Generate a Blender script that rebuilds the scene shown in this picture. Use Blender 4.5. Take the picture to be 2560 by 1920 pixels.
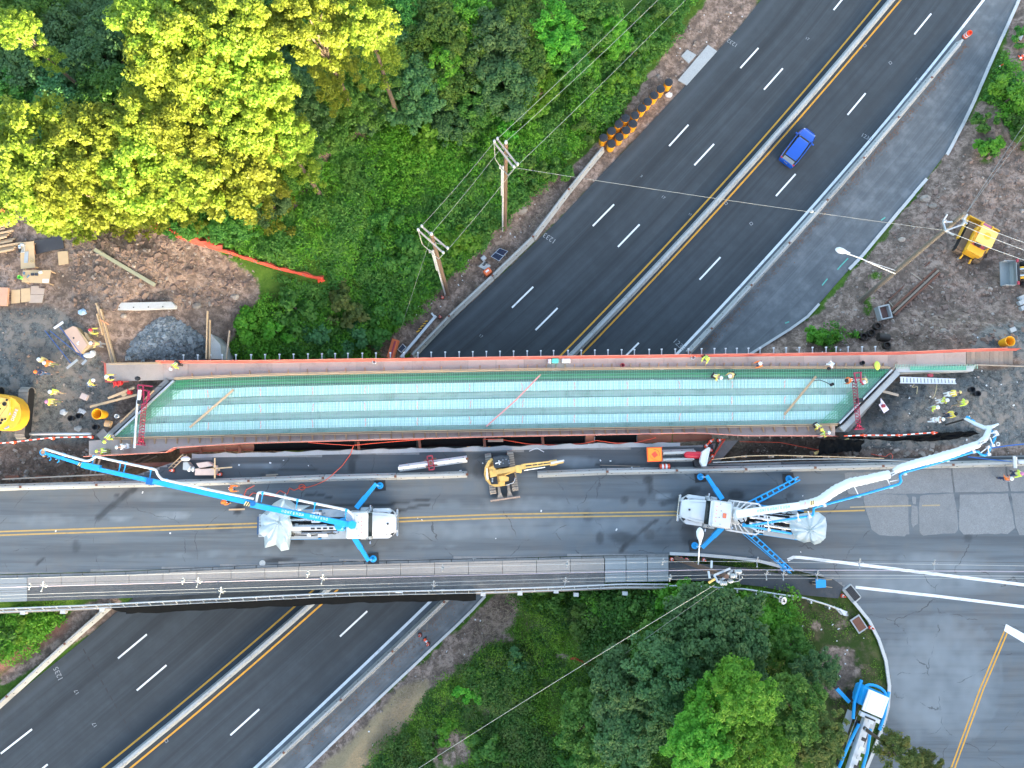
import bpy,math,random
import numpy as np
from mathutils import Vector,Matrix
from mathutils import noise as mnoise
rnd=random.Random(7)
nrs=np.random.RandomState(11)
for o in list(bpy.data.objects):
 bpy.data.objects.remove(o)
scene=bpy.context.scene
COL=scene.collection
# ------ camera
H=70.0
PITCH=math.radians(6.5)
FPX=1775.0
cam=bpy.data.cameras.new('camera')
cam.sensor_width=36.0
cam.lens=FPX/2560.0*36.0
cam.clip_start=0.5
cam.clip_end=3000.0
camo=bpy.data.objects.new('camera',cam)
COL.objects.link(camo)
camo.location=(0,0,H)
camo.rotation_euler=(PITCH,0,0)
scene.camera=camo
# ------ light
SUN_EL=math.radians(9.0)
SUN_DIR=np.array([0.50,-0.866])
world=bpy.data.worlds.new('World')
scene.world=world
world.use_nodes=True
wn=world.node_tree
wn.nodes.clear()
sky=wn.nodes.new('ShaderNodeTexSky')
sky.sky_type='NISHITA'
sky.sun_disc=False
sky.sun_elevation=SUN_EL
sky.sun_rotation=math.atan2(SUN_DIR[0],SUN_DIR[1])
sky.air_density=0.8
sky.dust_density=2.8
sky.ozone_density=0.35
bg=wn.nodes.new('ShaderNodeBackground')
bg.inputs['Strength'].default_value=0.15
wo=wn.nodes.new('ShaderNodeOutputWorld')
wn.links.new(sky.outputs[0],bg.inputs[0])
wn.links.new(bg.outputs[0],wo.inputs[0])
sl=bpy.data.lights.new('sun','SUN')
sl.energy=5.0
sl.angle=math.radians(0.53)
sl.color=(1.0,0.84,0.55)
slo=bpy.data.objects.new('sun',sl)
COL.objects.link(slo)
sd=Vector((SUN_DIR[0]*math.cos(SUN_EL),SUN_DIR[1]*math.cos(SUN_EL),math.sin(SUN_EL)))
slo.rotation_euler=(-sd).to_track_quat('-Z','Y').to_euler()
slo.location=sd*200
vs=scene.view_settings
scene.display_settings.display_device='sRGB'
vs.view_transform='Standard'
vs.look='None'
vs.exposure=3.12
vs.gamma=1.0
vs.use_curve_mapping=False
scene.render.engine='CYCLES'
scene.cycles.max_bounces=6
scene.cycles.transparent_max_bounces=12
# ------ photogrammetry helpers
cp,sp=math.cos(PITCH),math.sin(PITCH)
def P(px,py,z=0.0):
 """world point at height z seen at photograph pixel (px,py)"""
 a=(px-1280.0)/FPX
 b=(960.0-py)/FPX
 dx,dy,dz=a,b*cp+sp,b*sp-cp
 t=(z-H)/dz
 return Vector((dx*t,dy*t,z))
def proj(x,y,z):
 x=np.asarray(x,float);y=np.asarray(y,float);zz=np.asarray(z,float)-H
 depth=y*sp-zz*cp
 up=y*cp+zz*sp
 return 1280.0+FPX*x/depth,960.0-FPX*up/depth
def PL(pts,z):
 return[P(a,b,z) for a,b in pts]
def interp_poly(pts,n):
 """resample polyline (list of Vectors) to n points"""
 a=np.array([[*p] for p in pts],float)
 d=np.r_[0,np.cumsum(np.linalg.norm(np.diff(a,axis=0),axis=1))]
 s=np.linspace(0,d[-1],n)
 return[Vector([np.interp(q,d,a[:,k]) for k in range(a.shape[1])]) for q in s]
def in_poly(x,y,poly):
 x=np.asarray(x);y=np.asarray(y)
 r=np.zeros(x.shape,bool)
 n=len(poly)
 for i in range(n):
  x0,y0=poly[i][0],poly[i][1]
  x1,y1=poly[(i+1)%n][0],poly[(i+1)%n][1]
  c=((y0>y)!=(y1>y))&(x<(x1-x0)*(y-y0)/(y1-y0+1e-12)+x0)
  r^=c
 return r
def dist_poly(x,y,poly,closed=True):
 d=np.full(np.shape(x),1e9)
 n=len(poly)
 for i in range(n if closed else n-1):
  ax,ay=poly[i][0],poly[i][1]
  bx,by=poly[(i+1)%n][0],poly[(i+1)%n][1]
  vx,vy=bx-ax,by-ay
  t=np.clip(((x-ax)*vx+(y-ay)*vy)/(vx*vx+vy*vy+1e-12),0,1)
  d=np.minimum(d,np.hypot(x-ax-t*vx,y-ay-t*vy))
 return d
 # ------ mesh builder
class MB:
 def __init__(s):
  s.v=[];s.f=[]
 def add(s,vs,fs):
  b=len(s.v)
  s.v.extend([tuple(p) for p in vs])
  s.f.extend([tuple(i+b for i in f) for f in fs])
  return s
 def box(s,c,sz,rz=0.0,M=None,ch=0.0,taper=1.0):
  hx,hy,hz=sz[0]/2,sz[1]/2,sz[2]/2
  if ch<=0:
   vs=[(-hx,-hy,-hz),(hx,-hy,-hz),(hx,hy,-hz),(-hx,hy,-hz),(-hx*taper,-hy*taper,hz),(hx*taper,-hy*taper,hz),(hx*taper,hy*taper,hz),(-hx*taper,hy*taper,hz)]
   fs=[(3,2,1,0),(4,5,6,7),(0,1,5,4),(1,2,6,5),(2,3,7,6),(3,0,4,7)]
  else:
   def ring(z,e):
    return[(-hx+ch,-hy+e,z),(hx-ch,-hy+e,z),(hx-e,-hy+ch,z),(hx-e,hy-ch,z),(hx-ch,hy-e,z),(-hx+ch,hy-e,z),(-hx+e,hy-ch,z),(-hx+e,-hy+ch,z)]
   k=ch*taper
   vs=ring(-hz,0)+ring(hz-ch,0)+ring(hz,min(ch*.8,hx*.5,hy*.5))
   fs=[tuple(range(7,-1,-1)),tuple(range(16,24))]
   for a in(0,8):
    for i in range(8):
     j=(i+1)%8
     fs.append((a+i,a+j,a+8+j,a+8+i))
  cr,sr=math.cos(rz),math.sin(rz)
  out=[]
  for x,y,z in vs:
   if M is not None:
    q=M@Vector((x,y,z));out.append((q.x+c[0],q.y+c[1],q.z+c[2]))
   else:
    out.append((x*cr-y*sr+c[0],x*sr+y*cr+c[1],z+c[2]))
  return s.add(out,fs)
 def beam(s,p0,p1,w,h,ch=0.0,up=(0,0,1),w1=None,h1=None):
  p0,p1=Vector(p0),Vector(p1)
  d=(p1-p0);L=d.length
  if L<1e-6:return s
  d=d/L;u=Vector(up)
  r=d.cross(u)
  if r.length<1e-4:r=d.cross(Vector((0,1,0)))
  r.normalize();u=r.cross(d)
  w1=w if w1 is None else w1;h1=h if h1 is None else h1
  vs=[]
  for p,ww,hh in((p0,w,h),(p1,w1,h1)):
   for a,b in((-1,-1),(1,-1),(1,1),(-1,1)):
    vs.append(p+r*(a*ww/2)+u*(b*hh/2))
  return s.add(vs,[(0,1,2,3),(7,6,5,4),(4,5,1,0),(5,6,2,1),(6,7,3,2),(7,4,0,3)])
 def cyl(s,p0,p1,r0,r1=None,n=8,cap=True):
  p0,p1=Vector(p0),Vector(p1)
  r1=r0 if r1 is None else r1
  d=(p1-p0)
  if d.length<1e-6:return s
  d.normalize()
  a=d.cross(Vector((0,0,1)))
  if a.length<1e-3:a=Vector((1,0,0))
  a.normalize();b=d.cross(a)
  vs=[]
  for p,r in((p0,r0),(p1,r1)):
   for i in range(n):
    t=2*math.pi*i/n
    vs.append(p+a*(math.cos(t)*r)+b*(math.sin(t)*r))
  fs=[(i,(i+1)%n,n+(i+1)%n,n+i) for i in range(n)]
  if cap:
   fs+=[tuple(range(n-1,-1,-1)),tuple(range(n,2*n))]
  return s.add(vs,fs)
 def tube(s,pts,r,n=6):
  pts=[Vector(p) for p in pts]
  if len(pts)<2:return s
  rr=r if isinstance(r,(list,tuple)) else[r]*len(pts)
  vs=[];prev=None
  for i,p in enumerate(pts):
   d=(pts[min(i+1,len(pts)-1)]-pts[max(i-1,0)])
   if d.length<1e-9:d=Vector((1,0,0))
   d.normalize()
   if prev is None:
    a=d.cross(Vector((0,0,1)))
    if a.length<1e-3:a=Vector((1,0,0))
   else:
    a=prev-d*prev.dot(d)
   a.normalize();prev=a
   b=d.cross(a)
   for k in range(n):
    t=2*math.pi*k/n
    vs.append(p+a*(math.cos(t)*rr[i])+b*(math.sin(t)*rr[i]))
  fs=[]
  for i in range(len(pts)-1):
   for k in range(n):
    j=(k+1)%n
    fs.append((i*n+k,i*n+j,(i+1)*n+j,(i+1)*n+k))
  fs.append(tuple(range(n-1,-1,-1)))
  fs.append(tuple(range((len(pts)-1)*n,len(pts)*n)))
  return s.add(vs,fs)
 def prism(s,poly,z0,z1):
  n=len(poly)
  a=sum(poly[i][0]*poly[(i+1)%n][1]-poly[(i+1)%n][0]*poly[i][1] for i in range(n))
  if a<0:poly=poly[::-1]
  vs=[(p[0],p[1],z0) for p in poly]+[(p[0],p[1],z1) for p in poly]
  fs=[tuple(range(n-1,-1,-1)),tuple(range(n,2*n))]
  fs+=[(i,(i+1)%n,n+(i+1)%n,n+i) for i in range(n)]
  return s.add(vs,fs)
 def sheet(s,poly):
  return s.add(poly,[tuple(range(len(poly)))])
 def ribbon(s,pts,w,z=None):
  """flat ribbon of width w along pts"""
  pts=[Vector(p) for p in pts]
  vs=[]
  for i,p in enumerate(pts):
   d=pts[min(i+1,len(pts)-1)]-pts[max(i-1,0)]
   nrm=Vector((-d.y,d.x,0)).normalized()*(w/2)
   zz=p.z if z is None else z
   vs+=[(p.x+nrm.x,p.y+nrm.y,zz),(p.x-nrm.x,p.y-nrm.y,zz)]
  return s.add(vs,[(2*i,2*i+1,2*i+3,2*i+2) for i in range(len(pts)-1)])
 def sweep(s,pts,prof):
  """sweep a closed (offset,height) profile along pts; offset to the left of travel"""
  pts=[Vector(p) for p in pts];n=len(prof);vs=[]
  for i,p in enumerate(pts):
   d=pts[min(i+1,len(pts)-1)]-pts[max(i-1,0)]
   nr=Vector((-d.y,d.x,0)).normalized()
   for o,h in prof:
    vs.append((p.x+nr.x*o,p.y+nr.y*o,p.z+h))
  fs=[]
  for i in range(len(pts)-1):
   for k in range(n):
    j=(k+1)%n
    fs.append((i*n+k,i*n+j,(i+1)*n+j,(i+1)*n+k))
  fs.append(tuple(range(n-1,-1,-1)))
  fs.append(tuple(range((len(pts)-1)*n,len(pts)*n)))
  return s.add(vs,fs)
 def loft(s,secs,cap=True):
  n=len(secs[0]);vs=[p for q in secs for p in q];fs=[]
  for i in range(len(secs)-1):
   for k in range(n):
    j=(k+1)%n
    fs.append((i*n+k,i*n+j,(i+1)*n+j,(i+1)*n+k))
  if cap:
   fs.append(tuple(range(n-1,-1,-1)))
   fs.append(tuple(range((len(secs)-1)*n,len(secs)*n)))
  return s.add(vs,fs)
 def lathe(s,prof,n=12,c=(0,0,0),M=None,cap=True):
  secs=[]
  for r,z in prof:
   ring=[]
   for i in range(n):
    t=2*math.pi*i/n
    q=Vector((r*math.cos(t),r*math.sin(t),z))
    if M is not None:q=M@q
    ring.append((q.x+c[0],q.y+c[1],q.z+c[2]))
   secs.append(ring)
  return s.loft(secs,cap)
 def ball(s,c,r,nu=8,nv=5):
  if not isinstance(r,(tuple,list)):r=(r,r,r)
  prof=[(max(math.sin(math.pi*i/nv),.02),-math.cos(math.pi*i/nv)) for i in range(nv+1)]
  M=Matrix.Diagonal((r[0],r[1],r[2]))
  return s.lathe(prof,nu,c,M)
 def build(s,name,m,parent=None,smooth=False,loc=None,rel=False,kind=None,label=None):
  """rel: vertices are world coordinates, make them relative to the parent's location"""
  vs=s.v
  me=bpy.data.meshes.new(name)
  if rel and parent is not None:
   Mi=world_inv(parent)
   vs=[tuple(Mi@Vector(p)) for p in vs]
  elif loc is not None:
   vs=[(p[0]-loc[0],p[1]-loc[1],p[2]-loc[2]) for p in vs]
  me.from_pydata(vs,[],s.f)
  me.update()
  if smooth:
   me.polygons.foreach_set('use_smooth',[True]*len(me.polygons))
   me.set_sharp_from_angle(angle=math.radians(40))
  o=bpy.data.objects.new(name,me)
  COL.objects.link(o)
  if m is not None:me.materials.append(m)
  if parent is not None:o.parent=parent
  elif loc is not None:o.location=loc
  if kind:o['kind']=kind
  if label:o['label']=label
  return o
 def solo(s,name,m,label,cat,group=None,smooth=False,kind=None):
  """a thing that is one mesh, its origin at the base"""
  a=np.array(s.v)
  loc=(float(a[:,0].mean()),float(a[:,1].mean()),float(a[:,2].min()))
  o=s.build(name,m,None,smooth,loc)
  tag(o,label,cat,group,kind)
  return o
def world_inv(o):
 M=Matrix.Identity(4);q=o;ch=[]
 while q is not None:
  ch.append(q);q=q.parent
 for q in reversed(ch):
  M=M@(Matrix.Translation(q.location)@q.rotation_euler.to_matrix().to_4x4()@Matrix.Diagonal((*q.scale,1)))
 return M.inverted()
def tag(o,label=None,cat=None,group=None,kind=None):
 if label:o['label']=label
 if cat:o['category']=cat
 if group:o['group']=group
 if kind:o['kind']=kind
 return o
def thing(name,loc,label,cat,group=None,rz=0.0):
 o=bpy.data.objects.new(name,None)
 COL.objects.link(o)
 o.empty_display_size=0.3
 o.location=loc
 o.rotation_euler=(0,0,rz)
 tag(o,label,cat,group)
 return o
def dup(root,loc,rz=0.0,label=None,group=None,scale=None):
 def cp_(o,parent):
  c=o.copy();COL.objects.link(c)
  if parent is not None:
   c.parent=parent
  for ch in kids.get(o.name,[]):cp_(ch,c)
  return c
 kids={}
 for o in list(root.children_recursive):
  kids.setdefault(o.parent.name,[]).append(o)
 r=cp_(root,None)
 r.location=loc;r.rotation_euler=(0,0,rz)
 if scale is not None:r.scale=scale
 if label:r['label']=label
 if group:r['group']=group
 return r
def structure(o):
 o['kind']='structure';return o
 # ------ materials
def newmat(name):
 m=bpy.data.materials.new(name);m.use_nodes=True
 nt=m.node_tree;b=nt.nodes['Principled BSDF']
 return m,nt,b
def nd(nt,t,**kw):
 n=nt.nodes.new(t)
 for k,v in kw.items():
  if k.startswith('i_'):
   n.inputs[k[2:].replace('_',' ')].default_value=v
  else:setattr(n,k,v)
 return n
def mixc(nt,fac,a,b,mode='MIX'):
 n=nt.nodes.new('ShaderNodeMix');n.data_type='RGBA';n.blend_type=mode;n.clamp_factor=True
 for i,q in((0,fac),(6,a),(7,b)):
  if hasattr(q,'is_output') or isinstance(q,bpy.types.NodeSocket):nt.links.new(q,n.inputs[i])
  elif isinstance(q,(int,float)):n.inputs[i].default_value=q
  else:n.inputs[i].default_value=(*q[:3],1)
 return n.outputs[2]
def mth(nt,op,a,b=None,clamp=False):
 n=nt.nodes.new('ShaderNodeMath');n.operation=op;n.use_clamp=clamp
 for i,q in enumerate((a,b)):
  if q is None:continue
  if isinstance(q,bpy.types.NodeSocket):nt.links.new(q,n.inputs[i])
  else:n.inputs[i].default_value=q
 return n.outputs[0]
def ramp(nt,x,a,b):
 n=nt.nodes.new('ShaderNodeMapRange');n.interpolation_type='SMOOTHSTEP'
 n.inputs[1].default_value=a;n.inputs[2].default_value=b
 nt.links.new(x,n.inputs[0])
 return n.outputs[0]
def noise_t(nt,vec,scale,detail=4,rough=.6,dist=0.0):
 n=nt.nodes.new('ShaderNodeTexNoise');n.inputs['Scale'].default_value=scale
 n.inputs['Detail'].default_value=detail;n.inputs['Roughness'].default_value=rough
 n.inputs['Distortion'].default_value=dist
 nt.links.new(vec,n.inputs['Vector'])
 return n.outputs['Fac']
def coords(nt,which='Object'):
 return nt.nodes.new('ShaderNodeTexCoord').outputs[which]
def attr(nt,name):
 n=nt.nodes.new('ShaderNodeAttribute');n.attribute_name=name
 return n.outputs['Fac']
def mapping(nt,vec,sc=(1,1,1),rot=(0,0,0)):
 n=nt.nodes.new('ShaderNodeMapping');n.inputs['Scale'].default_value=sc;n.inputs['Rotation'].default_value=rot
 nt.links.new(vec,n.inputs['Vector']);return n.outputs[0]
def bump(nt,b,h,strength=.3,dist=.02):
 n=nt.nodes.new('ShaderNodeBump');n.inputs['Strength'].default_value=strength;n.inputs['Distance'].default_value=dist
 nt.links.new(h,n.inputs['Height']);nt.links.new(n.outputs[0],b.inputs['Normal'])
MATS={}
def mat(name,col,rough=.6,metal=0.0,var=.12,scale=4.0,dirt=0.0,dirtcol=(.12,.10,.08),bmp=0.0,objrand=0.0,spec=None,stretch=None,fine=0.0):
 """procedural paint, wood, concrete, metal: base colour with two octaves of mottling and dirt"""
 if name in MATS:return MATS[name]
 m,nt,b=newmat(name)
 co=coords(nt)
 if stretch:co=mapping(nt,co,stretch)
 n1=noise_t(nt,co,scale,5,.65)
 c=mixc(nt,n1,[x*(1-var) for x in col],[min(1,x*(1+var)) for x in col])
 if fine:
  n3=noise_t(nt,co,scale*14,2,.6)
  c=mixc(nt,ramp(nt,n3,.35,.7),c,[x*(1-fine) for x in col])
 if dirt:
  n2=noise_t(nt,co,scale*.45,6,.7,.4)
  f=mth(nt,'MULTIPLY',ramp(nt,n2,.48,.72),dirt)
  c=mixc(nt,f,c,dirtcol)
 if objrand:
  oi=nt.nodes.new('ShaderNodeObjectInfo')
  v=mth(nt,'MULTIPLY_ADD',oi.outputs['Random'],objrand*2)
  v.node.inputs[2].default_value=1-objrand
  hs=nt.nodes.new('ShaderNodeHueSaturation');nt.links.new(v,hs.inputs['Value']);nt.links.new(c,hs.inputs['Color'])
  c=hs.outputs[0]
 nt.links.new(c,b.inputs['Base Color'])
 b.inputs['Roughness'].default_value=rough
 b.inputs['Metallic'].default_value=metal
 if spec is not None:b.inputs['Specular IOR Level'].default_value=spec
 if bmp:
  bump(nt,b,noise_t(nt,co,scale*6,4),bmp,.02)
 MATS[name]=m
 return m
 # ====== GROUND
ZD=7.0
def ext(pts,a=400,b=400):
 """extend a pixel polyline beyond both ends"""
 p0,p1=np.array(pts[0],float),np.array(pts[1],float)
 q0,q1=np.array(pts[-2],float),np.array(pts[-1],float)
 s=p0+(p0-p1)/np.linalg.norm(p0-p1)*a
 e=q1+(q1-q0)/np.linalg.norm(q1-q0)*b
 return[tuple(s)]+list(pts)+[tuple(e)]
HW_LEFT=[(1902,0),(1844,74),(1793,128),(1700,229),(1612,323),(1511,428),(1394,552),(1280,662),(1190,746),(1126,804),(1045,873),(672,1205),(480,1372),(295,1527),(194,1612),(74,1709),(0,1770)]
KERB=[(2547,0),(2524,50),(2478,152),(2419,288),(2380,362),(2314,451),(2271,500),(2155,640),(2119,677),(2047,760),(2030,783),(1992,812),(1920,857),(1882,879),(1560,1170),(1213,1490),(1161,1546),(1068,1632),(982,1713),(928,1764),(850,1840),(750,1930)]
CORR_L=[tuple(P(x-6,y-8,0))[:2] for x,y in ext([(1770,40),(1660,215),(1507,372),(1421,476),(1332,593),(1231,691),(1123,792),(1040,880),(640,1220),(262,1522),(167,1606),(23,1738)],1500,1500)]
CORR_R=[tuple(P(x,y,0))[:2] for x,y in ext(KERB,1500,1500)]
CORR=CORR_L+CORR_R[::-1]
CTRL=[(-300,100,9),(60,60,8.5),(-200,600,7.3),(100,300,8.2),(500,100,7.5),(800,60,6.2),(1000,100,4.6),(1300,60,3.2),(420,420,7.6),(640,420,6.4),(760,300,5.6),(600,540,6.2),(760,560,4.6),(820,700,3.3),(640,800,5.0),(580,700,6.3),(520,830,6.2),(700,880,4.0),(560,900,5.2),(900,850,1.5),(1000,480,1.8),(1000,620,1.4),(1200,300,1.4),(1400,220,1.0),(1550,60,0.8),(900,420,3.2),(1050,300,2.4),(20,560,7.1),(0,650,7.0),(100,700,7.0),(130,820,7.0),(60,960,7.0),(200,1010,7.0),(-300,1000,7.0),(330,600,7.9),(420,640,8.4),(300,660,7.9),(520,640,7.4),(440,560,7.8),(260,760,7.3),(420,770,7.2),(320,900,7.0),(450,900,6.8),(20,1150,6.0),(120,1150,5.4),(220,1150,5.0),(300,1180,4.6),(60,1195,6.6),(-200,1150,6.6),(2300,520,.6),(2420,380,.9),(2560,300,1.3),(2560,120,.8),(2800,300,2.0),(2450,520,1.6),(2560,620,2.4),(2430,640,2.2),(2300,620,1.4),(2200,720,1.2),(2320,760,2.6),(2450,760,3.8),(2560,760,4.5),(2800,760,5.5),(2150,850,1.2),(2060,870,.6),(2250,860,3.2),(2380,850,5.4),(2500,860,6.6),(2600,860,6.9),(2300,960,6.9),(2250,1000,6.9),(2450,1000,7.0),(2650,1000,7.0),(2150,1080,6.9),(2300,1090,6.9),(2180,1130,6.0),(2300,1125,6.4),(2050,1130,4.0),(1950,1130,2.6),(2500,1120,6.8),(1280,1560,1.2),(1400,1520,3.2),(1550,1520,5.2),(1700,1520,6.5),(1850,1530,6.9),(2000,1560,7.0),(2100,1700,7.0),(2000,1800,6.8),(2180,1850,7.0),(1800,1700,6.2),(1600,1650,4.2),(1500,1800,3.2),(1300,1700,1.9),(1200,1850,1.4),(1000,1850,.4),(1700,1900,5.2),(2050,2000,7),(110,1600,2.8),(0,1560,4.2),(-150,1600,4.5),(60,1540,5.0),(180,1540,3.0),(40,1690,.8),(-250,1750,3),(2300,1500,6.85),(2500,1800,6.85),(2700,1600,6.85),(2500,1300,6.8),(2600,2000,6.8)]
CW=np.array([[*P(a,b,z)] for a,b,z in CTRL])
def hnoise(x,y,s,seed=0.0):
 out=np.zeros(np.shape(x))
 xs_,ys_=np.ravel(x),np.ravel(y)
 o=np.array([mnoise.noise(Vector((a*s+seed,b*s-seed*.7,seed*1.3))) for a,b in zip(xs_,ys_)])
 return o.reshape(np.shape(x))
gx=np.r_[-900,-600,-420,-300,-220,-170,-130,-105,-90,-78,-70,np.arange(-64,64.01,.4),70,78,90,105,130,170,220,300,420,600,900]
gy=np.r_[-900,-600,-420,-330,-270,-230,-200,-175,-160,-148,-136,-124,-112,-100,-88,-78,-68,-58,-50,-44,np.arange(-40,62.01,.4),66,72,80,92,110,140,190,260,380,560,900]
GX,GY=np.meshgrid(gx,gy)
def raw_height(x,y):
 x=np.asarray(x,float);y=np.asarray(y,float)
 num=np.zeros(x.shape);den=np.zeros(x.shape)
 for cx,cy,cz in CW:
  w=1.0/((x-cx)**2+(y-cy)**2+2.0)**1.6
  num+=w*cz;den+=w
 z=num/den
 ins=in_poly(x,y,CORR)
 dl=dist_poly(x,y,CORR_L,False);dr=dist_poly(x,y,CORR_R,False)
 lim=np.minimum(np.maximum(dl-1.8,0)*.42+.02,np.maximum(dr-.5,0)*.62+.02)
 z=np.where(ins,0.0,np.minimum(z,lim))
 d=np.where(ins,-np.minimum(dl,dr),np.minimum(dl,dr))
 return z,d
TZ,TD=raw_height(GX,GY)
fine=(np.abs(GX)<66)&(GY>-42)&(GY<64)
bumps=np.zeros(TZ.shape)
bumps[fine]=.22*hnoise(GX[fine],GY[fine],.23,3.1)+.10*hnoise(GX[fine],GY[fine],.8,9.2)
# furrows of the earth mound at the left, dozer tracks at the right
pxs,pys=proj(GX,GY,TZ)
mound=in_poly(pxs,pys,[(190,560),(420,555),(560,610),(640,680),(590,740),(420,760),(190,740)])
fr=np.sin((GX*.42+GY*1.25)*1.55+1.6*hnoise(GX*fine,GY*fine,.12,5))*.27
bumps+=np.where(mound&fine,fr,0)
for pl_ in([(2360,640),(2420,700),(2460,740),(2500,735)],[(2372,650),(2410,720),(2480,760),(2560,740)],[(2330,760),(2420,720),(2520,700)],[(2300,800),(2420,760),(2560,700)],[(2310,812),(2430,772),(2560,718)],[(2440,660),(2500,600),(2560,560)],[(2460,670),(2520,610),(2570,580)]):
 bumps-=np.where(fine,.22*np.exp(-(dist_poly(pxs,pys,pl_,False)/5.0)**2),0)
calm=np.clip(TD/1.5,0,1)
ROADPOLY=[tuple(P(a,b,7))[:2] for a,b in[(-400,1205),(440,1190),(470,1120),(1640,1105),(1800,1100),(1800,1145),(2900,1115),(2900,2100),(2140,2100),(2195,1800),(2210,1700),(2170,1570),(2100,1490),(1660,1490),(1660,1540),(-400,1560)]]
DECKPOLY=[tuple(P(a,b,7))[:2] for a,b in[(300,900),(2200,860),(2330,900),(2060,1110),(400,1140),(210,1120)]]
onroad=in_poly(GX,GY,ROADPOLY)
TZ=TZ+bumps*calm*np.where(onroad,0,1)*np.where(TZ>6.7,.45,1)
TZ=np.where(onroad,np.minimum(TZ,6.85),TZ)
TZ=np.where(in_poly(GX,GY,DECKPOLY),np.minimum(TZ,6.3),TZ)
TZ=np.where(TD<0.1,np.minimum(TZ,-.06),TZ)
# unseen ridge added south of the site, shaped to keep the low sun off
sd_=GX*SUN_DIR[0]+GY*SUN_DIR[1]
pt_=GX*-SUN_DIR[1]+GY*SUN_DIR[0]
rid=np.clip(1-np.abs(sd_-135)/62.0,0,1)
rid=rid*rid*(3-2*rid)
prof=42.0+7.5*np.clip((pt_+6)/40.0,-1,1)
TZ=np.maximum(TZ,TZ*(1-rid)+prof*rid) if True else TZ
far=np.maximum(np.hypot(GX,GY)-80,0)
ny,nx=GX.shape
ix0=int(np.where(gx>=-64)[0][0]);ix1=int(np.where(gx<=64)[0][-1])
iy0=int(np.where(gy>=-40)[0][0]);iy1=int(np.where(gy<=62)[0][-1])
def terr(x,y):
 x=min(max(x,-63.9),63.5);y=min(max(y,-39.9),61.5)
 fx=(x-gx[ix0])/.4;fy=(y-gy[iy0])/.4
 i,j=int(fx),int(fy);a,b=fx-i,fy-j
 i+=ix0;j+=iy0
 return float(TZ[j,i]*(1-a)*(1-b)+TZ[j,i+1]*a*(1-b)+TZ[j+1,i]*(1-a)*b+TZ[j+1,i+1]*a*b)
def G(px,py,dz=0.0):
 """ground point seen at a pixel"""
 z=3.5
 for k in range(30):
  p=P(px,py,z+dz)
  z=z*.4+terr(p.x,p.y)*.6
 p=P(px,py,z+dz);p.z=z
 return p
 # ---- cover masks from the photograph's outlines
pxs,pys=proj(GX,GY,TZ)
def soft(poly,blur=2):
 m=in_poly(pxs,pys,poly).astype(float)
 for _ in range(blur):
  m=(m+np.roll(m,1,0)+np.roll(m,-1,0)+np.roll(m,1,1)+np.roll(m,-1,1))/5
 return m
dirt=soft([(-400,520),(60,515),(300,530),(400,560),(560,640),(650,700),(640,760),(600,800),(560,900),(300,1250),(-400,1250)])
dirt=np.maximum(dirt,soft([(1770,0),(1905,0),(1840,80),(1700,235),(1510,435),(1280,665),(1126,806),(1040,880),(960,900),(940,860),(1060,760),(1200,620),(1300,500),(1430,420),(1530,320),(1580,250),(1680,110)]))
dirt=np.maximum(dirt,soft([(2560,-50),(2900,-50),(2900,1150),(1640,1170),(1850,880),(2050,780),(2300,480),(2420,300),(2530,50)]))
dirt=np.maximum(dirt,soft([(230,1090),(700,1085),(700,1200),(230,1215)]))
dirt=np.maximum(dirt,soft([(0,1720),(320,1525),(280,1480),(180,1530),(120,1600),(0,1690)]))
dirt=np.maximum(dirt,.9*soft([(1240,1480),(1310,1500),(1280,1560),(1180,1650),(1080,1720),(960,1840),(800,1960),(740,1930),(980,1720),(1160,1560)]))
dirt=np.maximum(dirt,.75*soft([(2060,1610),(2150,1620),(2160,1700),(2090,1760),(2040,1720),(2010,1650)],4))
dirt=np.maximum(dirt,.6*soft([(1090,1820),(1180,1810),(1190,1930),(1060,1930)],4))
for(qx,qy,rx,ry,k) in[(820,340,70,18,.8),(790,390,60,20,.7),(700,470,40,30,.6),(690,560,60,14,.5),(1380,130,30,40,.6),(900,330,60,30,.6),(1060,250,50,25,.5),(1570,160,40,50,.5),(1350,1660,26,14,.6),(960,860,60,30,.9),(2110,1560,40,30,.5),(2040,1560,30,26,.5)]:
 dirt=np.maximum(dirt,k*np.exp(-(((pxs-qx)/rx)**2+((pys-qy)/ry)**2)))
grav=soft([(-400,800),(120,760),(220,820),(260,900),(300,1000),(250,1110),(-400,1130)],4)*.85
grav=np.maximum(grav,soft([(2240,950),(2330,930),(2800,900),(2900,1110),(2100,1120),(2100,1080)],3))
grav=np.maximum(grav,.7*soft([(2450,810),(2560,800),(2900,790),(2900,920),(2400,900)],5))
dark=np.zeros(TZ.shape)  # darker ground; the shade deep in the bridge gap is painted in too
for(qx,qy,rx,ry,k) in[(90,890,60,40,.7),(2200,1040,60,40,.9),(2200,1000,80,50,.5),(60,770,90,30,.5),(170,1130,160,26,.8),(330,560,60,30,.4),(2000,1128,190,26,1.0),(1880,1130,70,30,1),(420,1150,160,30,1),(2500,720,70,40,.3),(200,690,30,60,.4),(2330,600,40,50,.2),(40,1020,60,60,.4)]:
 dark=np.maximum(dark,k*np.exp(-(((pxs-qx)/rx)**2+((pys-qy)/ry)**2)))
dry=soft([(1000,1720),(1080,1690),(1060,1760),(960,1880),(900,1960),(760,1960),(900,1830)],3)
green=np.zeros(TZ.shape)
for(qx,qy,rx,ry,k) in[(2490,200,60,90,.9),(2560,280,70,80,1),(2470,380,30,40,.8),(2060,845,50,24,1),(2130,835,60,20,.6),(2170,760,14,40,.8),(2190,690,20,14,.8),(2200,590,30,24,.5),(180,640,12,40,.5),(2240,850,60,16,.4),(1100,700,20,30,.2),(1040,790,20,20,.6),(2200,500,12,10,.5)]:
 green=np.maximum(green,k*np.exp(-(((pxs-qx)/rx)**2+((pys-qy)/ry)**2)))
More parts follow.
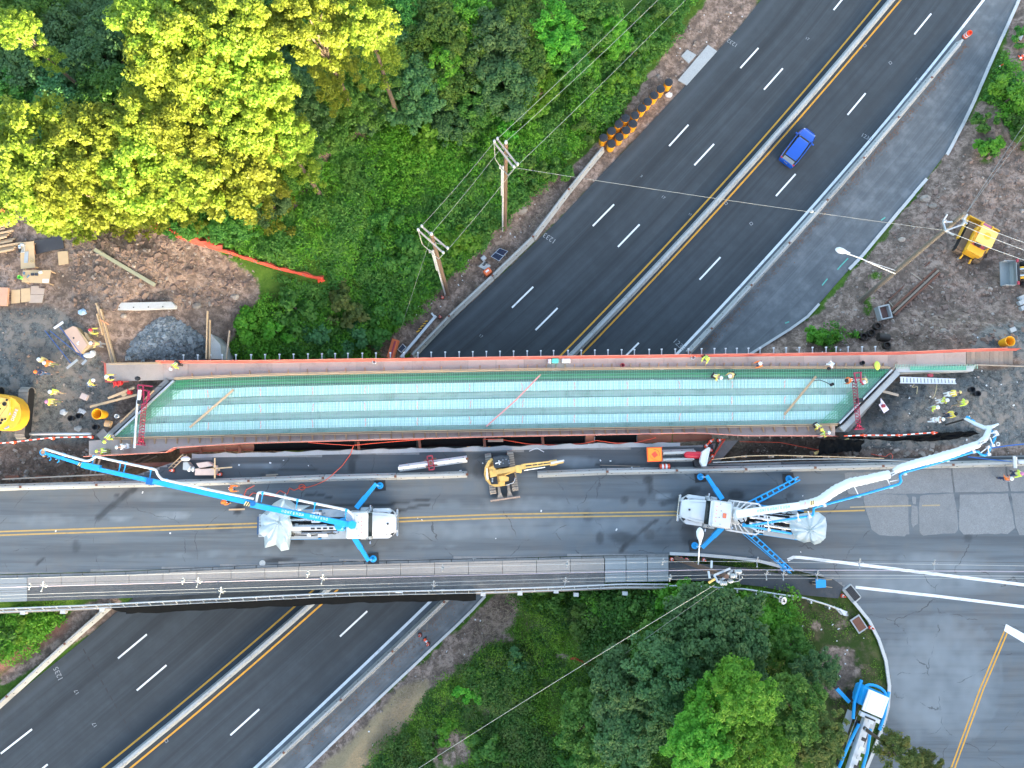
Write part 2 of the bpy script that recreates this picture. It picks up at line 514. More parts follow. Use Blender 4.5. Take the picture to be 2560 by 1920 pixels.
for pl_,w_ in(([(800,330),(740,430),(690,500),(620,560),(540,590)],9),([(830,370),(770,470),(720,540)],7),([(1000,260),(900,330),(830,380)],10)):
 dirt=np.maximum(dirt,.85*np.clip(1.5-dist_poly(pxs,pys,pl_,False)/w_,0,1))
for(qx,qy,rx,ry,k) in[(1250,1600,50,30,.6),(1340,1560,40,20,.5),(1400,1640,60,20,.5),(1200,1780,60,40,.5),(1450,1740,50,30,.55),(1380,1840,40,20,.5),(1560,1600,50,20,.5),(1640,1560,60,16,.6)]:
 dirt=np.maximum(dirt,k*np.exp(-(((pxs-qx)/rx)**2+((pys-qy)/ry)**2)))
dirt=np.clip(dirt-green,0,1)
red=soft([(-100,1730),(0,1690),(110,1610),(176,1565),(160,1530),(100,1560),(60,1590),(-100,1650)],1)
lawn=soft([(1940,1480),(2110,1490),(2150,1530),(2200,1640),(2225,1720),(2200,1850),(2100,1850),(2000,1640),(1930,1560)],3)
lawn=np.maximum(lawn,soft([(1680,1385),(2000,1400),(2000,1425),(1680,1412)],1))
TERR_MASK={'dirt':dirt,'gravel':grav,'dark':dark,'dry':dry,'red':red,'lawn':lawn}
me=bpy.data.meshes.new('ground')
vv=np.stack([GX,GY,TZ],-1).reshape(-1,3)
idx=np.arange(ny*nx).reshape(ny,nx)
ff=np.stack([idx[:-1,:-1],idx[:-1,1:],idx[1:,1:],idx[1:,:-1]],-1).reshape(-1,4)
me.vertices.add(len(vv));me.vertices.foreach_set('co',vv.ravel())
me.loops.add(ff.size);me.loops.foreach_set('vertex_index',ff.ravel())
me.polygons.add(len(ff));me.polygons.foreach_set('loop_start',np.arange(0,ff.size,4));me.polygons.foreach_set('loop_total',np.full(len(ff),4))
me.polygons.foreach_set('use_smooth',np.ones(len(ff),bool))
me.update(calc_edges=True)
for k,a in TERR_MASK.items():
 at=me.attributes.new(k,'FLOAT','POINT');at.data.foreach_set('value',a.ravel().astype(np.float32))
ground=bpy.data.objects.new('ground',me);COL.objects.link(ground);structure(ground)
m,nt,b=newmat('soil_and_turf')
co=coords(nt)
nbig=noise_t(nt,co,.12,5,.6);nmid=noise_t(nt,co,.9,6,.65,.3);nfin=noise_t(nt,co,5.5,5,.7);nsp=noise_t(nt,co,16,3,.7);ncl=noise_t(nt,co,2.3,5,.75,.6)
grass=mixc(nt,ramp(nt,nmid,.3,.7),(.035,.085,.012),(.085,.165,.022))
grass=mixc(nt,ramp(nt,nfin,.45,.75),grass,(.095,.17,.03))
grass=mixc(nt,mth(nt,'MULTIPLY',ramp(nt,nbig,.52,.68),.5),grass,(.11,.10,.05))
lawnc=mixc(nt,ramp(nt,nmid,.42,.66),(.035,.062,.014),(.10,.085,.05))
grass=mixc(nt,attr(nt,'lawn'),grass,lawnc)
soil=mixc(nt,ramp(nt,nmid,.3,.7),(.205,.142,.106),(.365,.272,.218))
soil=mixc(nt,ramp(nt,nfin,.5,.78),soil,(.42,.33,.275))
soil=mixc(nt,ramp(nt,nbig,.5,.7),soil,(.25,.195,.16))
soil=mixc(nt,ramp(nt,ncl,.54,.40),soil,(.155,.112,.088))
soil=mixc(nt,ramp(nt,ncl,.58,.72),soil,(.40,.32,.27))
soil=mixc(nt,ramp(nt,nsp,.64,.74),soil,(.45,.40,.37))
gravel=mixc(nt,nfin,(.05,.057,.057),(.19,.20,.195))
gravel=mixc(nt,ramp(nt,nsp,.55,.72),gravel,(.33,.34,.33))
gravel=mixc(nt,mth(nt,'MULTIPLY',ramp(nt,ncl,.52,.40),.8),gravel,(.045,.05,.05))
gravel=mixc(nt,mth(nt,'MULTIPLY',ramp(nt,ncl,.58,.70),.6),gravel,(.27,.285,.28))
gravel=mixc(nt,mth(nt,'MULTIPLY',ramp(nt,nmid,.46,.62),.75),gravel,(.27,.235,.20))
soil=mixc(nt,mth(nt,'MULTIPLY',ramp(nt,nmid,.60,.36),.6),soil,(.085,.068,.056))
edge=mth(nt,'MULTIPLY_ADD',mth(nt,'SUBTRACT',nmid,.5),1.1)
nt.links.new(attr(nt,'dirt'),edge.node.inputs[2])
c=mixc(nt,ramp(nt,edge,.32,.62),grass,soil)
e2=mth(nt,'MULTIPLY_ADD',mth(nt,'SUBTRACT',nmid,.5),.9);nt.links.new(attr(nt,'gravel'),e2.node.inputs[2])
c=mixc(nt,ramp(nt,e2,.3,.65),c,gravel)
straw=mixc(nt,nfin,(.22,.16,.09),(.42,.33,.20))
c=mixc(nt,ramp(nt,mth(nt,'ADD',attr(nt,'dry'),mth(nt,'MULTIPLY',mth(nt,'SUBTRACT',nmid,.5),.8)),.3,.7),c,straw)
c=mixc(nt,attr(nt,'red'),c,mixc(nt,nmid,(.20,.085,.06),(.30,.16,.12)))
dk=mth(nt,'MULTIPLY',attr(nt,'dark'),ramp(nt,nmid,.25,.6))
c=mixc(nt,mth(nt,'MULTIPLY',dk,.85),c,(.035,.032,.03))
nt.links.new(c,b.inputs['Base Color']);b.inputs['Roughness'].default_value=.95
b.inputs['Specular IOR Level'].default_value=.15
bump(nt,b,mth(nt,'ADD',nfin,mth(nt,'MULTIPLY',nmid,1.5)),.8,.12)
me.materials.append(m)
# ====== HIGHWAY
def asphalt(name,base,dirt_amt=.3,streak=True,warm=0.0):
 m,nt,b=newmat(name)
 co=coords(nt,'UV' if streak else 'Object')
 ob=coords(nt)
 nf=noise_t(nt,ob,30,3,.7);nm=noise_t(nt,ob,.7,5,.6);nb_=noise_t(nt,ob,.15,4,.6)
 c=mixc(nt,nf,[x*.82 for x in base],[x*1.22 for x in base])
 c=mixc(nt,mth(nt,'MULTIPLY',ramp(nt,nm,.4,.75),dirt_amt),c,[x*1.7+warm*k for x,k in zip(base,(.02,.014,.008))])
 c=mixc(nt,mth(nt,'MULTIPLY',ramp(nt,nb_,.45,.7),.4),c,[x*.7 for x in base])
 if streak:
  st=mapping(nt,co,(1,.012,1))
  s1=noise_t(nt,st,1.1,3,.55);s2=noise_t(nt,st,4.5,3,.5)
  c=mixc(nt,mth(nt,'MULTIPLY',ramp(nt,s1,.42,.72),.55),c,[x*.55 for x in base])
  c=mixc(nt,mth(nt,'MULTIPLY',ramp(nt,s2,.5,.75),.35),c,[x*1.45 for x in base])
 if streak and name.startswith('high'):
  sx=nt.nodes.new('ShaderNodeSeparateXYZ');nt.links.new(co,sx.inputs[0])
  for u0,w_,k in((4.3,.8,.5),(9.3,1.2,.22),(12.9,1.5,.32),(1.2,.7,-.25)):
   d_=mth(nt,'ABSOLUTE',mth(nt,'ADD',sx.outputs[0],mth(nt,'MULTIPLY_ADD',s1,.7)),None);d_.node.inputs[0].links[0].from_node.inputs[1].links[0].from_node.inputs[2].default_value=-u0-.35
   c=mixc(nt,mth(nt,'MULTIPLY',ramp(nt,d_,w_,0),abs(k)),c,[x*(.45 if k>0 else 2.0) for x in base])
 nt.links.new(c,b.inputs['Base Color']);b.inputs['Roughness'].default_value=.85
 b.inputs['Specular IOR Level'].default_value=.3
 bump(nt,b,nf,.25,.01)
 return m
def strip_mesh(name,left,right,z,m,n=120):
 L=interp_poly(left,n);R=interp_poly(right,n)
 me=bpy.data.meshes.new(name);vs=[];fs=[];k=13;uv=[]
 acc=0
 for i in range(n):
  if i:acc+=((L[i]+R[i])/2-(L[i-1]+R[i-1])/2).length
  w=(L[i]-R[i]).length
  for j in range(k):
   t=j/(k-1);q=L[i].lerp(R[i],t);vs.append((q.x,q.y,z));uv.append((t*w,acc))
 for i in range(n-1):
  for j in range(k-1):
   fs.append((i*k+j,(i+1)*k+j,(i+1)*k+j+1,i*k+j+1))
 me.from_pydata(vs,[],fs)
 u=me.uv_layers.new(name='UVMap')
 li=np.zeros(len(me.loops),int);me.loops.foreach_get('vertex_index',li)
 u.data.foreach_set('uv',np.array(uv)[li].ravel().astype(np.float32))
 me.materials.append(m)
 o=bpy.data.objects.new(name,me);COL.objects.link(o)
 return o
hwl=PL(ext(HW_LEFT,900,1200),0);kr=PL(ext(KERB,900,1200),0)
WHITE_R=[(2458,0),(2400,78),(2338,152),(2291,206),(2190,338),(2089,455),(1920,641),(1755,821),(1697,879),(1330,1240),(1093,1495),(967,1613),(855,1717),(634,1919)]
YEL_L=[(2202,0),(2083,141),(1949,301),(1817,439),(1700,573),(1627,663),(1511,786),(1398,883),(1060,1225),(735,1509),(575,1663),(389,1814),(255,1919)]
YEL_R=[(2251,0),(2142,131),(2052,233),(1930,375),(1820,500),(1708,621),(1569,757),(1455,882),(1125,1222),(805,1507),(657,1639),(447,1818),(330,1919)]
BAR_R=[(2400,103),(2324,198),(2244,297),(2159,398),(2065,503),(1972,610),(1876,715),(1776,823),(1717,882),(1640,965),(1330,1290),(1118,1503),(978,1626),(852,1747),(715,1878),(560,2015)]
def smooth_px(pts,ys=None,deg=3):
 """smooth hand-read pixel points into one even curve"""
 a=np.array(pts,float);f=np.polyfit(a[:,1],a[:,0],deg)
 ys=np.linspace(a[0,1],a[-1,1],28) if ys is None else np.asarray(ys,float)
 return[(float(np.polyval(f,y)),float(y)) for y in ys]
YEL_L=smooth_px(YEL_L);YEL_R=smooth_px(YEL_R,np.linspace(0,1919,28));WHITE_R=smooth_px(WHITE_R)
BAR_R=smooth_px(BAR_R,[q[1] for q in BAR_R])
hw=strip_mesh('highway',hwl,[p.lerp(q,.5) for p,q in zip(PL(ext(WHITE_R,900,1200),0),PL(ext(WHITE_R,900,1200),0))],.004,asphalt('highway_asphalt',(.045,.055,.063),.25))
# shoulder between the edge line and the barrier is one sheet with the ramp
ramp_o=strip_mesh('ramp',PL(ext(WHITE_R,900,1200),0),kr,.004,asphalt('ramp_asphalt',(.112,.126,.136),.7,warm=1.0))
structure(hw);structure(ramp_o)
yellow=mat('yellow_paint',(.62,.31,.03),.7,var=.1,scale=3,dirt=.45,dirtcol=(.25,.16,.06))
white=mat('white_road_paint',(.72,.74,.74),.7,var=.1,scale=3,dirt=.5,dirtcol=(.30,.32,.33))
faded=mat('worn_yellow_paint',(.42,.28,.09),.8,var=.25,scale=3,dirt=.5,dirtcol=(.16,.15,.13))
def marking(name,mb,m):
 o=mb.build(name,m);structure(o);return o
for pts in(YEL_L,YEL_R):
 marking('lane_marking',MB().ribbon(interp_poly(PL(ext(pts,400,400),.010),60),.17),yellow)
marking('lane_marking',MB().ribbon(interp_poly(PL(ext(WHITE_R,400,400),.012),60),.26),white)
DASH=[(1851,170,1896,120),(1673,365,1721,312),(1482,565,1535,511),(1280,769,1333,717),(2084,25,2106,-2),(1910,224,1957,171),(1736,413,1785,360),(1545,617,1599,561),(1339,825,1394,770),(295,1646,367,1586),(2,1884,80,1823),(342,1726,416,1663),(80,1942,119,1911),(2286,86,2328,34),(2119,287,2164,233),(1940,490,1989,435),(1749,699,1801,643),(1550,904,1597,857),(850,1591,918,1528),(576,1838,648,1773)]
for x0,y0,x1,y1 in DASH:
 marking('lane_dash',MB().ribbon([P(x0,y0,.010),P(x1,y1,.010)],.17),white)
 # dark seams rolled into the left carriageway
seam=mat('bitumen_seam',(.018,.020,.023),.6,var=.3,scale=2)
for off in((.38,.05),):
 pts=[P(a+(c-a)*.30,b_+(d-b_)*.30,.0085) for(a,b_),(c,d) in zip([(1844,74),(1700,229),(1511,428),(1280,662),(1045,873)],[(2083,141),(1949,301),(1700,573),(1511,786),(1398,883)])]
 marking('bitumen_seam',MB().ribbon(interp_poly(pts,30),.07),seam)
mb=MB()
for i in range(11):
 t=i/10.0
 x,y=208+112*t,1622+195*t
 mb.ribbon([P(x,y,.0085),P(x+6,y+12,.0085)],.10+.05*rnd.random())
marking('bitumen_seam',mb,seam)
# surveyors' spray marks
def text_obj(name,s,loc,size,rot,m,parent=None,kind='structure',extr=0.0,M=None,spacing=1.0):
 cu=bpy.data.curves.new(name,'FONT');cu.body=s;cu.size=size;cu.align_x='CENTER';cu.align_y='CENTER';cu.extrude=extr;cu.resolution_u=2
 cu.space_character=spacing
 ob=bpy.data.objects.new(name,cu);COL.objects.link(ob)
 dg=bpy.context.evaluated_depsgraph_get();dg.update()
 me=bpy.data.meshes.new_from_object(ob.evaluated_get(dg))
 bpy.data.objects.remove(ob);bpy.data.curves.remove(cu)
 me.materials.clear();me.materials.append(m)
 o=bpy.data.objects.new(name,me);COL.objects.link(o)
 o.location=loc
 o.rotation_euler=rot if isinstance(rot,tuple) else(0,0,rot)
 if M is not None:o.rotation_euler=M.to_euler()
 if parent:o.parent=parent
 if kind:o['kind']=kind
 return o
chalk=mat('spray_chalk',(.27,.29,.30),.9,var=.3,scale=6)
for s,x,y,r,sz in[('1232',1831,107,145,.62),('1233',1374,595,145,.75),('1235',146,1684,118,.7),('1232',2166,343,-30,.6),('1233',1698,862,-45,.75),('1234',2297,203,-38,.5),('17',2018,97,-30,.42),('17',1002+200,840,-38,.4),('17',192,1730,125,.5),('17',237,1812,125,.5),('17',1658,493,-40,.4),('E',1604,440,140,.35),('17',1725,536,-35,.35)]:
 text_obj('spray_number',s,P(x,y,.013),sz,math.radians(r),chalk)
for x,y in[(2226,157),(1878,559),(2162,114),(1815,508),(416,1852)]:
 mb=MB();p=P(x,y,.013)
 for a in range(4):
  c_,s_=math.cos(a*math.pi/2+.6),math.sin(a*math.pi/2+.6)
  mb.ribbon([p+Vector((c_-s_,s_+c_,0))*.13,p+Vector((c_+s_,s_-c_,0))*.13],.05)
 marking('spray_mark',mb,chalk)
teal=mat('teal_spray',(.12,.42,.34),.9,var=.3,scale=6)
for x,y,l,r in[(2208,547,.55,35),(2112,654,1.0,45),(2099,668,.7,48),(2062,705,.9,50),(1968,806,.45,20)]:
 p=P(x,y,.013);d=Vector((math.cos(math.radians(r)),math.sin(math.radians(r)),0))*l/2
 marking('spray_mark',MB().ribbon([p-d,p+d],.12),teal)
 # ---------------- kerb of the ramp, in its cast lengths
conc=mat('weathered_concrete',(.37,.395,.40),.85,var=.14,scale=1.2,dirt=.45,dirtcol=(.20,.19,.175),bmp=.2,fine=.18)
conc_l=mat('pale_concrete',(.52,.53,.52),.85,var=.10,scale=1.5,dirt=.35,dirtcol=(.28,.27,.25),bmp=.15,fine=.12)
conc_d=mat('stained_concrete',(.22,.22,.215),.9,var=.25,scale=1.4,dirt=.7,dirtcol=(.09,.09,.085),bmp=.25,fine=.2)
kb=thing('kerb',P(2271,500,0),'pale broken concrete kerb along the grey closed ramp lane beside the earthworks','kerb')
def kerb_run(pts,parent,seg,w=.16,h=.14,m=conc_l,jit=.015,z=0.0):
 L=interp_poly(pts,max(2,int(sum((pts[i+1]-pts[i]).length for i in range(len(pts)-1))/seg)+1))
 for a,b in zip(L[:-1],L[1:]):
  d=(b-a).normalized();n=Vector((-d.y,d.x,0))
  j=n*rnd.uniform(-jit,jit)
  MB().beam(a+j+d*.01+Vector((0,0,h/2)),b+j-d*.01+Vector((0,0,h/2)),w,h).build('kerb_stone',m,parent,rel=True)
for run in([(2560,-30),(2547,0),(2524,50),(2478,152),(2419,288),(2380,362),(2366,388)],[(2316,448),(2271,500),(2155,640),(2122,674)],[(2047,760),(2030,783),(1992,812),(1920,857),(1860,895)],[(1213,1490),(1161,1546),(1068,1632),(982,1713),(928,1764),(850,1840),(740,1945)]):
 kerb_run(PL(run,0),kb,1.9,w=.30 if run[0][0]>2300 else .24)
 # ====== OLD BRIDGE ROAD
def lerp_y(pts,x):
 return float(np.interp(x,[p[0] for p in pts],[p[1] for p in pts]))
steel_g=mat('galvanised_steel',(.55,.57,.58),.45,.6,var=.08,scale=3)
steel_d=mat('dark_steel',(.05,.05,.055),.55,.5,var=.2,scale=5)
rust=mat('rusty_steel',(.16,.07,.045),.85,.1,var=.3,scale=3,dirt=.4,dirtcol=(.07,.04,.03))
wood=mat('pale_timber',(.50,.36,.22),.8,var=.16,scale=2.5,stretch=(1,1,1),dirt=.25,dirtcol=(.25,.16,.09),objrand=.18,fine=.12)
wood_g=mat('grey_timber',(.33,.27,.21),.85,var=.2,scale=2.5,dirt=.35,dirtcol=(.15,.12,.10),objrand=.2,fine=.15)
ply=mat('weathered_plywood',(.47,.395,.34),.8,var=.16,scale=1.6,dirt=.30,dirtcol=(.17,.12,.10),objrand=.10,fine=.10)
orange=mat('orange_mesh',(.80,.17,.09),.7,var=.1,scale=3)
black_f=mat('black_fabric',(.007,.008,.009),.95,var=.3,scale=3,spec=.05)
NORTH=[(-700,1232),(-60,1224),(60,1216),(250,1209),(292,1204),(405,1165),(462,1146),(520,1143),(640,1141),(930,1133),(1240,1126),(1480,1119),(1640,1117),(1745,1113),(1790,1108),(1772,1160),(1860,1158),(2100,1151),(2560,1138),(3200,1120)]
SOUTH=[(3200,2300),(2150,2300),(2160,1930),(2190,1857),(2213,1799),(2221,1755),(2223,1709),(2209,1628),(2182,1569),(2135,1505),(2118,1478),(2085,1450),(1960,1418),(1855,1396),(1700,1388),(1511,1389),(1240,1395),(850,1404),(640,1413),(300,1428),(0,1436),(-700,1456)]
RN=[tuple(P(a,b,ZD))[:2] for a,b in NORTH];RS=[tuple(P(a,b,ZD))[:2] for a,b in SOUTH]
ROAD=RN+RS
# fine grid clipped to the outline carries the stain masks; a slab below gives it thickness
xs=np.arange(-70,72,.22);ys=np.arange(-42,2.2,.22)
RX,RY=np.meshgrid(xs,ys)
inr=in_poly(RX,RY,ROAD)
old=thing('old_bridge',P(800,1300,ZD-1.5),'old asphalt overpass carrying the two pump trucks over the highway','bridge')
rpx,rpy=proj(RX,RY,np.full(RX.shape,ZD))
def gauss_blobs(lst):
 a=np.zeros(RX.shape)
 for qx,qy,rx,ry,r,k in lst:
  c_,s_=math.cos(math.radians(r)),math.sin(math.radians(r))
  u=((rpx-qx)*c_+(rpy-qy)*s_)/rx;v=(-(rpx-qx)*s_+(rpy-qy)*c_)/ry
  d=np.hypot(u,v)
  a=np.maximum(a,k*np.clip((1.25-d)/.5,0,1))
 return a
nz=np.zeros(RX.shape);nz[inr]=hnoise(RX[inr],RY[inr],.55,4.0)*.6+hnoise(RX[inr],RY[inr],1.6,1.0)*.4
def strokes(lst):
 a=np.zeros(RX.shape)
 for pts,w,k in lst:
  d=dist_poly(rpx,rpy,pts,False)
  a=np.maximum(a,k*np.clip((w*1.3-d+nz*w*.9)/(w*.6),0,1))
 return a
wet=gauss_blobs([(1620,1200,13,12,0,.9),(1624,1220,7,16,0,.8),(1560,1250,10,8,0,.6),(1605,1255,10,10,0,.6),(1840,1238,22,13,0,.9),(1905,1246,20,10,5,.8),(1975,1240,9,9,0,.6),(1500,1345,9,16,0,.6),(1560,1345,40,15,8,.65),(1625,1338,14,15,0,.6),(1720,1335,22,26,0,.7),(1470,1290,12,18,0,.45),(2290,1215,30,14,0,.8),(2310,1203,16,6,-20,.7),(740,1350,20,12,20,.8),(700,1400,40,7,-5,.9),(600,1265,14,8,-40,.8),(595,1280,10,7,0,.8),(292,1240,7,4,0,.8),(100,1404,16,4,-40,.8),(190,1366,10,16,0,.5),(560,1320,20,10,0,.35),(880,1165,9,24,0,.9),(884,1140,14,10,0,.8),(1200,1175,18,22,0,.8),(1240,1140,60,8,0,.7),(1560,1162,60,6,0,.7),(2420,1345,10,10,0,.5),(1830,1250,60,25,0,.25),(1670,1345,60,30,0,.3),(2150,1100,40,8,0,.5)])
wet=np.maximum(wet,strokes([([(700,1258),(760,1258),(870,1262),(960,1262),(1070,1248)],3,.9),([(990,1280),(1040,1266),(1072,1262)],3.4,.9),([(765,1238),(790,1234),(830,1246)],3,.9),([(650,1188),(700,1176),(790,1172)],2.5,.8),([(1490,1160),(1530,1157),(1560,1162),(1620,1160)],4,.9),([(340,1218),(290,1258),(245,1293)],7,.75),([(1745,1222),(1690,1248),(1660,1260)],9,.7),([(1640,1300),(1590,1340),(1560,1366),(1553,1380)],5,.8),([(1690,1290),(1640,1330)],1.4,.5)]))
wet=np.clip(wet+nz*.5*(wet>.05),0,1)
pale=gauss_blobs([(430,1288,40,10,0,.9),(300,1296,26,6,0,.7),(1660,1240,20,7,0,.8),(1385,1258,20,6,0,.4),(120,1300,80,14,0,.4),(1500,1252,40,5,0,.4),(380,1240,60,12,0,.3),(1300,1320,300,20,-2,.30),(2300,1440,200,50,0,.6),(2350,1700,130,140,0,.7),(700,1378,400,8,-2,.25),(1740,1185,60,8,0,.5),(1440,1155,60,14,0,.5),(640,1165,60,6,0,.4),(1300,1260,200,16,0,.25)])
pale=np.clip(pale+nz*.7*(pale>.03),0,1)
# closed north lane is older and darker
lane=np.where(rpy<np.interp(rpx,[-100,250,625,1170,1690,2200,2560],[1224,1214,1202,1186,1176,1165,1157]),1.0,0.0)
ruts=np.clip(np.exp(-((rpy-np.interp(rpx,[0,1280,2560],[1385,1362,1340]))/16)**2)+np.exp(-((rpy-np.interp(rpx,[0,1280,2560],[1268,1240,1215]))/14)**2),0,1)
keep=inr[:-1,:-1]&inr[:-1,1:]&inr[1:,1:]&inr[1:,:-1]
nid=-np.ones(RX.shape,int);used=np.zeros(RX.shape,bool)
for a,b_ in((slice(0,-1),slice(0,-1)),(slice(0,-1),slice(1,None)),(slice(1,None),slice(1,None)),(slice(1,None),slice(0,-1))):
 used[a,b_]|=keep
nid[used]=np.arange(used.sum())
fc=np.stack([nid[:-1,:-1][keep],nid[:-1,1:][keep],nid[1:,1:][keep],nid[1:,:-1][keep]],-1)
me=bpy.data.meshes.new('road_surface')
vv=np.stack([RX[used],RY[used],np.full(used.sum(),ZD)],-1)
me.vertices.add(len(vv));me.vertices.foreach_set('co',vv.ravel())
me.loops.add(fc.size);me.loops.foreach_set('vertex_index',fc.ravel())
me.polygons.add(len(fc));me.polygons.foreach_set('loop_start',np.arange(0,fc.size,4));me.polygons.foreach_set('loop_total',np.full(len(fc),4))
me.update(calc_edges=True)
for k,a in(('wet',wet),('pale',pale),('lane',lane),('ruts',ruts)):
 at=me.attributes.new(k,'FLOAT','POINT');at.data.foreach_set('value',a[used].astype(np.float32))
m,nt,b=newmat('patched_asphalt')
co=coords(nt)
nf=noise_t(nt,co,26,3,.7);nm=noise_t(nt,co,.55,6,.65,.4);nb_=noise_t(nt,co,.16,4,.6)
st=noise_t(nt,mapping(nt,co,(.06,1.3,1),(0,0,math.radians(-1.5))),1.4,4,.6)
base=(.120,.141,.158)
c=mixc(nt,nf,[x*.78 for x in base],[x*1.25 for x in base])
c=mixc(nt,mth(nt,'MULTIPLY',ramp(nt,nm,.42,.7),.55),c,(.15,.155,.155))
c=mixc(nt,mth(nt,'MULTIPLY',ramp(nt,st,.4,.7),.45),c,(.055,.063,.071))
c=mixc(nt,mth(nt,'MULTIPLY',ramp(nt,nb_,.52,.72),.35),c,(.15,.125,.105))
c=mixc(nt,mth(nt,'MULTIPLY',attr(nt,'ruts'),.35),c,(.055,.062,.07))
c=mixc(nt,mth(nt,'MULTIPLY',attr(nt,'lane'),.6),c,(.045,.049,.052))
c=mixc(nt,mth(nt,'MULTIPLY',attr(nt,'pale'),.9),c,(.20,.23,.25))
c=mixc(nt,mth(nt,'MULTIPLY',attr(nt,'wet'),.95),c,(.03,.033,.036))
# hairline cracks
vor=nt.nodes.new('ShaderNodeTexVoronoi');vor.feature='DISTANCE_TO_EDGE';vor.inputs['Scale'].default_value=.16
wv=nt.nodes.new('ShaderNodeVectorMath');wv.operation='ADD'
nn=nt.nodes.new('ShaderNodeTexNoise');nn.inputs['Scale'].default_value=.8;nn.inputs['Detail'].default_value=4
nt.links.new(co,nn.inputs['Vector']);nt.links.new(co,wv.inputs[0]);nt.links.new(nn.outputs['Color'],wv.inputs[1]);nt.links.new(wv.outputs[0],vor.inputs['Vector'])
cr=mth(nt,'LESS_THAN',vor.outputs['Distance'],.0045)
c=mixc(nt,mth(nt,'MULTIPLY',mth(nt,'MULTIPLY',cr,ramp(nt,nm,.45,.6)),.6),c,(.03,.033,.036))
nt.links.new(c,b.inputs['Base Color'])
nt.links.new(mth(nt,'MULTIPLY_ADD',attr(nt,'wet'),-.25),b.inputs['Roughness']);b.inputs['Roughness'].links[0].from_node.inputs[2].default_value=.85
b.inputs['Specular IOR Level'].default_value=.3
bump(nt,b,nf,.3,.01)
me.materials.append(m)
ro=bpy.data.objects.new('road_surface',me);COL.objects.link(ro);ro.parent=old
ro.location=-old.location
MB().prism(RN+RS,ZD-.30,ZD-.012).build('deck_slab',conc_d,old,rel=True)
# longitudinal girders under the old span
for t in np.linspace(.04,.96,6):
 a=P(300,1150+t*330,ZD-.9);b_=P(1600,1125+t*300,ZD-.9)
 MB().beam(a,b_,.35,1.1).build('girder',rust,old,rel=True)
 # double yellow centre line
for dy in(0,9):
 pts=[(-500,1350+dy),(0,1329+dy),(640,1308.5+dy),(1000,1295+dy),(1240,1286+dy),(1700,1279+dy),(2030,1267+dy if dy else 1267)]
 if dy:pts[-1]=(2162,1276)
 marking('lane_marking',MB().ribbon(interp_poly([P(x,y,ZD+.006) for x,y in pts],40),.13),faded)
for a,b_,w in(((2125,1268),(2278,1264),.12),((2305,1264),(2350,1263),.12)):
 marking('lane_marking',MB().ribbon([P(*a,ZD+.020),P(*b_,ZD+.020)],w),mat('ghost_yellow',(.33,.27,.17),.9,var=.3))
 # white intersection lines
marking('lane_marking',MB().ribbon(interp_poly([P(x,y,ZD+.006) for x,y in[(1969,1400),(1979,1393),(1996,1393),(2120,1408),(2330,1434),(2560,1462),(2800,1492)]],50),.26),white)
marking('lane_marking',MB().ribbon(interp_poly([P(x,y,ZD+.006) for x,y in[(2139,1468),(2340,1490),(2560,1517),(2800,1548)]],30),.24),white)
marking('stop_line',MB().sheet([P(2515,1560,ZD+.008),P(2510,1577,ZD+.008),P(2700,1692,ZD+.008),P(2700,1660,ZD+.008)][::-1]),white)
for dx in(0,9):
 marking('lane_marking',MB().ribbon([P(2511+dx,1578,ZD+.006),P(2450+dx,1722,ZD+.006),P(2381+dx,1912,ZD+.006),P(2345+dx,2010,ZD+.006)],.12),yellow)
 # worn concrete slabs of the old carriageway at the right end
slab_m=mat('worn_slab_concrete',(.215,.225,.23),.9,var=.2,scale=1.2,dirt=.45,dirtcol=(.13,.14,.145),bmp=.3,fine=.28,objrand=.06)
SLABS=[[(2112,1182),(2377,1172),(2384,1232),(2128,1236),(2120,1230)],[(2382,1171),(2512,1166),(2522,1229),(2388,1231)],[(2516,1166),(2720,1158),(2725,1226),(2527,1229)],[(2160,1238),(2172,1236),(2264,1236),(2270,1245),(2272,1335),(2260,1340),(2198,1339),(2178,1322),(2170,1290),(2160,1262)],[(2300,1240),(2312,1236),(2384,1235),(2391,1262),(2396,1325),(2388,1332),(2310,1340),(2299,1332),(2297,1280)],[(2400,1236),(2518,1233),(2528,1270),(2537,1320),(2520,1334),(2410,1336),(2397,1325)],[(2528,1233),(2720,1228),(2725,1336),(2548,1338),(2540,1320)],[(2280,1240),(2290,1242),(2288,1262),(2280,1258)],[(2280,1264),(2294,1266),(2294,1310),(2282,1318),(2278,1300)]]
for poly in SLABS:
 q=[P(x,y,ZD) for x,y in poly]
 r=[]
 for i in range(len(q)):
  a,b_=q[i],q[(i+1)%len(q)]
  k=max(2,int((b_-a).length/.5))
  for j in range(k):
   t=j/k;r.append(tuple(a.lerp(b_,t)+Vector((rnd.uniform(-.05,.05),rnd.uniform(-.05,.05),0)))[:2])
 MB().prism(r,ZD-.01,ZD+.014).build('concrete_slab',slab_m,old,rel=True)
 # south footway of the old bridge: rough joint strip, tan slabs, dark walkway, railing and netting
SKERB=[(-500,1454),(0,1437),(300,1429),(640,1413),(850,1405),(1240,1396),(1511,1390),(1672,1387)]
def offs(c):return[(x,y+c(x)) for x,y in SKERB]
def band(c0,c1,x0,x1,n,z,h,name,m,gap=0.02):
 for i in range(n):
  a,b_=x0+(x1-x0)*i/n,x0+(x1-x0)*(i+1)/n
  y=lambda x,c:lerp_y(SKERB,x)+c(x)
  g=gap/.035
  q=[P(a+g,y(a,c0),z),P(b_-g,y(b_,c0),z),P(b_-g,y(b_,c1),z),P(a+g,y(a,c1),z)]
  MB().prism([tuple(p)[:2] for p in q],z-h,z).build(name,m,old,rel=True)
f0=lambda x:1.0;f1=lambda x:np.interp(x,[0,1500],[9,6]);f2=lambda x:np.interp(x,[0,1500],[29,40]);f3=lambda x:np.interp(x,[0,700,1500],[68,66,82])
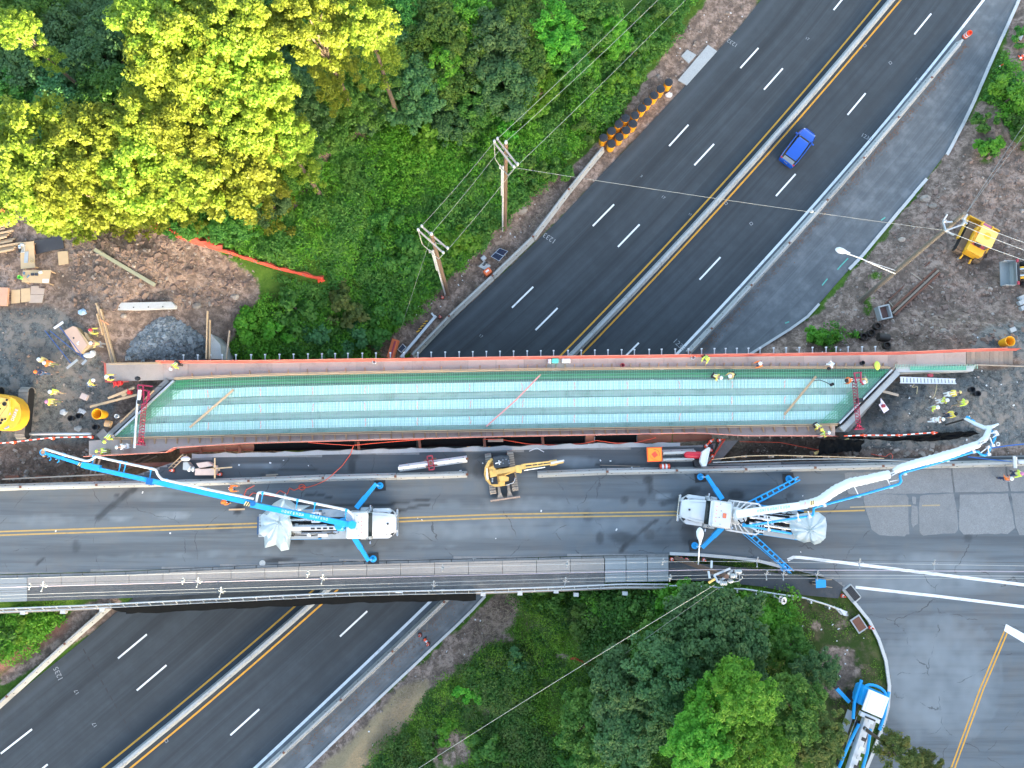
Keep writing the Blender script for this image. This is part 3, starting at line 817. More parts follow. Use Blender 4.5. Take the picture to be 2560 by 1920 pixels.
band(f0,f1,-500,1672,40,ZD+.05,.34,'joint_stone',conc_d,.03)
tan_c=mat('tan_concrete',(.33,.295,.26),.9,var=.16,scale=.8,dirt=.5,dirtcol=(.26,.24,.22),bmp=.2,fine=.12,objrand=.06)
walk_c=mat('dark_walkway',(.115,.115,.115),.9,var=.3,scale=1.0,dirt=.6,dirtcol=(.20,.19,.18),bmp=.3,fine=.3)
band(f1,f2,68,1511,17,ZD+.15,.5,'footway_slab',tan_c)
band(f2,f3,68,1511,11,ZD+.12,.6,'walkway_slab',walk_c,.004)
band(f1,f3,-500,68,5,ZD+.15,.5,'approach_slab',mat('grey_slab',(.27,.285,.285),.9),.03)
band(f1,lambda x:66,1512,1672,3,ZD+.15,.5,'approach_slab',mat('grey_slab',(.27,.285,.285),.9,var=.14,scale=1.2,dirt=.35,dirtcol=(.2,.21,.2),bmp=.2,fine=.15),.03)
rl=thing('bridge_railing',P(640,1500,ZD),'long galvanised railing with black debris netting along the south edge of the old bridge','railing')
RAILP=[(-500,1541),(0,1522),(200,1514),(500,1499),(850,1482),(1000,1478),(1190,1474),(1400,1467),(1560,1460),(1670,1461)]
rp=interp_poly([P(x,y,ZD+1.0) for x,y in RAILP],66)
rp2=[Vector((p.x,p.y-.28,p.z-.45)) for p in rp]
MB().tube(rp,.06).build('top_rail',steel_g,rl,rel=True)
MB().tube([Vector((p.x,p.y-.10,p.z-.35)) for p in rp],.04).build('lower_rail',steel_g,rl,rel=True)
MB().tube([Vector((p.x,p.y-.36,p.z-.55)) for p in rp],.05).build('lower_rail',steel_g,rl,rel=True)
for i in range(0,66,1):
 p=rp[i]
 MB().beam(p,(p.x,p.y-.38,p.z-.6),.05,.07).build('post',steel_g,rl,rel=True)
MB().sweep([Vector((p.x,p.y-.50,ZD-.5)) for p in rp],[(.16,0),(.16,.45),(-.08,.45),(-.08,0)]).build('fascia_beam',mat('fascia',(.30,.25,.2),.9,var=.2,scale=1,dirt=.6,dirtcol=(.13,.08,.06)),rl,rel=True)
for x,y in[(60,1531),(160,1529),(258,1523),(1208,1485),(1300,1483),(1390,1478),(1440,1486),(1562,1483)]:
 MB().box(P(x,y,ZD-.2),(.42,.3,.4),rz=-.04).build('bearing_block',conc_l,rl,rel=True)
 # black netting hangs from the rail over the highway
net=[];n=60
for i in range(n):
 t=i/(n-1);x=268+(1190-268)*t
 top=P(x,lerp_y(RAILP,x)+7,ZD+.55);
 drop=(1530-1513) if t<.85 else 15
 bot=P(x+(18 if t<.05 else 0),lerp_y(RAILP,x)+10+17+1.4*math.sin(i*.9)+(rnd.random()-.5)*2-12*max(0,.06-t)/.06,ZD-.35+.08*math.sin(i*1.7))
 mid=top.lerp(bot,.5)+Vector((0,-.05*math.sin(i*1.1),-.08))
 net.append([top,mid,bot])
mb=MB();base_i=0
mb.v=[tuple(q) for r in net for q in r]
mb.f=[(i*3+k,(i+1)*3+k,(i+1)*3+k+1,i*3+k+1) for i in range(n-1) for k in range(2)]
mb.build('netting',black_f,rl,rel=True,smooth=True)
MB().box(P(998,1481,ZD+.9),(.6,.05,.25)).build('tag_plate',white,rl,rel=True)
# ====== NEW BRIDGE
new=thing('new_bridge',P(1280,1000,5.0),'bridge deck under construction with green rebar over pale steel forms','bridge')
YU=[(285,958),(437,950),(640,941),(960,934),(1280,928),(1600,924),(1920,922),(2240,922)]
YL=[(200,1097),(285,1093),(640,1084.5),(960,1077),(1240,1072),(1740,1064),(2094,1058),(2260,1055)]
ZF=ZD+.05
def DP(X,v,z=ZF):
 a=P(X,lerp_y(YU,X),z);b_=P(X,lerp_y(YL,X),z)
 return a.lerp(b_,v)
def XL(v):return 437+(285-437)*v
def XR(v):return 2225+(2094-2225)*v
def vclip(X):
 v0=(437-X)/152.0 if X<437 else 0.0
 v1=(2225-X)/131.0 if X>2094 else 1.0
 return max(0,v0),min(1,v1)
form_m,nt,b=newmat('deck_form_steel')
co=coords(nt);oi=nt.nodes.new('ShaderNodeObjectInfo')
c=mixc(nt,noise_t(nt,co,1.4,4),(.63,.82,.81),(.76,.91,.90))  # cyan of the reflected sky is mixed into the steel's own colour
c=mixc(nt,mth(nt,'MULTIPLY',oi.outputs['Random'],.14),c,(.75,.92,.93))
nt.links.new(c,b.inputs['Base Color']);b.inputs['Metallic'].default_value=.25;b.inputs['Roughness'].default_value=.45
flange=mat('primed_flange',(.40,.49,.475),.8,var=.18,scale=1.5,dirt=.5,dirtcol=(.09,.11,.10))
rebar_m=mat('epoxy_rebar',(.32,.56,.475),.5,var=.12,scale=1.0)
rebar_d=mat('green_rebar',(.07,.36,.17),.5,var=.25,scale=1.0)
tie_m=mat('coral_tie',(.75,.33,.30),.6,var=.15)
# the steel girders with their flanges
for v,w in((.09,.17),(.415,.12),(.708,.12),(.965,.07)):
 a0,a1=XL(v),XR(v)
 p=[DP(a0+(a1-a0)*k/24,v,ZF-.22) for k in range(25)]
 wd=(DP(1200,0)-DP(1200,1)).length*w
 MB().sweep([q for q in p],[(wd/2,0),(-wd/2,0),(-wd/2,-.08),(-.06,-.08),(-.06,-1.1),(.06,-1.1),(.06,-.08),(wd/2,-.08)]).build('girder',mat('dark_flange',(.13,.20,.18),.8,var=.3,scale=1.5) if v<.1 else flange,new,rel=True)
 # bottom pan so no ground shows between bars at the skew ends
for(e0,e1,xf) in((0,1,XL),(0,1,XR)):
 sgn=1 if xf is XL else-1
 q=[DP(xf(0),0,ZF-.24),DP(xf(1),1,ZF-.24),DP(xf(1)+60*sgn,1,ZF-.24),DP(xf(0)+60*sgn,0,ZF-.24)]
 MB().prism([tuple(p)[:2] for p in q],ZF-.6,ZF-.235).build('end_diaphragm',flange,new,rel=True)
 # corrugated stay-in-place forms, one sheet every 0.9 m in three bays
for v0,v1 in((.185,.35),(.478,.645),(.772,.925)):
 X=300.0
 while X<2215:
  X2=X+26.0
  if X>XL(v0)+2 and X2<XR(v1)-2:
   vs=[];fs=[];k=0
   L=13
   for i in range(L):
    x=X+.1+(25.8)*i/(L-1)
    z=ZF-.14+(.055 if(i//1)%4 in(1,2) else 0)
    vs+=[DP(x,v0,z),DP(x,v1,z)]
   for i in range(L-1):
    fs.append((2*i,2*i+1,2*i+3,2*i+2))
   MB().add(vs,fs).build('form_sheet',form_m,new,rel=True)
  X=X2
  # reinforcement: two mats
def bar(mb,a,b_,t):mb.beam(a,b_,t,t)
top_t,top_l,low=MB(),MB(),MB()
X=286.0;i=0
while X<2224:
 v0,v1=vclip(X)
 if v1-v0>.02:
  jit=rnd.uniform(-.7,.7)
  bar(top_t,DP(X+jit,v0+.004,ZF+.06),DP(X+jit+rnd.uniform(-.5,.5),v1-.004,ZF+.06),.017)
  bar(low,DP(X+.6,max(v0+.004,0),ZF-.05),DP(X+.6,v1-.004,ZF-.05),.010)
 X+=5.75;i+=1
for k in range(19):
 v=.008+.984*k/18
 a0,a1=XL(v)+4,XR(v)-4
 pts=[DP(a0+(a1-a0)*q/20,v,ZF+.09) for q in range(21)]
 for p,q in zip(pts[:-1],pts[1:]):bar(top_l,p,q,.016)
 vv_=min(.995,v+.02)
 pts=[DP(a0+(a1-a0)*q/20,vv_,ZF-.02) for q in range(21)]
 for p,q in zip(pts[:-1],pts[1:]):bar(low,p,q,.009)
top_t.build('transverse_rebar',rebar_m,new,rel=True,kind='stuff')
top_l.build('longitudinal_rebar',rebar_m,new,rel=True,kind='stuff')
low.build('lower_rebar_mat',rebar_d,new,rel=True,kind='stuff')
# parapet stirrups along the north edge lean over
mb=MB()
X=445.0
while X<2222:
 a=DP(X,.012,ZF+.05);b_=DP(X-7,.075,ZF+.30)
 bar(mb,a,b_,.02);bar(mb,b_,DP(X-7,.085,ZF-.1),.018)
 X+=5.75
for v in(.075,.10,.13):
 pts=[DP(440+1770*q/30,v,ZF+.2-v) for q in range(31)]
 for p,q in zip(pts[:-1],pts[1:]):bar(mb,p,q,.026)
mb.build('parapet_stirrups',mat('bright_rebar',(.05,.42,.16),.5,var=.3,scale=.6),new,rel=True,kind='stuff')
# fanned bars at the skewed ends
mb=MB()
for k in range(30):
 v=.02+.96*k/29
 x=XL(v)
 bar(mb,DP(x+3,v,ZF+.11),DP(x+58,min(1,max(0,v-.10+.02*math.sin(k))),ZF+.10),.019)
 x=XR(v)
 bar(mb,DP(x-3,v,ZF+.11),DP(x-58,min(1,max(0,v+.10+.02*math.sin(k))),ZF+.10),.019)
for q in range(6):
 bar(mb,DP(XL(0)+4+q*8,.01,ZF+.13),DP(XL(1)+4+q*8,.99,ZF+.13),.02)
 bar(mb,DP(XR(0)-4-q*8,.01,ZF+.13),DP(XR(1)-4-q*8,.99,ZF+.13),.02)
mb.build('skew_end_rebar',rebar_d,new,rel=True,kind='stuff')
# coral marker ties on the mat
mb=MB()
for X in list(range(520,2080,131)):
 for v in(.24,.31,.53,.60,.81,.88):
  mb.beam(DP(X+rnd.uniform(-3,3),v-.03,ZF+.10),DP(X,v+.03,ZF+.10),.05,.03)
mb.build('chalk_tie',tie_m,new,rel=True,kind='stuff')
# edge forms: long boards in 4.9 m lengths
for YY,sgn in((YU,-1),(YL,1)):
 X0,X1=(437,2225) if sgn<0 else(285,2094)
 n=13
 for i in range(n):
  a,b_=X0+(X1-X0)*i/n,X0+(X1-X0)*(i+1)/n-1
  v=-.014 if sgn<0 else 1.014
  MB().beam(DP(a,v,ZF+.02),DP(b_,v,ZF+.02),.09,.34).build('edge_board',wood,new,rel=True)
  MB().beam(DP(a,v+sgn*.028,ZF+.16),DP(b_,v+sgn*.028,ZF+.16),.06,.09).build('edge_rail',wood,new,rel=True)
  # triangular kickers
X=480.0
while X<2215:
 a=DP(X,-.03,ZF+.10);b_=DP(X,-.115,ZF-.13)
 d=(b_-a);w=.045
 mbk=MB();r=Vector((1,0,0))*.05
 c1=Vector((a.x,a.y,ZF-.13))
 mbk.loft([[a-r,b_-r,c1-r],[a+r,b_+r,c1+r]])
 mbk.build('kicker',wood,new,rel=True)
 X+=48 if X<1280 else 23.4
X=300.0
while X<2095:
 a=DP(X,1.03,ZF+.12);b_=DP(X+2,1.14,ZF-.13)
 c1=Vector((a.x,a.y,ZF-.13));r=Vector((1,0,0))*.06
 MB().loft([[a-r,b_-r,c1-r],[a+r,b_+r,c1+r]]).build('kicker',wood,new,rel=True)
 X+=28.2
 # plywood walkways either side
WU0=[(262,908),(400,908),(640,907),(1280,898),(1920,890),(2253,886),(2441,878),(2540,876)]
WU1=[(262,954),(437,949),(640,940),(1280,927),(1920,921),(2240,919),(2400,912),(2540,911)]
ZW=ZF-.15
def panels(A,B,xs_,z,name,m,h=.06):
 for a,b_ in zip(xs_[:-1],xs_[1:]):
  q=[P(a+.25,lerp_y(A,a),z),P(b_-.25,lerp_y(A,b_),z),P(b_-.25,lerp_y(B,b_),z),P(a+.25,lerp_y(B,a),z)]
  zz=z+rnd.uniform(-.012,.012)
  MB().prism([tuple(p)[:2] for p in q],zz-h,zz).build(name,m,new,rel=True)
panels(WU0,WU1,list(np.r_[262,410,np.arange(470,2415,70),2415]),ZW,'plywood_panel',ply)
panels(WU0,WU1,list(np.linspace(2416,2532,11)),ZW,'walkway_plank',wood_g)
WL0=[(222,1102),(285,1097),(640,1088),(1240,1075),(1740,1067),(2100,1061)]
WL1=[(222,1141),(440,1130),(445,1119),(640,1108),(1240,1092),(1740,1083),(1852,1090),(2090,1090)]
panels(WL0,WL1,list(np.r_[222,296,370,444,np.arange(514,2090,70),2088]),ZW,'plywood_panel',ply)
# timber joists under the walkways, and outrigger tubes beyond the north edge
for px in(459,495,526,556,590,628,663,699,734,770,805,838,870,906,940,976,1010,1045,1078,1113,1148,1182,1216,1250,1284,1318,1352,1384,1420,1453,1487,1520,1554,1586,1623,1654,1688,1721,1754,1786,1814,1842,1871,1900,1934,1965,1998,2031,2065,2090,2120,2155,2188):
 a=P(px,lerp_y(WU0,px)-20,ZW+.02);b_=P(px,lerp_y(WU0,px)+3,ZW-.12)
 br=MB().beam(a,b_,.085,.085).build('outrigger_tube',steel_g,new,rel=True)
 MB().box(a,(.15,.10,.16)).build('end_cap',white,new,rel=True)
for k in range(60):
 px=470+1590*k/59
 a=P(px,lerp_y(WL0,px),ZW-.14);b_=P(px,lerp_y(WL1,px)+(6 if px>1800 else 1),ZW-.14)
 MB().beam(a,b_,.07,.14).build('joist',wood_g,new,rel=True)
 # orange safety mesh on rails along both edges
mesh_m,nt,b=newmat('safety_mesh')
co=coords(nt)
c=mixc(nt,noise_t(nt,mapping(nt,co,(1,1,1)),2.5,4),(.47,.085,.075),(.55,.15,.10))
nt.links.new(c,b.inputs['Base Color']);b.inputs['Roughness'].default_value=.7
def fence(name,A,x0,x1,n,z0,h,lean,parent,m=mesh_m,posts=True,slack=.05):
 """a leaning band of mesh with three rails and posts"""
 top=[];bot=[]
 for i in range(n):
  x=x0+(x1-x0)*i/(n-1)
  p=P(x,lerp_y(A,x),z0);bot.append(p)
  top.append(Vector((p.x,p.y+lean,z0+h+rnd.uniform(-slack,slack))))
 mb=MB();vs=[]
 for a,b_ in zip(bot,top):
  vs+=[a,a.lerp(b_,.5)+Vector((0,rnd.uniform(-slack,slack)*.6,0)),b_]
 mb.add(vs,[(i*3+k,i*3+3+k,i*3+4+k,i*3+1+k) for i in range(n-1) for k in range(2)])
 mb.build('safety_mesh',m,parent,rel=True)
 for t in(.35,.68,1.0):
  MB().tube([a.lerp(b_,t)+Vector((0,.03,.01)) for a,b_ in zip(bot,top)][::max(1,n//40)],.028,4).build('mesh_rail',mat('pale_orange_rail',(.70,.25,.19),.7),parent,rel=True)
WU0m=[(x,y+1) for x,y in WU0]
fence('f',WU0m,399,2540,120,ZW+.05,.75,.12,new)
fence('f',[(262,907),(399,907)],262,262.5,2,ZW,.5,0,new)
WL1m=[(x,y-1) for x,y in WL1]
fence('f',WL1m,446,2088,90,ZW+.05,1.0,-.10,new)
fence('f',WL1m,226,444,14,ZW+.05,1.0,-.10,new)
# west end of the north walkway: orange edge strips
for q in([(262,908),(265,954)],[(264,954),(322,954)]):
 MB().beam(P(*q[0],ZW+.05),P(*q[1],ZW+.05),.12,.12).build('edge_strip',mesh_m,new,rel=True)
for yy in(908,911):
 MB().beam(P(272,yy,ZW+.5),P(402,yy-2,ZW+.5),.06,.10).build('guard_board',wood,new,rel=True)
for px in range(290,402,28):
 MB().beam(P(px,909,ZW),P(px,909,ZW+.55),.06,.06).build('guard_post',wood,new,rel=True)
 # skewed end headers: steel dam, concrete header, boards
def skew(x0,y0,x1,y1,w,z,h,name,m):
 MB().beam(P(x0,y0,z),P(x1,y1,z),w,h).build(name,m,new,rel=True)
skew(283,1095,436,952,.16,ZF+.05,.35,'end_dam',steel_g)
skew(268,1093,421,950,.40,ZF-.12,.3,'header_form',conc_d)
skew(300,1056,385,976,.12,ZF+.10,.10,'header_board',wood)
skew(250,1095,268,1080,.8,ZF-.1,.3,'header_form',conc_d)
skew(2228,925,2097,1059,.14,ZF+.06,.35,'end_dam',steel_g)
skew(2243,930,2103,1074,.52,ZF-.02,.35,'concrete_header',conc)
skew(2232,930,2104,1062,.08,ZF+.05,.4,'header_plate',steel_d)
skew(2225,935,2243,905,.14,ZF+.1,.12,'header_board',wood_g)
# abutment walls
MB().prism([tuple(P(x,y,6.8))[:2] for x,y in[(240,1112),(425,935),(440,935),(285,1112)]],1.5,ZF-.42).build('abutment_wall',conc_d,new,rel=True)
MB().prism([tuple(P(x,y,6.8))[:2] for x,y in[(2085,1080),(2230,930),(2250,930),(2125,1080)]],.5,ZF-.42).build('abutment_wall',conc_d,new,rel=True)
MB().prism([tuple(P(x,y,6.3))[:2] for x,y in[(1806,1103),(1852,1100),(1800,1160),(1776,1164)]],1.0,5.6).build('abutment_wall',conc_d,old,rel=True)
# wing wall cap with rebar at the north-east corner
wq=[P(2240,931,ZF-.1),P(2432,928,ZF-.1),P(2438,914,ZF-.1),P(2240,918,ZF-.1)]
MB().prism([tuple(p)[:2] for p in wq],ZF-2.5,ZF-.06).build('wing_wall',conc_l,new,rel=True)
MB().beam(P(2275,921,ZF),P(2415,920,ZF),.35,.04).build('wing_groove',mat('green_primer',(.10,.42,.28),.7),new,rel=True)
mb=MB()
for X in range(2240,2445,4):
 bar(mb,P(X,922,ZF),P(X-1,911,ZF+.5),.03)
mb.build('wing_rebar',rebar_m,new,rel=True,kind='stuff')
MB().beam(P(2436,912,ZF),P(2560,916,ZF),.10,.2).build('edge_board',wood_g,new,rel=True)
# north-west wing wall by the stone heap
MB().prism([tuple(P(x,y,6.5))[:2] for x,y in[(528,898),(528,835),(552,862),(556,898)]],2.5,6.6).build('wing_wall',conc,new,rel=True)
# rusty fascia, timber and black fabric over the gap between the bridges
gapb=thing('gap_cover',P(900,1118,6.5),'black fabric sheeting and brown boards covering the slot between the two bridges','debris shield')
def gsheet(x0,x1,y0a,y1a,m,name,z=6.9,dz=-.35,n=12,wav=.03):
 A=[];
 for i in range(n):
  t=i/(n-1);x=x0+(x1-x0)*t
  ya=lerp_y(WL1,x)+y0a;yb=lerp_y(NORTH,x)+y1a+(rnd.random()-.5)*2*(1 if wav>.02 else 0)
  p,q=P(x,ya,z),P(x,yb,z-.05)
  A.append([p,p.lerp(q,.35)+Vector((0,0,dz*.6+rnd.uniform(-wav,wav))),p.lerp(q,.7)+Vector((0,0,dz*.7+rnd.uniform(-wav,wav))),q])
 mb=MB();mb.v=[tuple(q) for r in A for q in r]
 mb.f=[(i*4+k,i*4+4+k,i*4+5+k,i*4+1+k) for i in range(n-1) for k in range(3)]
 return mb.build(name,m,gapb,rel=True,smooth=True)
for x0,x1 in((632,885),(889,1040),(1046,1208),(1214,1352),(1360,1462),(1488,1592)):
 gsheet(x0,x1,1.5,-12,black_f,'fabric_sheet',wav=.06)
brownb=mat('brown_form_board',(.20,.085,.05),.8,var=.25,scale=1.4,dirt=.4,dirtcol=(.09,.05,.04),objrand=.1)
for x0,x1 in((448,560),(562,634),(1464,1486),(1594,1680),(1682,1780)):
 gsheet(x0,x1,2,-14 if x0<600 else-10,brownb,'form_board',dz=-.2,n=4,wav=.005)
 # pale saw-cut concrete lip of the old deck with ragged edge
lip=[]
nl=90
for i in range(nl):
 x=480+(1700-480)*i/(nl-1)
 lip.append(tuple(P(x,lerp_y(NORTH,x)-12+4*abs(math.sin(i*.55))+rnd.uniform(-1,1),ZD+.02))[:2])
lip2=[tuple(P(x,lerp_y(NORTH,x)+.5,ZD+.02))[:2] for x in np.linspace(1700,480,30)]
MB().prism(lip+lip2,ZD-.2,ZD+.05).build('cut_edge',conc,old,rel=True)
for x in(500,598,895,1048,1210,1356):
 MB().beam(P(x,lerp_y(WL1,x)+3,6.95),P(x+3,lerp_y(NORTH,x)-4,6.95),.22,.12).build('needle_beam',rust,gapb,rel=True)
MB().box(P(1239,1101,7.0),(1.35,.26,.08),rz=.0).solo('loose_board',wood_g,'short pale board lying across the black sheeting above the yellow excavator','board')
# ====== CONCRETE BARRIERS
barr_m=mat('barrier_concrete',(.37,.38,.37),.85,var=.10,scale=1.2,dirt=.45,dirtcol=(.20,.195,.18),bmp=.15,fine=.14,objrand=.12)
JPROF=[(.30,0),(.30,.08),(.20,.26),(.09,.82),(-.09,.82),(-.20,.26),(-.30,.08),(-.30,0)]
slot_m=mat('slot_shadow',(.035,.035,.035),.9)
def barrier(x0,y0,x1,y1,z,label,group,m=None,name='concrete_barrier',slots=True,pins=True,sc=1.0):
 a,b_=P(x0,y0,z+.45),P(x1,y1,z+.45)
 a.z=b_.z=z
 d=(b_-a).normalized();L=(b_-a).length
 o=thing(name,a+d*(L/2),label,'barrier',group,math.atan2(d.y,d.x))
 h=L/2-.03
 e=.03
 MB().sweep([(-h,0,0),(h,0,0)],[(q*sc,r) for q,r in JPROF]).build('body',m or barr_m,o)
 if slots:
  mb=MB();k=max(3,int(L/1.2))
  for i in range(k):
   x=-h+(i+.5)*2*h/k
   for s in(-1,1):
    if rnd.random()<.85:
     mb.beam((x+s*.25,s*.165*sc,.45),(x+s*.25+.10,s*.165*sc,.45),.05,.09,up=(0,-s*.2,1))
  mb.build('drain_slot',slot_m,o,kind='stuff')
 if pins:
  MB().box((h+.03,0,.70),(.22,.20,.26)).build('pin_loop',rust,o)
 return o
OLDJ=[(-120,1223),(58,1217),(247,1212),(436,1208),(625,1202),(810,1195),(990,1191),(1168,1186)]
nm_=['first barrier of the bridge road row at the cropped west end','barrier of the bridge road row beside the dark trench','barrier of the bridge road row under the tip of the blue boom','barrier of the bridge road row crossed by the blue boom','barrier with an orange hose draped at its east end','barrier north of the white truck with hose crossing its middle joint','barrier just west of the loose clamped barrier and yellow excavator']
for i in range(7):
 barrier(*OLDJ[i],*OLDJ[i+1],ZD,nm_[i],'concrete barriers along the old bridge road')
OLDJ2=[(1343,1186),(1517,1179),(1690,1176),(1862,1173),(2034,1169),(2203,1165),(2377,1162),(2539,1157),(2720,1152)]
nm_=['barrier starting right beside the excavator arm','barrier below the square orange board with a dark wet stain','barrier touching the north-west outrigger of the white boom truck','barrier between the two north outriggers of the white boom truck','barrier east of the ladder-like north outrigger','barrier passing beneath the white wrapped boom','barrier with a small orange mark past the white boom','last barrier of the row at the cropped east edge']
for i in range(8):
 barrier(*OLDJ2[i],*OLDJ2[i+1],ZD,nm_[i],'concrete barriers along the old bridge road')
lb=barrier(996,1171,1168,1147,ZD,'loose whitish barrier lying askew with a red lifting clamp on it',None,m=mat('white_concrete',(.66,.68,.69),.8,var=.08,scale=1.5,dirt=.2,dirtcol=(.4,.4,.4),fine=.1))
cl=thing('lifting_clamp',P(1078,1157,ZD+.55),'red steel lifting clamp straddling the loose whitish barrier','clamp',rz=math.atan2(24,172)+.04)
red_m=mat('red_steel',(.34,.04,.06),.5,.1,var=.15)
for s in(-1,1):
 MB().beam((s*.22,-.62,.35),(s*.22,.62,.35),.09,.12).build('clamp_arm',red_m,cl)
for y in(-.6,-.25,.25,.6):
 MB().beam((-.26,y,.36),(.26,y,.36),.09,.10).build('cross_bar',red_m,cl)
for s in(-1,1):
 MB().box((0,s*.30,.1),(1.0,.10,.35)).build('grip_pad',rust,cl)
MB().box((0,0,.5),(.2,.3,.2)).build('shackle',rust,cl)
HL=[(1507,371),(1421,476),(1332,594),(1231,691),(1123,792),(1030,890)]
nm_=['barrier beginning right behind the yellow sand barrels','pale barrier between the two utility poles','barrier next to the flat solar panels','barrier opposite the foot of the conduit pole','barrier beside the fallen grey pipe, running under the new bridge']
for i in range(5):
 barrier(*HL[i],*HL[i+1],0,nm_[i],'concrete barriers on the left verge of the highway')
HL2=[(275,1512),(167,1607),(23,1738),(-130,1876)]
nm_=['barrier emerging below the black netting at the lower left','barrier beside the red brown ground at the lower left','barrier running out of the photo at the lower left']
for i in range(3):
 barrier(*HL2[i],*HL2[i+1],0,nm_[i],'concrete barriers on the left verge of the highway')
nm_=['first ramp barrier with the orange drum at its tip','ramp barrier level with the blue car front','ramp barrier right of the blue car','ramp barrier with litter at its foot','ramp barrier below the crossing overhead wire','long ramp barrier halfway down the grey ramp','ramp barrier with brown debris along its foot','last ramp barrier before the new bridge','ramp barrier in the shade under the bridges','ramp barrier in the deep shade between the bridges','ramp barrier below the old bridge','ramp barrier beside the cones and sand spill','ramp barrier with a leaf litter strip','ramp barrier at the bottom edge of the photo','cropped ramp barrier end at the bottom edge']
for i in range(len(BAR_R)-1):
 (x0,y0),(x1,y1)=BAR_R[i],BAR_R[i+1]
 if i in(8,9):continue
 barrier(x0,y0,x1,y1,0,nm_[i],'concrete barriers between highway and ramp',slots=True)
 # central reservation barrier, cast in place
md=thing('median_barrier',P(1600,710,0),'continuous pale concrete barrier between the yellow lines down the middle of the highway','barrier')
MID=[((a[0]+b_[0])/2+2,a[1]) for a,b_ in zip(YEL_L,YEL_R)]
mp=[Vector((p.x,p.y,0)) for p in interp_poly(PL(ext(MID,260,260),.4),27)]
for a,b_ in zip(mp[:-1],mp[1:]):
 d=(b_-a).normalized()
 MB().sweep([a+d*.02,b_-d*.02],[(.32,0),(.32,.10),(.23,.30),(.12,.82),(-.12,.82),(-.23,.30),(-.32,.10),(-.32,0)]).build('barrier_segment',conc,md,rel=True)
 # ====== VEHICLES AND MACHINES
wpaint=mat('white_paint',(.60,.62,.63),.35,var=.03,scale=2,dirt=.35,dirtcol=(.40,.40,.39))
blue=mat('pump_blue',(.012,.34,.74),.4,var=.10,scale=2,dirt=.35,dirtcol=(.13,.30,.42))
rubber=mat('tyre_rubber',(.022,.022,.023),.85,var=.2)
glass=mat('dark_glass',(.012,.02,.022),.08,var=.1,spec=.6)
chrome=mat('bright_metal',(.6,.62,.64),.25,.9,var=.05)
gplate=mat('tread_plate',(.42,.45,.46),.55,.35,var=.1,scale=3,dirt=.3,dirtcol=(.2,.2,.2))
blackp=mat('black_paint',(.018,.019,.021),.5,var=.15)
hose_m=mat('black_hose',(.015,.015,.016),.7)
orange_p=mat('orange_paint',(.75,.16,.05),.6,var=.06)
placard=mat('orange_placard',(.62,.16,.08),.6,var=.1)
yel=mat('machine_yellow',(.80,.42,.03),.45,var=.07,scale=2,dirt=.25,dirtcol=(.35,.2,.06))
tan_y=mat('faded_yellow',(.66,.42,.12),.5,var=.10,scale=2,dirt=.35,dirtcol=(.28,.19,.09))
track_m=mat('track_steel',(.25,.23,.205),.7,.3,var=.2,scale=4,dirt=.5,dirtcol=(.18,.14,.11))
track_d=mat('muddy_track',(.20,.135,.085),.85,.1,var=.25,scale=4)
film,nt,b=newmat('plastic_film')
co=coords(nt)
nt.links.new(mixc(nt,noise_t(nt,co,2.2,4),(.55,.68,.72),(.78,.88,.90)),b.inputs['Base Color'])
b.inputs['Roughness'].default_value=.3
tr=nt.nodes.new('ShaderNodeBsdfTransparent');mx=nt.nodes.new('ShaderNodeMixShader');tl=nt.nodes.new('ShaderNodeBsdfTranslucent');mx2=nt.nodes.new('ShaderNodeMixShader')
tl.inputs[0].default_value=(.7,.82,.86,1);mx2.inputs[0].default_value=.35
out=nt.nodes['Material Output']
nt.links.new(b.outputs[0],mx2.inputs[1]);nt.links.new(tl.outputs[0],mx2.inputs[2])
nt.links.new(mth(nt,'MULTIPLY_ADD',noise_t(nt,co,1.3,5),.3),mx.inputs[0]);mx.inputs[0].links[0].from_node.inputs[2].default_value=.66
nt.links.new(tr.outputs[0],mx.inputs[1]);nt.links.new(mx2.outputs[0],mx.inputs[2]);nt.links.new(mx.outputs[0],out.inputs['Surface'])
def wheel(parent,x,y,r,w,name='wheel',rimm=None):
 o=MB().lathe([(r*.55,-w/2),(r*.92,-w/2),(r,-w*.36),(r,w*.36),(r*.92,w/2),(r*.55,w/2)],20,(x,y,r),Matrix.Rotation(math.pi/2,3,'X')).build(name,rubber,parent,smooth=True)
 MB().lathe([(r*.15,-w*.42),(r*.5,-w*.36),(r*.56,-w*.46),(r*.56,w*.46),(r*.5,w*.36),(r*.15,w*.42)],14,(x,y,r),Matrix.Rotation(math.pi/2,3,'X')).build('rim',rimm or chrome,o,smooth=True)
 return o
def hazard(mb_y,mb_k,a,b_,w,up=.012):
 """yellow and black slanted bars on the top of a boom"""
 d=(b_-a);L=d.length;d.normalize();n=Vector((-d.y,d.x,0)).normalized()
 k=5
 for i in range(k):
  t0=L*i/k;t1=L*(i+1)/k;s_=L*.12
  q=[a+d*(t0-s_)-n*w/2,a+d*(t1-s_)-n*w/2,a+d*(t1+s_)+n*w/2,a+d*(t0+s_)+n*w/2]
  (mb_y if i%2==0 else mb_k).sheet([(p.x,p.y,p.z+up) for p in q])
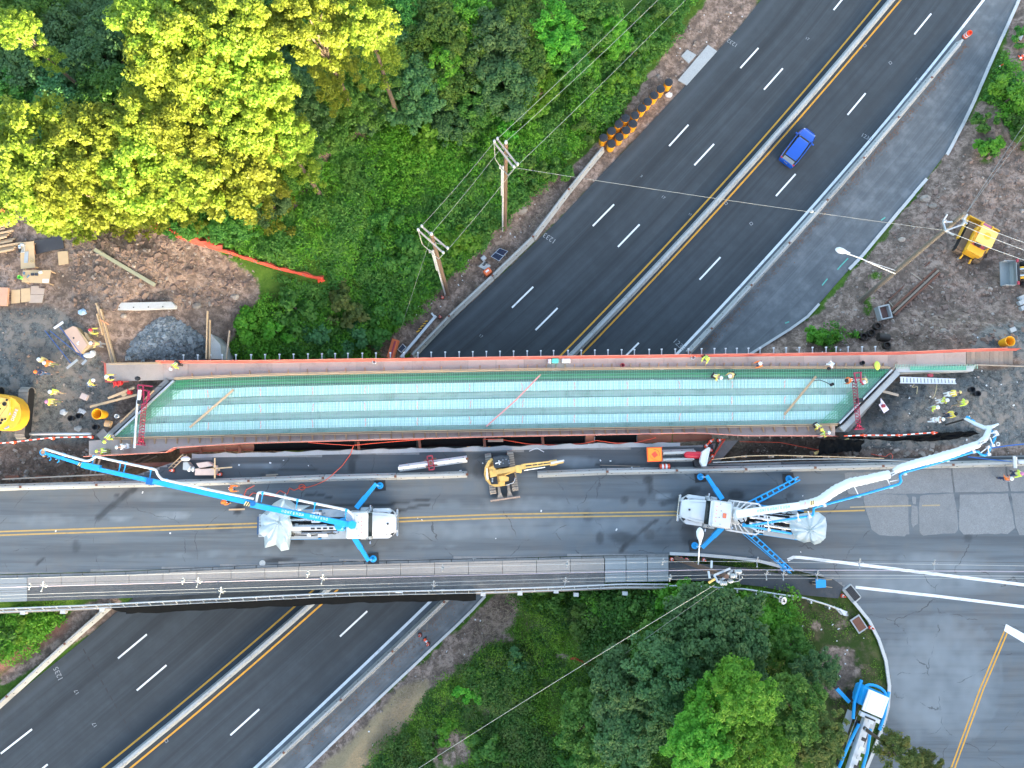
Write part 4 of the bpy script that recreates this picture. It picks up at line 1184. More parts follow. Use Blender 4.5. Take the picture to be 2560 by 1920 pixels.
def letters(parent,a,b_,n,h,m,gap_at=None):
 """a row of small painted letter strokes on a boom"""
 d=(b_-a);L=d.length;d.normalize();nr=Vector((-d.y,d.x,0)).normalized()
 for i in range(n):
  if gap_at and i in gap_at:continue
  c=a+d*(L*(i+.5)/n);w=L/n*.62;t=w*.26
  mb=MB()
  def bar_(u0,v0,u1,v1):
   mb.ribbon([c+d*(u0*w/2)+nr*(v0*h/2),c+d*(u1*w/2)+nr*(v1*h/2)],t)
  bar_(-.7,-1,-.7,1)
  k=(i*7+3)%5
  if k in(0,2,3):bar_(.7,-1,.7,1)
  if k in(0,1,4):bar_(-.7,.9,.7,.9)
  if k in(1,2):bar_(-.7,0,.7,0)
  if k in(0,1):bar_(-.7,-.9,.7,-.9)
  mb.build('letter',m,parent,rel=True)
def truck_frame(front,rear,zf,zr,label,name='pump_truck',group=None):
 A=P(*front,zf);B=P(*rear,zr)
 d=Vector((A.x-B.x,A.y-B.y,0))
 o=thing(name,((A.x+B.x)/2,(A.y+B.y)/2,ZD),label,'concrete pump truck',group,math.atan2(d.y,d.x))
 return o,d.length
def cab_unit(t,L):
 h=L/2
 MB().beam((-h+.5,.42,.85),(h-.8,.42,.85),.10,.26).build('frame_rail',blackp,t)
 MB().beam((-h+.5,-.42,.85),(h-.8,-.42,.85),.10,.26).build('frame_rail',blackp,t)
 MB().box((h-.12,0,.62),(.22,2.35,.34),ch=.06).build('bumper',chrome,t)
 # hood, front fenders
 def sec(x,w,z0,z1,k=.22):
  return[(x,-w,z0),(x,w,z0),(x,w,z1-k),(x,w-k*1.3,z1),(x,-w+k*1.3,z1),(x,-w,z1-k)]
 hood=MB().loft([sec(h-2.25,.98,.8,2.02),sec(h-1.2,.92,.8,1.92),sec(h-.35,.78,.8,1.72),sec(h-.12,.70,.8,1.45)]).build('hood',wpaint,t,smooth=True)
 MB().box((h-.10,0,1.12),(.08,1.15,.55)).build('grille',chrome,hood)
 MB().box((h-.75,0,1.835),(.16,.16,.05)).build('hood_vent',blackp,hood)
 for s in(-1,1):
  MB().prism([(h-2.1,s*.93),(h-2.1,s*1.26),(h-.75,s*1.26),(h-.22,s*.86),(h-.22,s*.72),(h-1.2,s*.88)],.72,1.36).build('fender',wpaint,t)
  MB().box((h-.42,s*.84,1.40),(.30,.24,.14),rz=-s*.9).build('headlight',blackp,t)
  MB().beam((h-2.2,s*.96,1.40),(h-.9,s*.90,1.40),.05,.10).beam((h-.9,s*.90,1.40),(h-.3,s*.62,1.42),.05,.10).build('hood_seam',blackp,hood)
  MB().beam((h-2.2,s*.80,2.0),(h-.7,s*.66,1.83),.03,.03).build('hood_crease',gplate,hood)
  MB().box((h-2.75,s*1.18,.8),(1.0,.36,.5),ch=.06).build('fuel_tank',gplate,t)
  mir=MB().beam((h-2.35,s*1.1,2.2),(h-2.15,s*1.48,2.25),.035,.035).beam((h-2.6,s*1.1,2.1),(h-2.15,s*1.48,2.1),.03,.03).build('mirror_arm',blackp,t)
  MB().box((h-2.13,s*1.50,2.15),(.10,.22,.38)).build('mirror',chrome,mir)
  wheel(t,h-1.45,s*1.02,.52,.32)
 cab=MB().box((h-3.22,0,1.93),(1.72,2.24,2.02),ch=.16).build('cab',wpaint,t,smooth=True)
 MB().loft([[(h-2.38,-1.0,2.72),(h-2.38,1.0,2.72),(h-2.46,1.0,2.74),(h-2.46,-1.0,2.74)],[(h-2.02,-.98,2.04),(h-2.02,.98,2.04),(h-2.40,.98,2.0),(h-2.40,-.98,2.0)]]).build('windshield',glass,cab)
 MB().prism([(h-2.42,-1.05),(h-2.22,-.98),(h-2.22,.98),(h-2.42,1.05)],2.76,2.80).build('sun_visor',wpaint,cab)
 MB().beam((h-2.27,-.9,2.02),(h-2.27,.9,2.02),.07,.06).build('cowl_gap',blackp,cab)
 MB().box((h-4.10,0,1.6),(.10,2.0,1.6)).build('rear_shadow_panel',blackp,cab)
 for s in(-1,1):
  MB().box((h-3.1,s*1.125,2.25),(1.1,.03,.6)).build('side_window',glass,cab)
 MB().box((h-3.42,.05,2.965),(.28,.40,.05)).build('roof_placard',placard,cab)
 for i in range(5):
  MB().box((h-2.72,-.6+.3*i,2.96),(.09,.05,.05)).build('marker_light',orange_p,cab)
 for i in range(4):
  MB().box((h-3.0-.12*(i%2),-.85+.55*i,2.95),(.08,.05,.04)).build('roof_fitting',blackp,cab)
 MB().cyl((h-4.15,.95,1.0),(h-4.15,.95,3.0),.08,n=10).build('exhaust_stack',chrome,t)
 for x in(-h+2.0,-h+3.35):
  for s in(-1,1):
   wheel(t,x,s*.98,.52,.55)
def machinery(t,x0,x1,y0,y1,z,seed):
 r=random.Random(seed)
 for i in range(5):
  x=r.uniform(x0,x1);y=r.uniform(y0,y1)
  MB().box((x,y,z+.12),(r.uniform(.2,.5),r.uniform(.12,.3),r.uniform(.15,.4)),ch=.03).build('valve_block',[gplate,blackp,chrome][i%3],t)
 for i in range(4):
  y=y0+(y1-y0)*(i+.5)/4
  MB().tube([(x0,y,z+.1),((x0+x1)/2,y+r.uniform(-.1,.1),z+.22),(x1,y+r.uniform(-.15,.15),z+.1)],.045,6).build('hydraulic_hose',[hose_m,chrome][i%2],t)
 for i in range(3):
  a=r.uniform(0,6);cx_,cy_=r.uniform(x0,x1),r.uniform(y0,y1)
  MB().tube([(cx_+.22*math.cos(a+k*.6),cy_+.16*math.sin(a+k*.6),z+.3) for k in range(8)],.028,5).build('hydraulic_hose',hose_m,t)
def pump_body(t,L,side):
 h=L/2
 MB().box((-.6,0,.98),(L-4.6,1.6,.12)).build('subframe',blackp,t)
 for s in(-1,1):
  MB().box((h-5.35,s*.92,1.18),(2.3,.66,.10)).build('deck_plate',gplate,t)
  MB().box((-h+3.6,s*1.02,1.06),(2.7,.46,.10)).build('deck_plate',gplate,t)
 MB().box((-.1,-.28,1.75),(L-5.2,.34,.28),ch=.05).build('centre_beam',wpaint,t)
 for k in range(6):
  MB().box((-1.2+k*.52,-.30,1.897),(.34,.16,.012)).build('beam_slot',blackp,t)
 MB().box((h-6.9,.60,1.45),(.75,.9,.55),ch=.05).build('oil_tank',wpaint,t)
 for k in range(3):
  MB().box((h-7.12+k*.22,.62,1.732),(.13,.6,.014)).build('vent_slot',blackp,t)
 for s in(-.25,.25):
  MB().cyl((-h+1.4,s+.15,1.35),(h-6.0,s+.15,1.45),.13,n=10).build('pump_cylinder',chrome,t,smooth=True)
 machinery(t,-h+2.4,h-5.2,-.9,-.35,1.2,3+side)
 machinery(t,-h+2.4,h-6.2,.0,.95,1.2,8+side)
 MB().cyl((-1.6,-.85,1.2),(-1.6,-.85,1.75),.17,.15,n=12).build('bucket',wpaint,t,smooth=True)
 MB().box((-.5,-.9,1.35),(.8,.28,.22),ch=.04).build('water_box',wpaint,t)
 for s in(-1,1):
  MB().beam((-h+1.7,s*1.24,1.02),(h-5.8,s*1.24,1.02),.07,.16).build('side_rail',blue,t)
 hp=MB().loft([[(-h+.05,-.95,1.75),(-h+1.35,-.95,1.75),(-h+1.35,.95,1.75),(-h+.05,.95,1.75)],[(-h+.3,-.6,.75),(-h+1.1,-.6,.75),(-h+1.1,.6,.75),(-h+.3,.6,.75)]]).build('hopper',gplate,t)
 for k in range(7):
  MB().beam((-h+.1,-.8+k*.27,1.78),(-h+1.3,-.8+k*.27,1.78),.03,.04).build('hopper_bar',blackp,hp)
 MB().box((-h-.02,0,1.3),(.16,1.5,.9),ch=.04).build('tailboard',mat('dark_blue',(.02,.07,.16),.5),t)
def outrigger(t,a,b_,foot,w,ladder=False,za=1.0,zb=.85,pad=True):
 A=P(*a,ZD+za);B=P(*b_,ZD+zb);F=P(*foot,ZD+.1)
 d=(B-A).normalized();n=Vector((-d.y,d.x,0)).normalized()
 if ladder:
  leg=MB().beam(A+n*w/2,B+n*w*.36,.07,.28).beam(A-n*w/2,B-n*w*.36,.07,.28).beam(A-n*w*.9-Vector((0,0,.25)),B-n*w*.5-Vector((0,0,.2)),.06,.12).build('outrigger_leg',blue,t,rel=True)
  k=9
  for i in range(k):
   p=A.lerp(B,(i+.3)/k);ww=w*(1-.28*i/k)
   MB().beam(p+n*ww/2,p-n*ww/2,.12,.2).build('rung',blue,leg,rel=True)
 else:
  leg=MB().beam(A,A.lerp(B,.45),w,.34,w1=w,h1=.34).beam(A.lerp(B,.45),B,w*.82,.28,w1=w*.72).build('outrigger_leg',blue,t,rel=True)
  MB().beam(A.lerp(B,.1)+Vector((0,0,.175)),A.lerp(B,.9)+Vector((0,0,.15)),w*.25,.02).build('leg_stiffener',blue,leg,rel=True)
 MB().beam(B-d*.15,Vector((F.x,F.y,ZD+.8)),.10,.12).build('jack_arm',chrome,leg,rel=True)
 MB().lathe([(.10,.86),(.12,.3),(.16,.14),(.30,.12),(.30,.08)],14,(F.x,F.y,ZD)).build('jack_foot',blue,leg,rel=True,smooth=True)
 MB().box((F.x,F.y,ZD+.045),(.95,.95,.07),rz=.1).build('jack_pad',blackp,leg,rel=True)
def pipe_run(t,pts,r,m,name='delivery_pipe',clamps=None,n=10):
 q=[P(x,y,z) for x,y,z in pts]
 # round the corners
 out=[q[0]]
 for i in range(1,len(q)-1):
  a,c,e=q[i-1],q[i],q[i+1]
  k=min(.35,(a-c).length*.4,(e-c).length*.4)
  p0=c+(a-c).normalized()*k;p1=c+(e-c).normalized()*k
  for j in range(5):
   u=j/4;out.append(p0*(1-u)**2+c*2*u*(1-u)+p1*u*u)
 out.append(q[-1])
 o=MB().tube(out,r,n).build(name,m,t,rel=True,smooth=True)
 return o
 # ---------------- white truck with the blue boom reaching west
t1,L1=truck_frame((994,1308),(650,1313),ZD+1.3,ZD+1.3,'white pump truck facing east with a blue boom stretched west over the trench')
cab_unit(t1,L1);pump_body(t1,L1,0)
MB().lathe([(.55,1.1),(.55,1.9),(.42,2.0),(.42,3.1),(.30,3.2)],18,(L1/2-4.55,.0,0)).build('turret',blue,t1,smooth=True)
outrigger(t1,(891,1270),(941,1209),(950,1214),.42)
outrigger(t1,(886,1344),(922,1402),(933,1397),.42)
bz=ZD+3.3
def boomsec(t,a,b_,w,h,w1,h1,m,name):
 return MB().beam(P(*a),P(*b_),w,h,w1=w1,h1=h1).build(name,m,t,rel=True)
bA=boomsec(t1,(889,1314,bz),(628,1261,bz+1.0),.44,.6,.42,.5,blue,'boom_section')
bB=boomsec(t1,(636,1259,bz+.9),(378,1202,bz+1.0),.40,.42,.40,.42,blue,'boom_section')
bC=boomsec(t1,(378,1202,bz+1.0),(213,1166,bz+.8),.36,.38,.32,.34,blue,'boom_section')
bD=boomsec(t1,(222,1166,bz+.75),(108,1131,bz+.5),.26,.28,.2,.22,blue,'boom_section')
MB().cyl(P(880,1312,bz-.4),P(880,1312,bz+.45),.34,n=16).build('boom_pivot',blue,bA,rel=True,smooth=True)
MB().cyl(P(632,1259,bz+.4),P(632,1259,bz+1.35),.22,n=14).build('knuckle',mat('deep_blue',(.01,.12,.35),.4),bA,rel=True,smooth=True)
MB().box(P(228,1166,bz+.85),(1.5,.46,.40),rz=-.19,ch=.03).build('knuckle',blue,bC,rel=True)
MB().box(P(376,1204,bz+1.05),(.5,.5,.42),rz=-.2).build('knuckle',mat('deep_blue',(.01,.12,.35),.4),bB,rel=True)
MB().lathe([(.05,-.3),(.2,-.25),(.22,0),(.2,.25),(.05,.3)],10,P(112,1131,bz+.4)).build('boom_tip',mat('tip_rust',(.5,.28,.16),.7),bD,rel=True,smooth=True)
MB().tube([P(107+7*math.cos(a),1131+7*math.sin(a),bz+.7) for a in np.linspace(0,6.2,16)],.04,5).build('tip_ring',blue,bD,rel=True)
my,mk=MB(),MB()
for a,b_,w in(((612,1258,bz+1.18),(626,1261,bz+1.18),.36),((196,1160,bz+.92),(206,1163,bz+.92),.3)):
 hazard(my,mk,P(*a),P(*b_),w)
hz_y=mat('hazard_cream',(.75,.62,.30),.6)
my.build('hazard_stripe',hz_y,bB,rel=True,kind='stuff');mk.build('hazard_stripe',blackp,bB,rel=True,kind='stuff')
letters(bA,P(703,1277,bz+1.03),P(760,1288,bz+.83),8,.20,wpaint)
letters(bA,P(774,1290,bz+.79),P(820,1299,bz+.62),7,.20,wpaint)
wpipe=mat('white_pipe',(.66,.66,.65),.35,var=.05,scale=2,dirt=.2,dirtcol=(.6,.55,.48))
pipe_run(t1,[(882,1299,bz-.3),(880,1286,bz),(868,1275,bz+.25),(834,1268,bz+.4),(744,1250,bz+.7),(655,1231,bz+1.0),(645,1232,bz+1.0),(640,1256,bz+1.0)],.105,wpipe)
pipe_run(t1,[(634,1247,bz+1.2),(521,1224,bz+1.2),(404,1198,bz+1.2),(394,1186,bz+1.2),(390,1174,bz+1.2),(310,1157,bz+1.15),(238,1141,bz+1.0),(228,1150,bz+.95),(216,1153,bz+.95),(160,1137,bz+.85),(112,1122,bz+.7)],.10,wpipe)
pipe_run(t1,[(112,1122,bz+.7),(104,1126,bz+.6),(106,1136,bz+.2),(110,1140,bz-.6)],.10,mat('tip_rust',(.5,.28,.16),.7),'tip_elbow')
for(a,b_,z) in(((657,1233),(653,1256),1.05),((744,1251),(740,1272),.8),((788,1260),(784,1280),.65),((866,1276),(863,1297),.4),((602,1240),(600,1252),1.1),((520,1224),(518,1237),1.1),((504,1221),(502,1233),1.1),((416,1201),(413,1213),1.1),((378,1172),(374,1200),1.1),((315,1158),(309,1182),1.1),((302,1155),(297,1179),1.05),((235,1142),(229,1164),.95),((160,1137),(156,1148),.75)):
 MB().beam(P(*a,bz+z),P(*b_,bz+z-.1),.06,.06).box(P(*a,bz+z),(.14,.26,.24),rz=-.2).build('pipe_bracket',blue,t1,rel=True)
for x,y in((123,1146),(143,1151)):
 MB().tube([P(x+4.5*math.cos(a),y+5*math.sin(a),bz+.2) for a in np.linspace(-2.6,1.6,9)],.035,5).build('hook',blue,bD,rel=True)
 # plastic film over the hopper
def drape(parent,outline,ztop,zfun,seed,n=26,label=None,name='plastic_cover',flat=None):
 """film draped from a centre height to its outline"""
 r=random.Random(seed)
 c=np.mean(np.array(outline),0)
 rings=9;vs=[];fs=[]
 pts=[]
 m_=len(outline)
 for i in range(m_):
  a,b_=outline[i],outline[(i+1)%m_]
  k=max(1,int(math.hypot(a[0]-b_[0],a[1]-b_[1])/4))
  for j in range(k):
   pts.append((a[0]+(b_[0]-a[0])*j/k,a[1]+(b_[1]-a[1])*j/k))
 nP=len(pts)
 ph=[r.uniform(0,6.28) for _ in range(5)]
 for q in range(rings):
  s_=(q+.2)/(rings-.8)
  for i,(x,y) in enumerate(pts):
   an=2*math.pi*i/nP
   fold=math.sin(an*11+ph[0])*.5+math.sin(an*17+ph[1])*.4+math.sin(an*5+ph[2])*.5
   zdrop=zfun(x,y)
   z=ztop-(ztop-zdrop)*(max(0,s_-.72)/.28)**1.2+fold*.09*(.3+s_)+.05*math.sin(s_*9+ph[3]+fold)
   vs.append(P(c[0]+(x-c[0])*s_,c[1]+(y-c[1])*s_,z))
 for q in range(rings-1):
  for i in range(nP):
   j=(i+1)%nP
   fs.append((q*nP+i,q*nP+j,(q+1)*nP+j,(q+1)*nP+i))
 fs.append(tuple(range(nP)))
 return MB().add(vs,fs).build(name,film,parent,rel=True,smooth=True)
drape(t1,[(651,1290),(664,1278),(684,1258),(704,1246),(714,1232),(717,1244),(740,1262),(776,1264),(756,1274),(720,1280),(730,1310),(728,1338),(723,1374),(703,1378),(690,1362),(662,1370),(660,1342),(648,1334),(647,1322),(654,1315),(652,1312)],ZD+2.35,lambda x,y:ZD+(1.9 if 1283<y<1346 else .8),5)
# ---------------- white truck with the film-wrapped boom
t2,L2=truck_frame((1698,1270),(2058,1322),ZD+1.3,ZD+1.3,'white pump truck facing west with a film wrapped white boom and four blue outriggers spread')
cab_unit(t2,L2);pump_body(t2,L2,5)
for s in(-1,1):
 tri=[(L2/2-4.3,s*.55),(L2/2-4.1,s*1.25),(L2/2-6.6,s*1.3),(L2/2-6.9,s*1.0),(L2/2-5.4,s*.5)]
 fr=MB()
 for i in range(5):
  a,b_=tri[i],tri[(i+1)%5]
  fr.beam((*a,1.55),(*b_,1.55),.13,.22)
 hs=fr.build('outrigger_housing',wpaint,t2)
 for k in range(4):
  u=(k+.7)/4.6
  a=Vector((*tri[0],1.55)).lerp(Vector((*tri[4],1.55)),u);b_=Vector((*tri[1],1.55)).lerp(Vector((*tri[2],1.55)),u)
  MB().beam(a,b_,.10,.16).build('brace',wpaint,hs)
 MB().box((L2/2-3.98,s*.75,1.5),(.30,1.0,.25),rz=s*.5).build('hinge_block',wpaint,t2)
MB().lathe([(.75,1.1),(.75,1.6),(.62,1.75),(.58,2.9),(.45,3.15),(.2,3.2)],20,(L2/2-4.75,-.05,0)).build('turret',wpaint,t2,smooth=True)
outrigger(t2,(1805,1248),(1766,1189),(1751,1192),.42)
outrigger(t2,(1806,1318),(1755,1369),(1737,1364),.42)
outrigger(t2,(1872,1261),(1997,1196),(1972,1197),.40,True)
outrigger(t2,(1866,1327),(1980,1430),(1959,1421),.40,True)
def wrapped(t,pts,m,name):
 """a boom wrapped in loose film: lumpy loft along the points (px,py,z,half width)"""
 q=[Vector((*P(x,y,z),w)) for x,y,z,w in pts]
 q=interp_poly(q,64);secs=[]
 for i,p in enumerate(q):
  a=q[max(0,i-1)];b_=q[min(len(q)-1,i+1)]
  d=Vector((b_.x-a.x,b_.y-a.y,0)).normalized();n=Vector((-d.y,d.x,0))
  c=Vector((p.x,p.y,p.z));ring=[]
  for k in range(12):
   an=2*math.pi*k/12
   rr=p[3]*(1+.10*mnoise.noise(Vector((i*.45,k*.9,3.3)))+.05*math.sin(i*1.9+k))
   ring.append(c+n*(math.cos(an)*rr)+Vector((0,0,math.sin(an)*rr*.85)))
  secs.append(ring)
 return MB().loft(secs).build(name,m,t,rel=True,smooth=True)
wrap_m=mat('white_wrap',(.60,.635,.65),.4,var=.05,scale=2)
b2=boomsec(t2,(1840,1285,bz),(2016,1262,bz+1.1),.62,.6,.56,.5,mat('boom_white',(.70,.78,.78),.4,var=.05),'boom_section')
wrapped(t2,[(2000,1262,bz+1.1,.30),(2030,1257,bz+1.2,.34),(2052,1251,bz+1.3,.38),(2087,1226,bz+1.5,.40),(2122,1208,bz+1.6,.38),(2170,1198,bz+1.6,.36),(2222,1186,bz+1.6,.36)],wrap_m,'wrapped_boom')
wrapped(t2,[(2234,1179,bz+1.6,.20),(2250,1170,bz+1.6,.32),(2300,1156,bz+1.6,.34),(2346,1144,bz+1.5,.36),(2388,1131,bz+1.4,.33),(2446,1110,bz+1.3,.30)],wrap_m,'wrapped_boom')
wrapped(t2,[(2446,1108,bz+1.2,.22),(2464,1095,bz+1.1,.24),(2471,1078,bz+.9,.22),(2474,1066,bz+.8,.20)],wrap_m,'wrapped_boom')
wrapped(t2,[(2496,1060,bz+.8,.08),(2478,1068,bz+.8,.16),(2462,1070,bz+.7,.20),(2440,1060,bz+.2,.16),(2412,1046,bz-.6,.12)],wrap_m,'wrapped_boom')
for q in(((2226,1184),(2248,1172)),((2228,1189),(2251,1176)),((2448,1106),(2462,1098)),((2446,1112),(2464,1104))):
 MB().beam(P(*q[0],bz+1.6),P(*q[1],bz+1.6),.08,.25).build('link_arm',wpaint,t2,rel=True)
letters(b2,P(1892,1278,bz+.62+.12),P(1976,1266,bz+1.12),13,.20,blue)
my,mk=MB(),MB()
hazard(my,mk,P(2025,1258,bz+1.62),P(2036,1256,bz+1.62),.34);hazard(my,mk,P(2451,1107,bz+1.55),P(2460,1102,bz+1.5),.26)
my.build('hazard_stripe',hz_y,b2,rel=True,kind='stuff');mk.build('hazard_stripe',blackp,b2,rel=True,kind='stuff')
MB().ribbon([P(2013,1255,bz+1.46),P(2012,1270,bz+1.46)],.05).build('warning_frame',placard,b2,rel=True)
pipe_run(t2,[(1978,1334,ZD+1.9),(1930,1326,ZD+2.4),(1864,1314,ZD+3.0),(1858,1309,ZD+3.2)],.10,blue)
pipe_run(t2,[(1856,1314,bz),(1868,1315,bz+.2),(1960,1300,bz+.5),(2032,1289,bz+.9),(2034,1278,bz+.9),(2034,1270,bz+.9),(2046,1266,bz+1.0),(2140,1241,bz+1.2),(2235,1214,bz+1.3),(2248,1210,bz+1.3),(2253,1203,bz+1.3),(2251,1196,bz+1.3),(2249,1188,bz+1.3),(2260,1181,bz+1.3),(2336,1160,bz+1.3),(2380,1146,bz+1.2),(2438,1128,bz+1.1),(2447,1130,bz+1.0),(2455,1138,bz+1.0),(2466,1138,bz+1.0),(2472,1128,bz+1.0),(2480,1108,bz+.9),(2488,1094,bz+.8),(2486,1082,bz+.7),(2474,1074,bz+.6)],.10,blue)
MB().tube([P(1846,1300,bz),P(1852,1308,bz+.2),P(1862,1304,bz+.3),P(1858,1296,bz+.2)],.07,6).build('hydraulic_hose',hose_m,t2,rel=True)
for q in(((1918,1291),(1922,1325)),((1994,1282),(1996,1300)),((2020,1278),(2024,1292)),((2060,1258),(2061,1264)),((2136,1217),(2147,1240)),((2215,1191),(2227,1218)),((2225,1204),(2250,1199)),((2256,1173),(2262,1185)),((2366,1142),(2368,1152)),((2430,1122),(2434,1130)),((2452,1132),(2470,1118)),((2470,1116),(2472,1136)),((2482,1094),(2492,1086)),((2476,1084),(2488,1080)),((2475,1094),(2482,1114))):
 MB().beam(P(*q[0],bz+1.35),P(*q[1],bz+1.15),.07,.07).box(P(*q[1],bz+1.1),(.24,.22,.22),rz=.25).build('pipe_bracket',wpaint,t2,rel=True)
MB().tube([P(2500-5+4*math.cos(a),1110+4*math.sin(a),bz+.5) for a in np.linspace(0,6.28,12)],.05,5).build('pipe_clamp',wpaint,t2,rel=True)
MB().tube([P(2416,1047,bz-.6),P(2402,1051,bz-1.2),P(2385,1056,bz-2.2),P(2364,1062,bz-3.0)],.075,8).build('end_hose',hose_m,t2,rel=True,smooth=True)
for x,y in((2420,1044),(2432,1052),(2436,1060)):
 MB().box(P(x,y,bz-.5),(.3,.16,.2),rz=-.6).build('pipe_bracket',blue,t2,rel=True)
drape(t2,[(1974,1290),(2010,1283),(2046,1280),(2064,1294),(2067,1312),(2064,1345),(2050,1358),(2036,1362),(2026,1354),(2010,1357),(1988,1348),(1974,1318)],ZD+2.4,lambda x,y:ZD+(1.95 if y<1352 else 1.1),9)
# ---------------- third pump truck, half under the trees
t3,L3=truck_frame((2193,1700),(2085,2010),ZD+1.6,ZD+1.6,'blue and white pump truck parked on the verge half hidden under the trees',)
h=L3/2
for s in(-1,1):
 MB().beam((-h,s*.45,.85),(h-1,s*.45,.85),.12,.26).build('frame_rail',blackp,t3)
 for x in(h-2.2,-h+2.2,-h+3.5):
  wheel(t3,x,s*1.0,.52,.4)
MB().box((h-1.6,0,1.5),(1.5,2.3,1.3),ch=.15).build('rear_body',blue,t3,smooth=True)
rf=MB().box((h-1.75,0,2.45),(1.75,1.75,.12),ch=.03).build('hopper_lid',mat('clean_white',(.85,.86,.86),.5,var=.02),t3)
for s in(-1,1):
 MB().box((h-1.75,s*.66,2.512),(1.6,.02,.01)).build('lid_seam',gplate,rf)
 pts_=[(h-.5,s*1.2,1.6),(h-2.4,s*1.3,1.9),(h-3.6,s*1.15,2.2)]
 MB().tube(pts_,.13,8).build('pipe',blue,t3,smooth=True)
 MB().tube([(h-3.8,s*.5,2.1),(h-5.6,s*.8,2.2),(h-7.6,s*.9,2.2)],.12,8).build('pipe',blue,t3,smooth=True)
 MB().box((h-4.6,s*.95,1.2),(2.8,.6,.1)).build('deck_plate',gplate,t3)
MB().tube([(h-.9+.45*math.cos(a),.9*math.sin(a),1.9) for a in np.linspace(-1.6,1.6,9)],.12,8).build('agitator_pipe',blue,t3,smooth=True)
MB().beam((h-3.0,0,2.0),(-h+1,.1,2.4),.55,.5).build('boom_section',wpaint,t3)
for k in range(9):
 x=h-3.2-k*.75
 MB().box((x,.08*math.sin(k),2.68),(.28,.42-.04*(k%3),.08)).build('boom_rib',[wpaint,gplate,blackp][k%3],t3)
MB().box((h-2.95,0,2.3),(.35,1.7,.3),ch=.04).build('cross_beam',wpaint,t3)
MB().box((h-3.02,0,2.46),(.14,.9,.02)).build('beam_slot',blackp,t3)
leg=MB().beam((h-2.6,1.3,1.1),(h-2.0,2.6,1.0),.3,.3).build('outrigger_leg',blue,t3)
MB().box((h-1.9,2.65,.9),(.3,.3,.5)).build('jack_foot',blackp,leg)
machinery(t3,h-6,h-3.4,-.8,.8,1.5,21)
MB().box((-h+1.8,0,1.9),(1.8,2.3,2.0),ch=.15).build('cab',wpaint,t3)
# ---------------- excavators
def tracks(t,x0,x1,gauge,w,hgt,m,shoes=26):
 for s in(-1,1):
  r=hgt/2;prof=[]
  for k in range(9):a=math.pi/2+math.pi*k/8;prof.append((x0+r+r*math.cos(a),r+r*math.sin(a)))
  for k in range(9):a=-math.pi/2+math.pi*k/8;prof.append((x1-r+r*math.cos(a),r+r*math.sin(a)))
  y=s*gauge/2
  tr_=MB().loft([[(x,y-w*.42,z*.94+.02) for x,z in prof],[(x,y+w*.42,z*.94+.02) for x,z in prof]]).build('track',blackp,t)
  L=x1-x0;n=shoes
  for i in range(n):
   x=x0+r*.5+(L-r)*(i+.5)/n
   MB().box((x,y,hgt-.01),((L-r)/n*.82,w,.05)).build('track_shoe',m,tr_)
  for k in range(5):
   a=math.pi/2+math.pi*(k+.5)/5
   for xc,sg in((x0+r,1),(x1-r,-1)):
    MB().box((xc+sg*(r+.01)*math.cos(a),y,r+(r+.01)*math.sin(a)),(.05,w,r*.55),M=Matrix.Rotation(-(a-math.pi)*sg if sg>0 else(a-math.pi),3,'Y')).build('track_shoe',m,tr_)
def at2(front,rear,z,name,label,cat):
 A,B=P(*front,z),P(*rear,z)
 d=Vector((A.x-B.x,A.y-B.y,0))
 return thing(name,((A.x+B.x)/2,(A.y+B.y)/2,z),label,cat,None,math.atan2(d.y,d.x)),d.length
 # compact excavator on the closed lane; tracks point south (its blade end)
ex,LX=at2((1263,1243),(1247,1128),ZD,'excavator','pale yellow compact excavator with black cab roof and dozer blade in the barrier gap','excavator')
tracks(ex,-LX/2+.1,LX/2-.45,1.95,.55,.62,track_m,16)
bl=MB().loft([[(LX/2+.08,-1.3,.08),(LX/2+.2,-1.3,.3),(LX/2+.12,-1.3,.62),(LX/2+.04,-1.3,.6),(LX/2+.1,-1.3,.3)],[(LX/2+.08,1.3,.08),(LX/2+.2,1.3,.3),(LX/2+.12,1.3,.62),(LX/2+.04,1.3,.6),(LX/2+.1,1.3,.3)]]).build('dozer_blade',mat('worn_blade',(.42,.31,.25),.6,.3,var=.2),ex)
for s in(-1,1):
 MB().loft([[(.6,s*.42-.09,.42),(.6,s*.42+.09,.42),(.6,s*.42+.09,.6),(.6,s*.42-.09,.6)],[(LX/2-.45,s*.42-.13,.40),(LX/2-.45,s*.42+.13,.40),(LX/2-.45,s*.42+.13,.58),(LX/2-.45,s*.42-.13,.58)],[(LX/2+.05,s*.42-.28,.35),(LX/2+.05,s*.42+.28,.35),(LX/2+.05,s*.42+.28,.5),(LX/2+.05,s*.42-.28,.5)]]).build('blade_arm',track_m,ex)
MB().box((0,0,.62),(1.6,1.3,.3)).build('undercarriage',blackp,ex)
MB().cyl((0,0,.7),(0,0,.95),.55,n=18).build('slew_ring',blackp,ex)
# upper works built in world coordinates, arm pointing east
def W(px,py,z):return P(px,py,ZD+z)
def polyprism(t,pts,z0,z1,m,name,ztop=None):
 q=[tuple(P(x,y,ZD+(z1 if ztop is None else ztop)))[:2] for x,y in pts]
 return MB().prism(q,ZD+z0,ZD+z1).build(name,m,t,rel=True)
up=polyprism(ex,[(1230,1145),(1220,1152),(1212,1168),(1210,1185),(1214,1200),(1224,1211),(1238,1217),(1252,1216),(1264,1214),(1284,1205),(1289,1195),(1287,1182),(1270,1175),(1240,1168)],.95,1.55,tan_y,'upper_body')
polyprism(ex,[(1230,1145),(1220,1152),(1212,1168),(1211,1180),(1218,1181),(1221,1168),(1227,1156),(1233,1150)],1.55,1.95,tan_y,'counterweight')
polyprism(ex,[(1216,1170),(1215,1190),(1218,1200),(1222,1198),(1220,1186),(1219,1171)],1.55,1.98,mat('cream_edge',(.75,.66,.5),.5),'rear_trim')
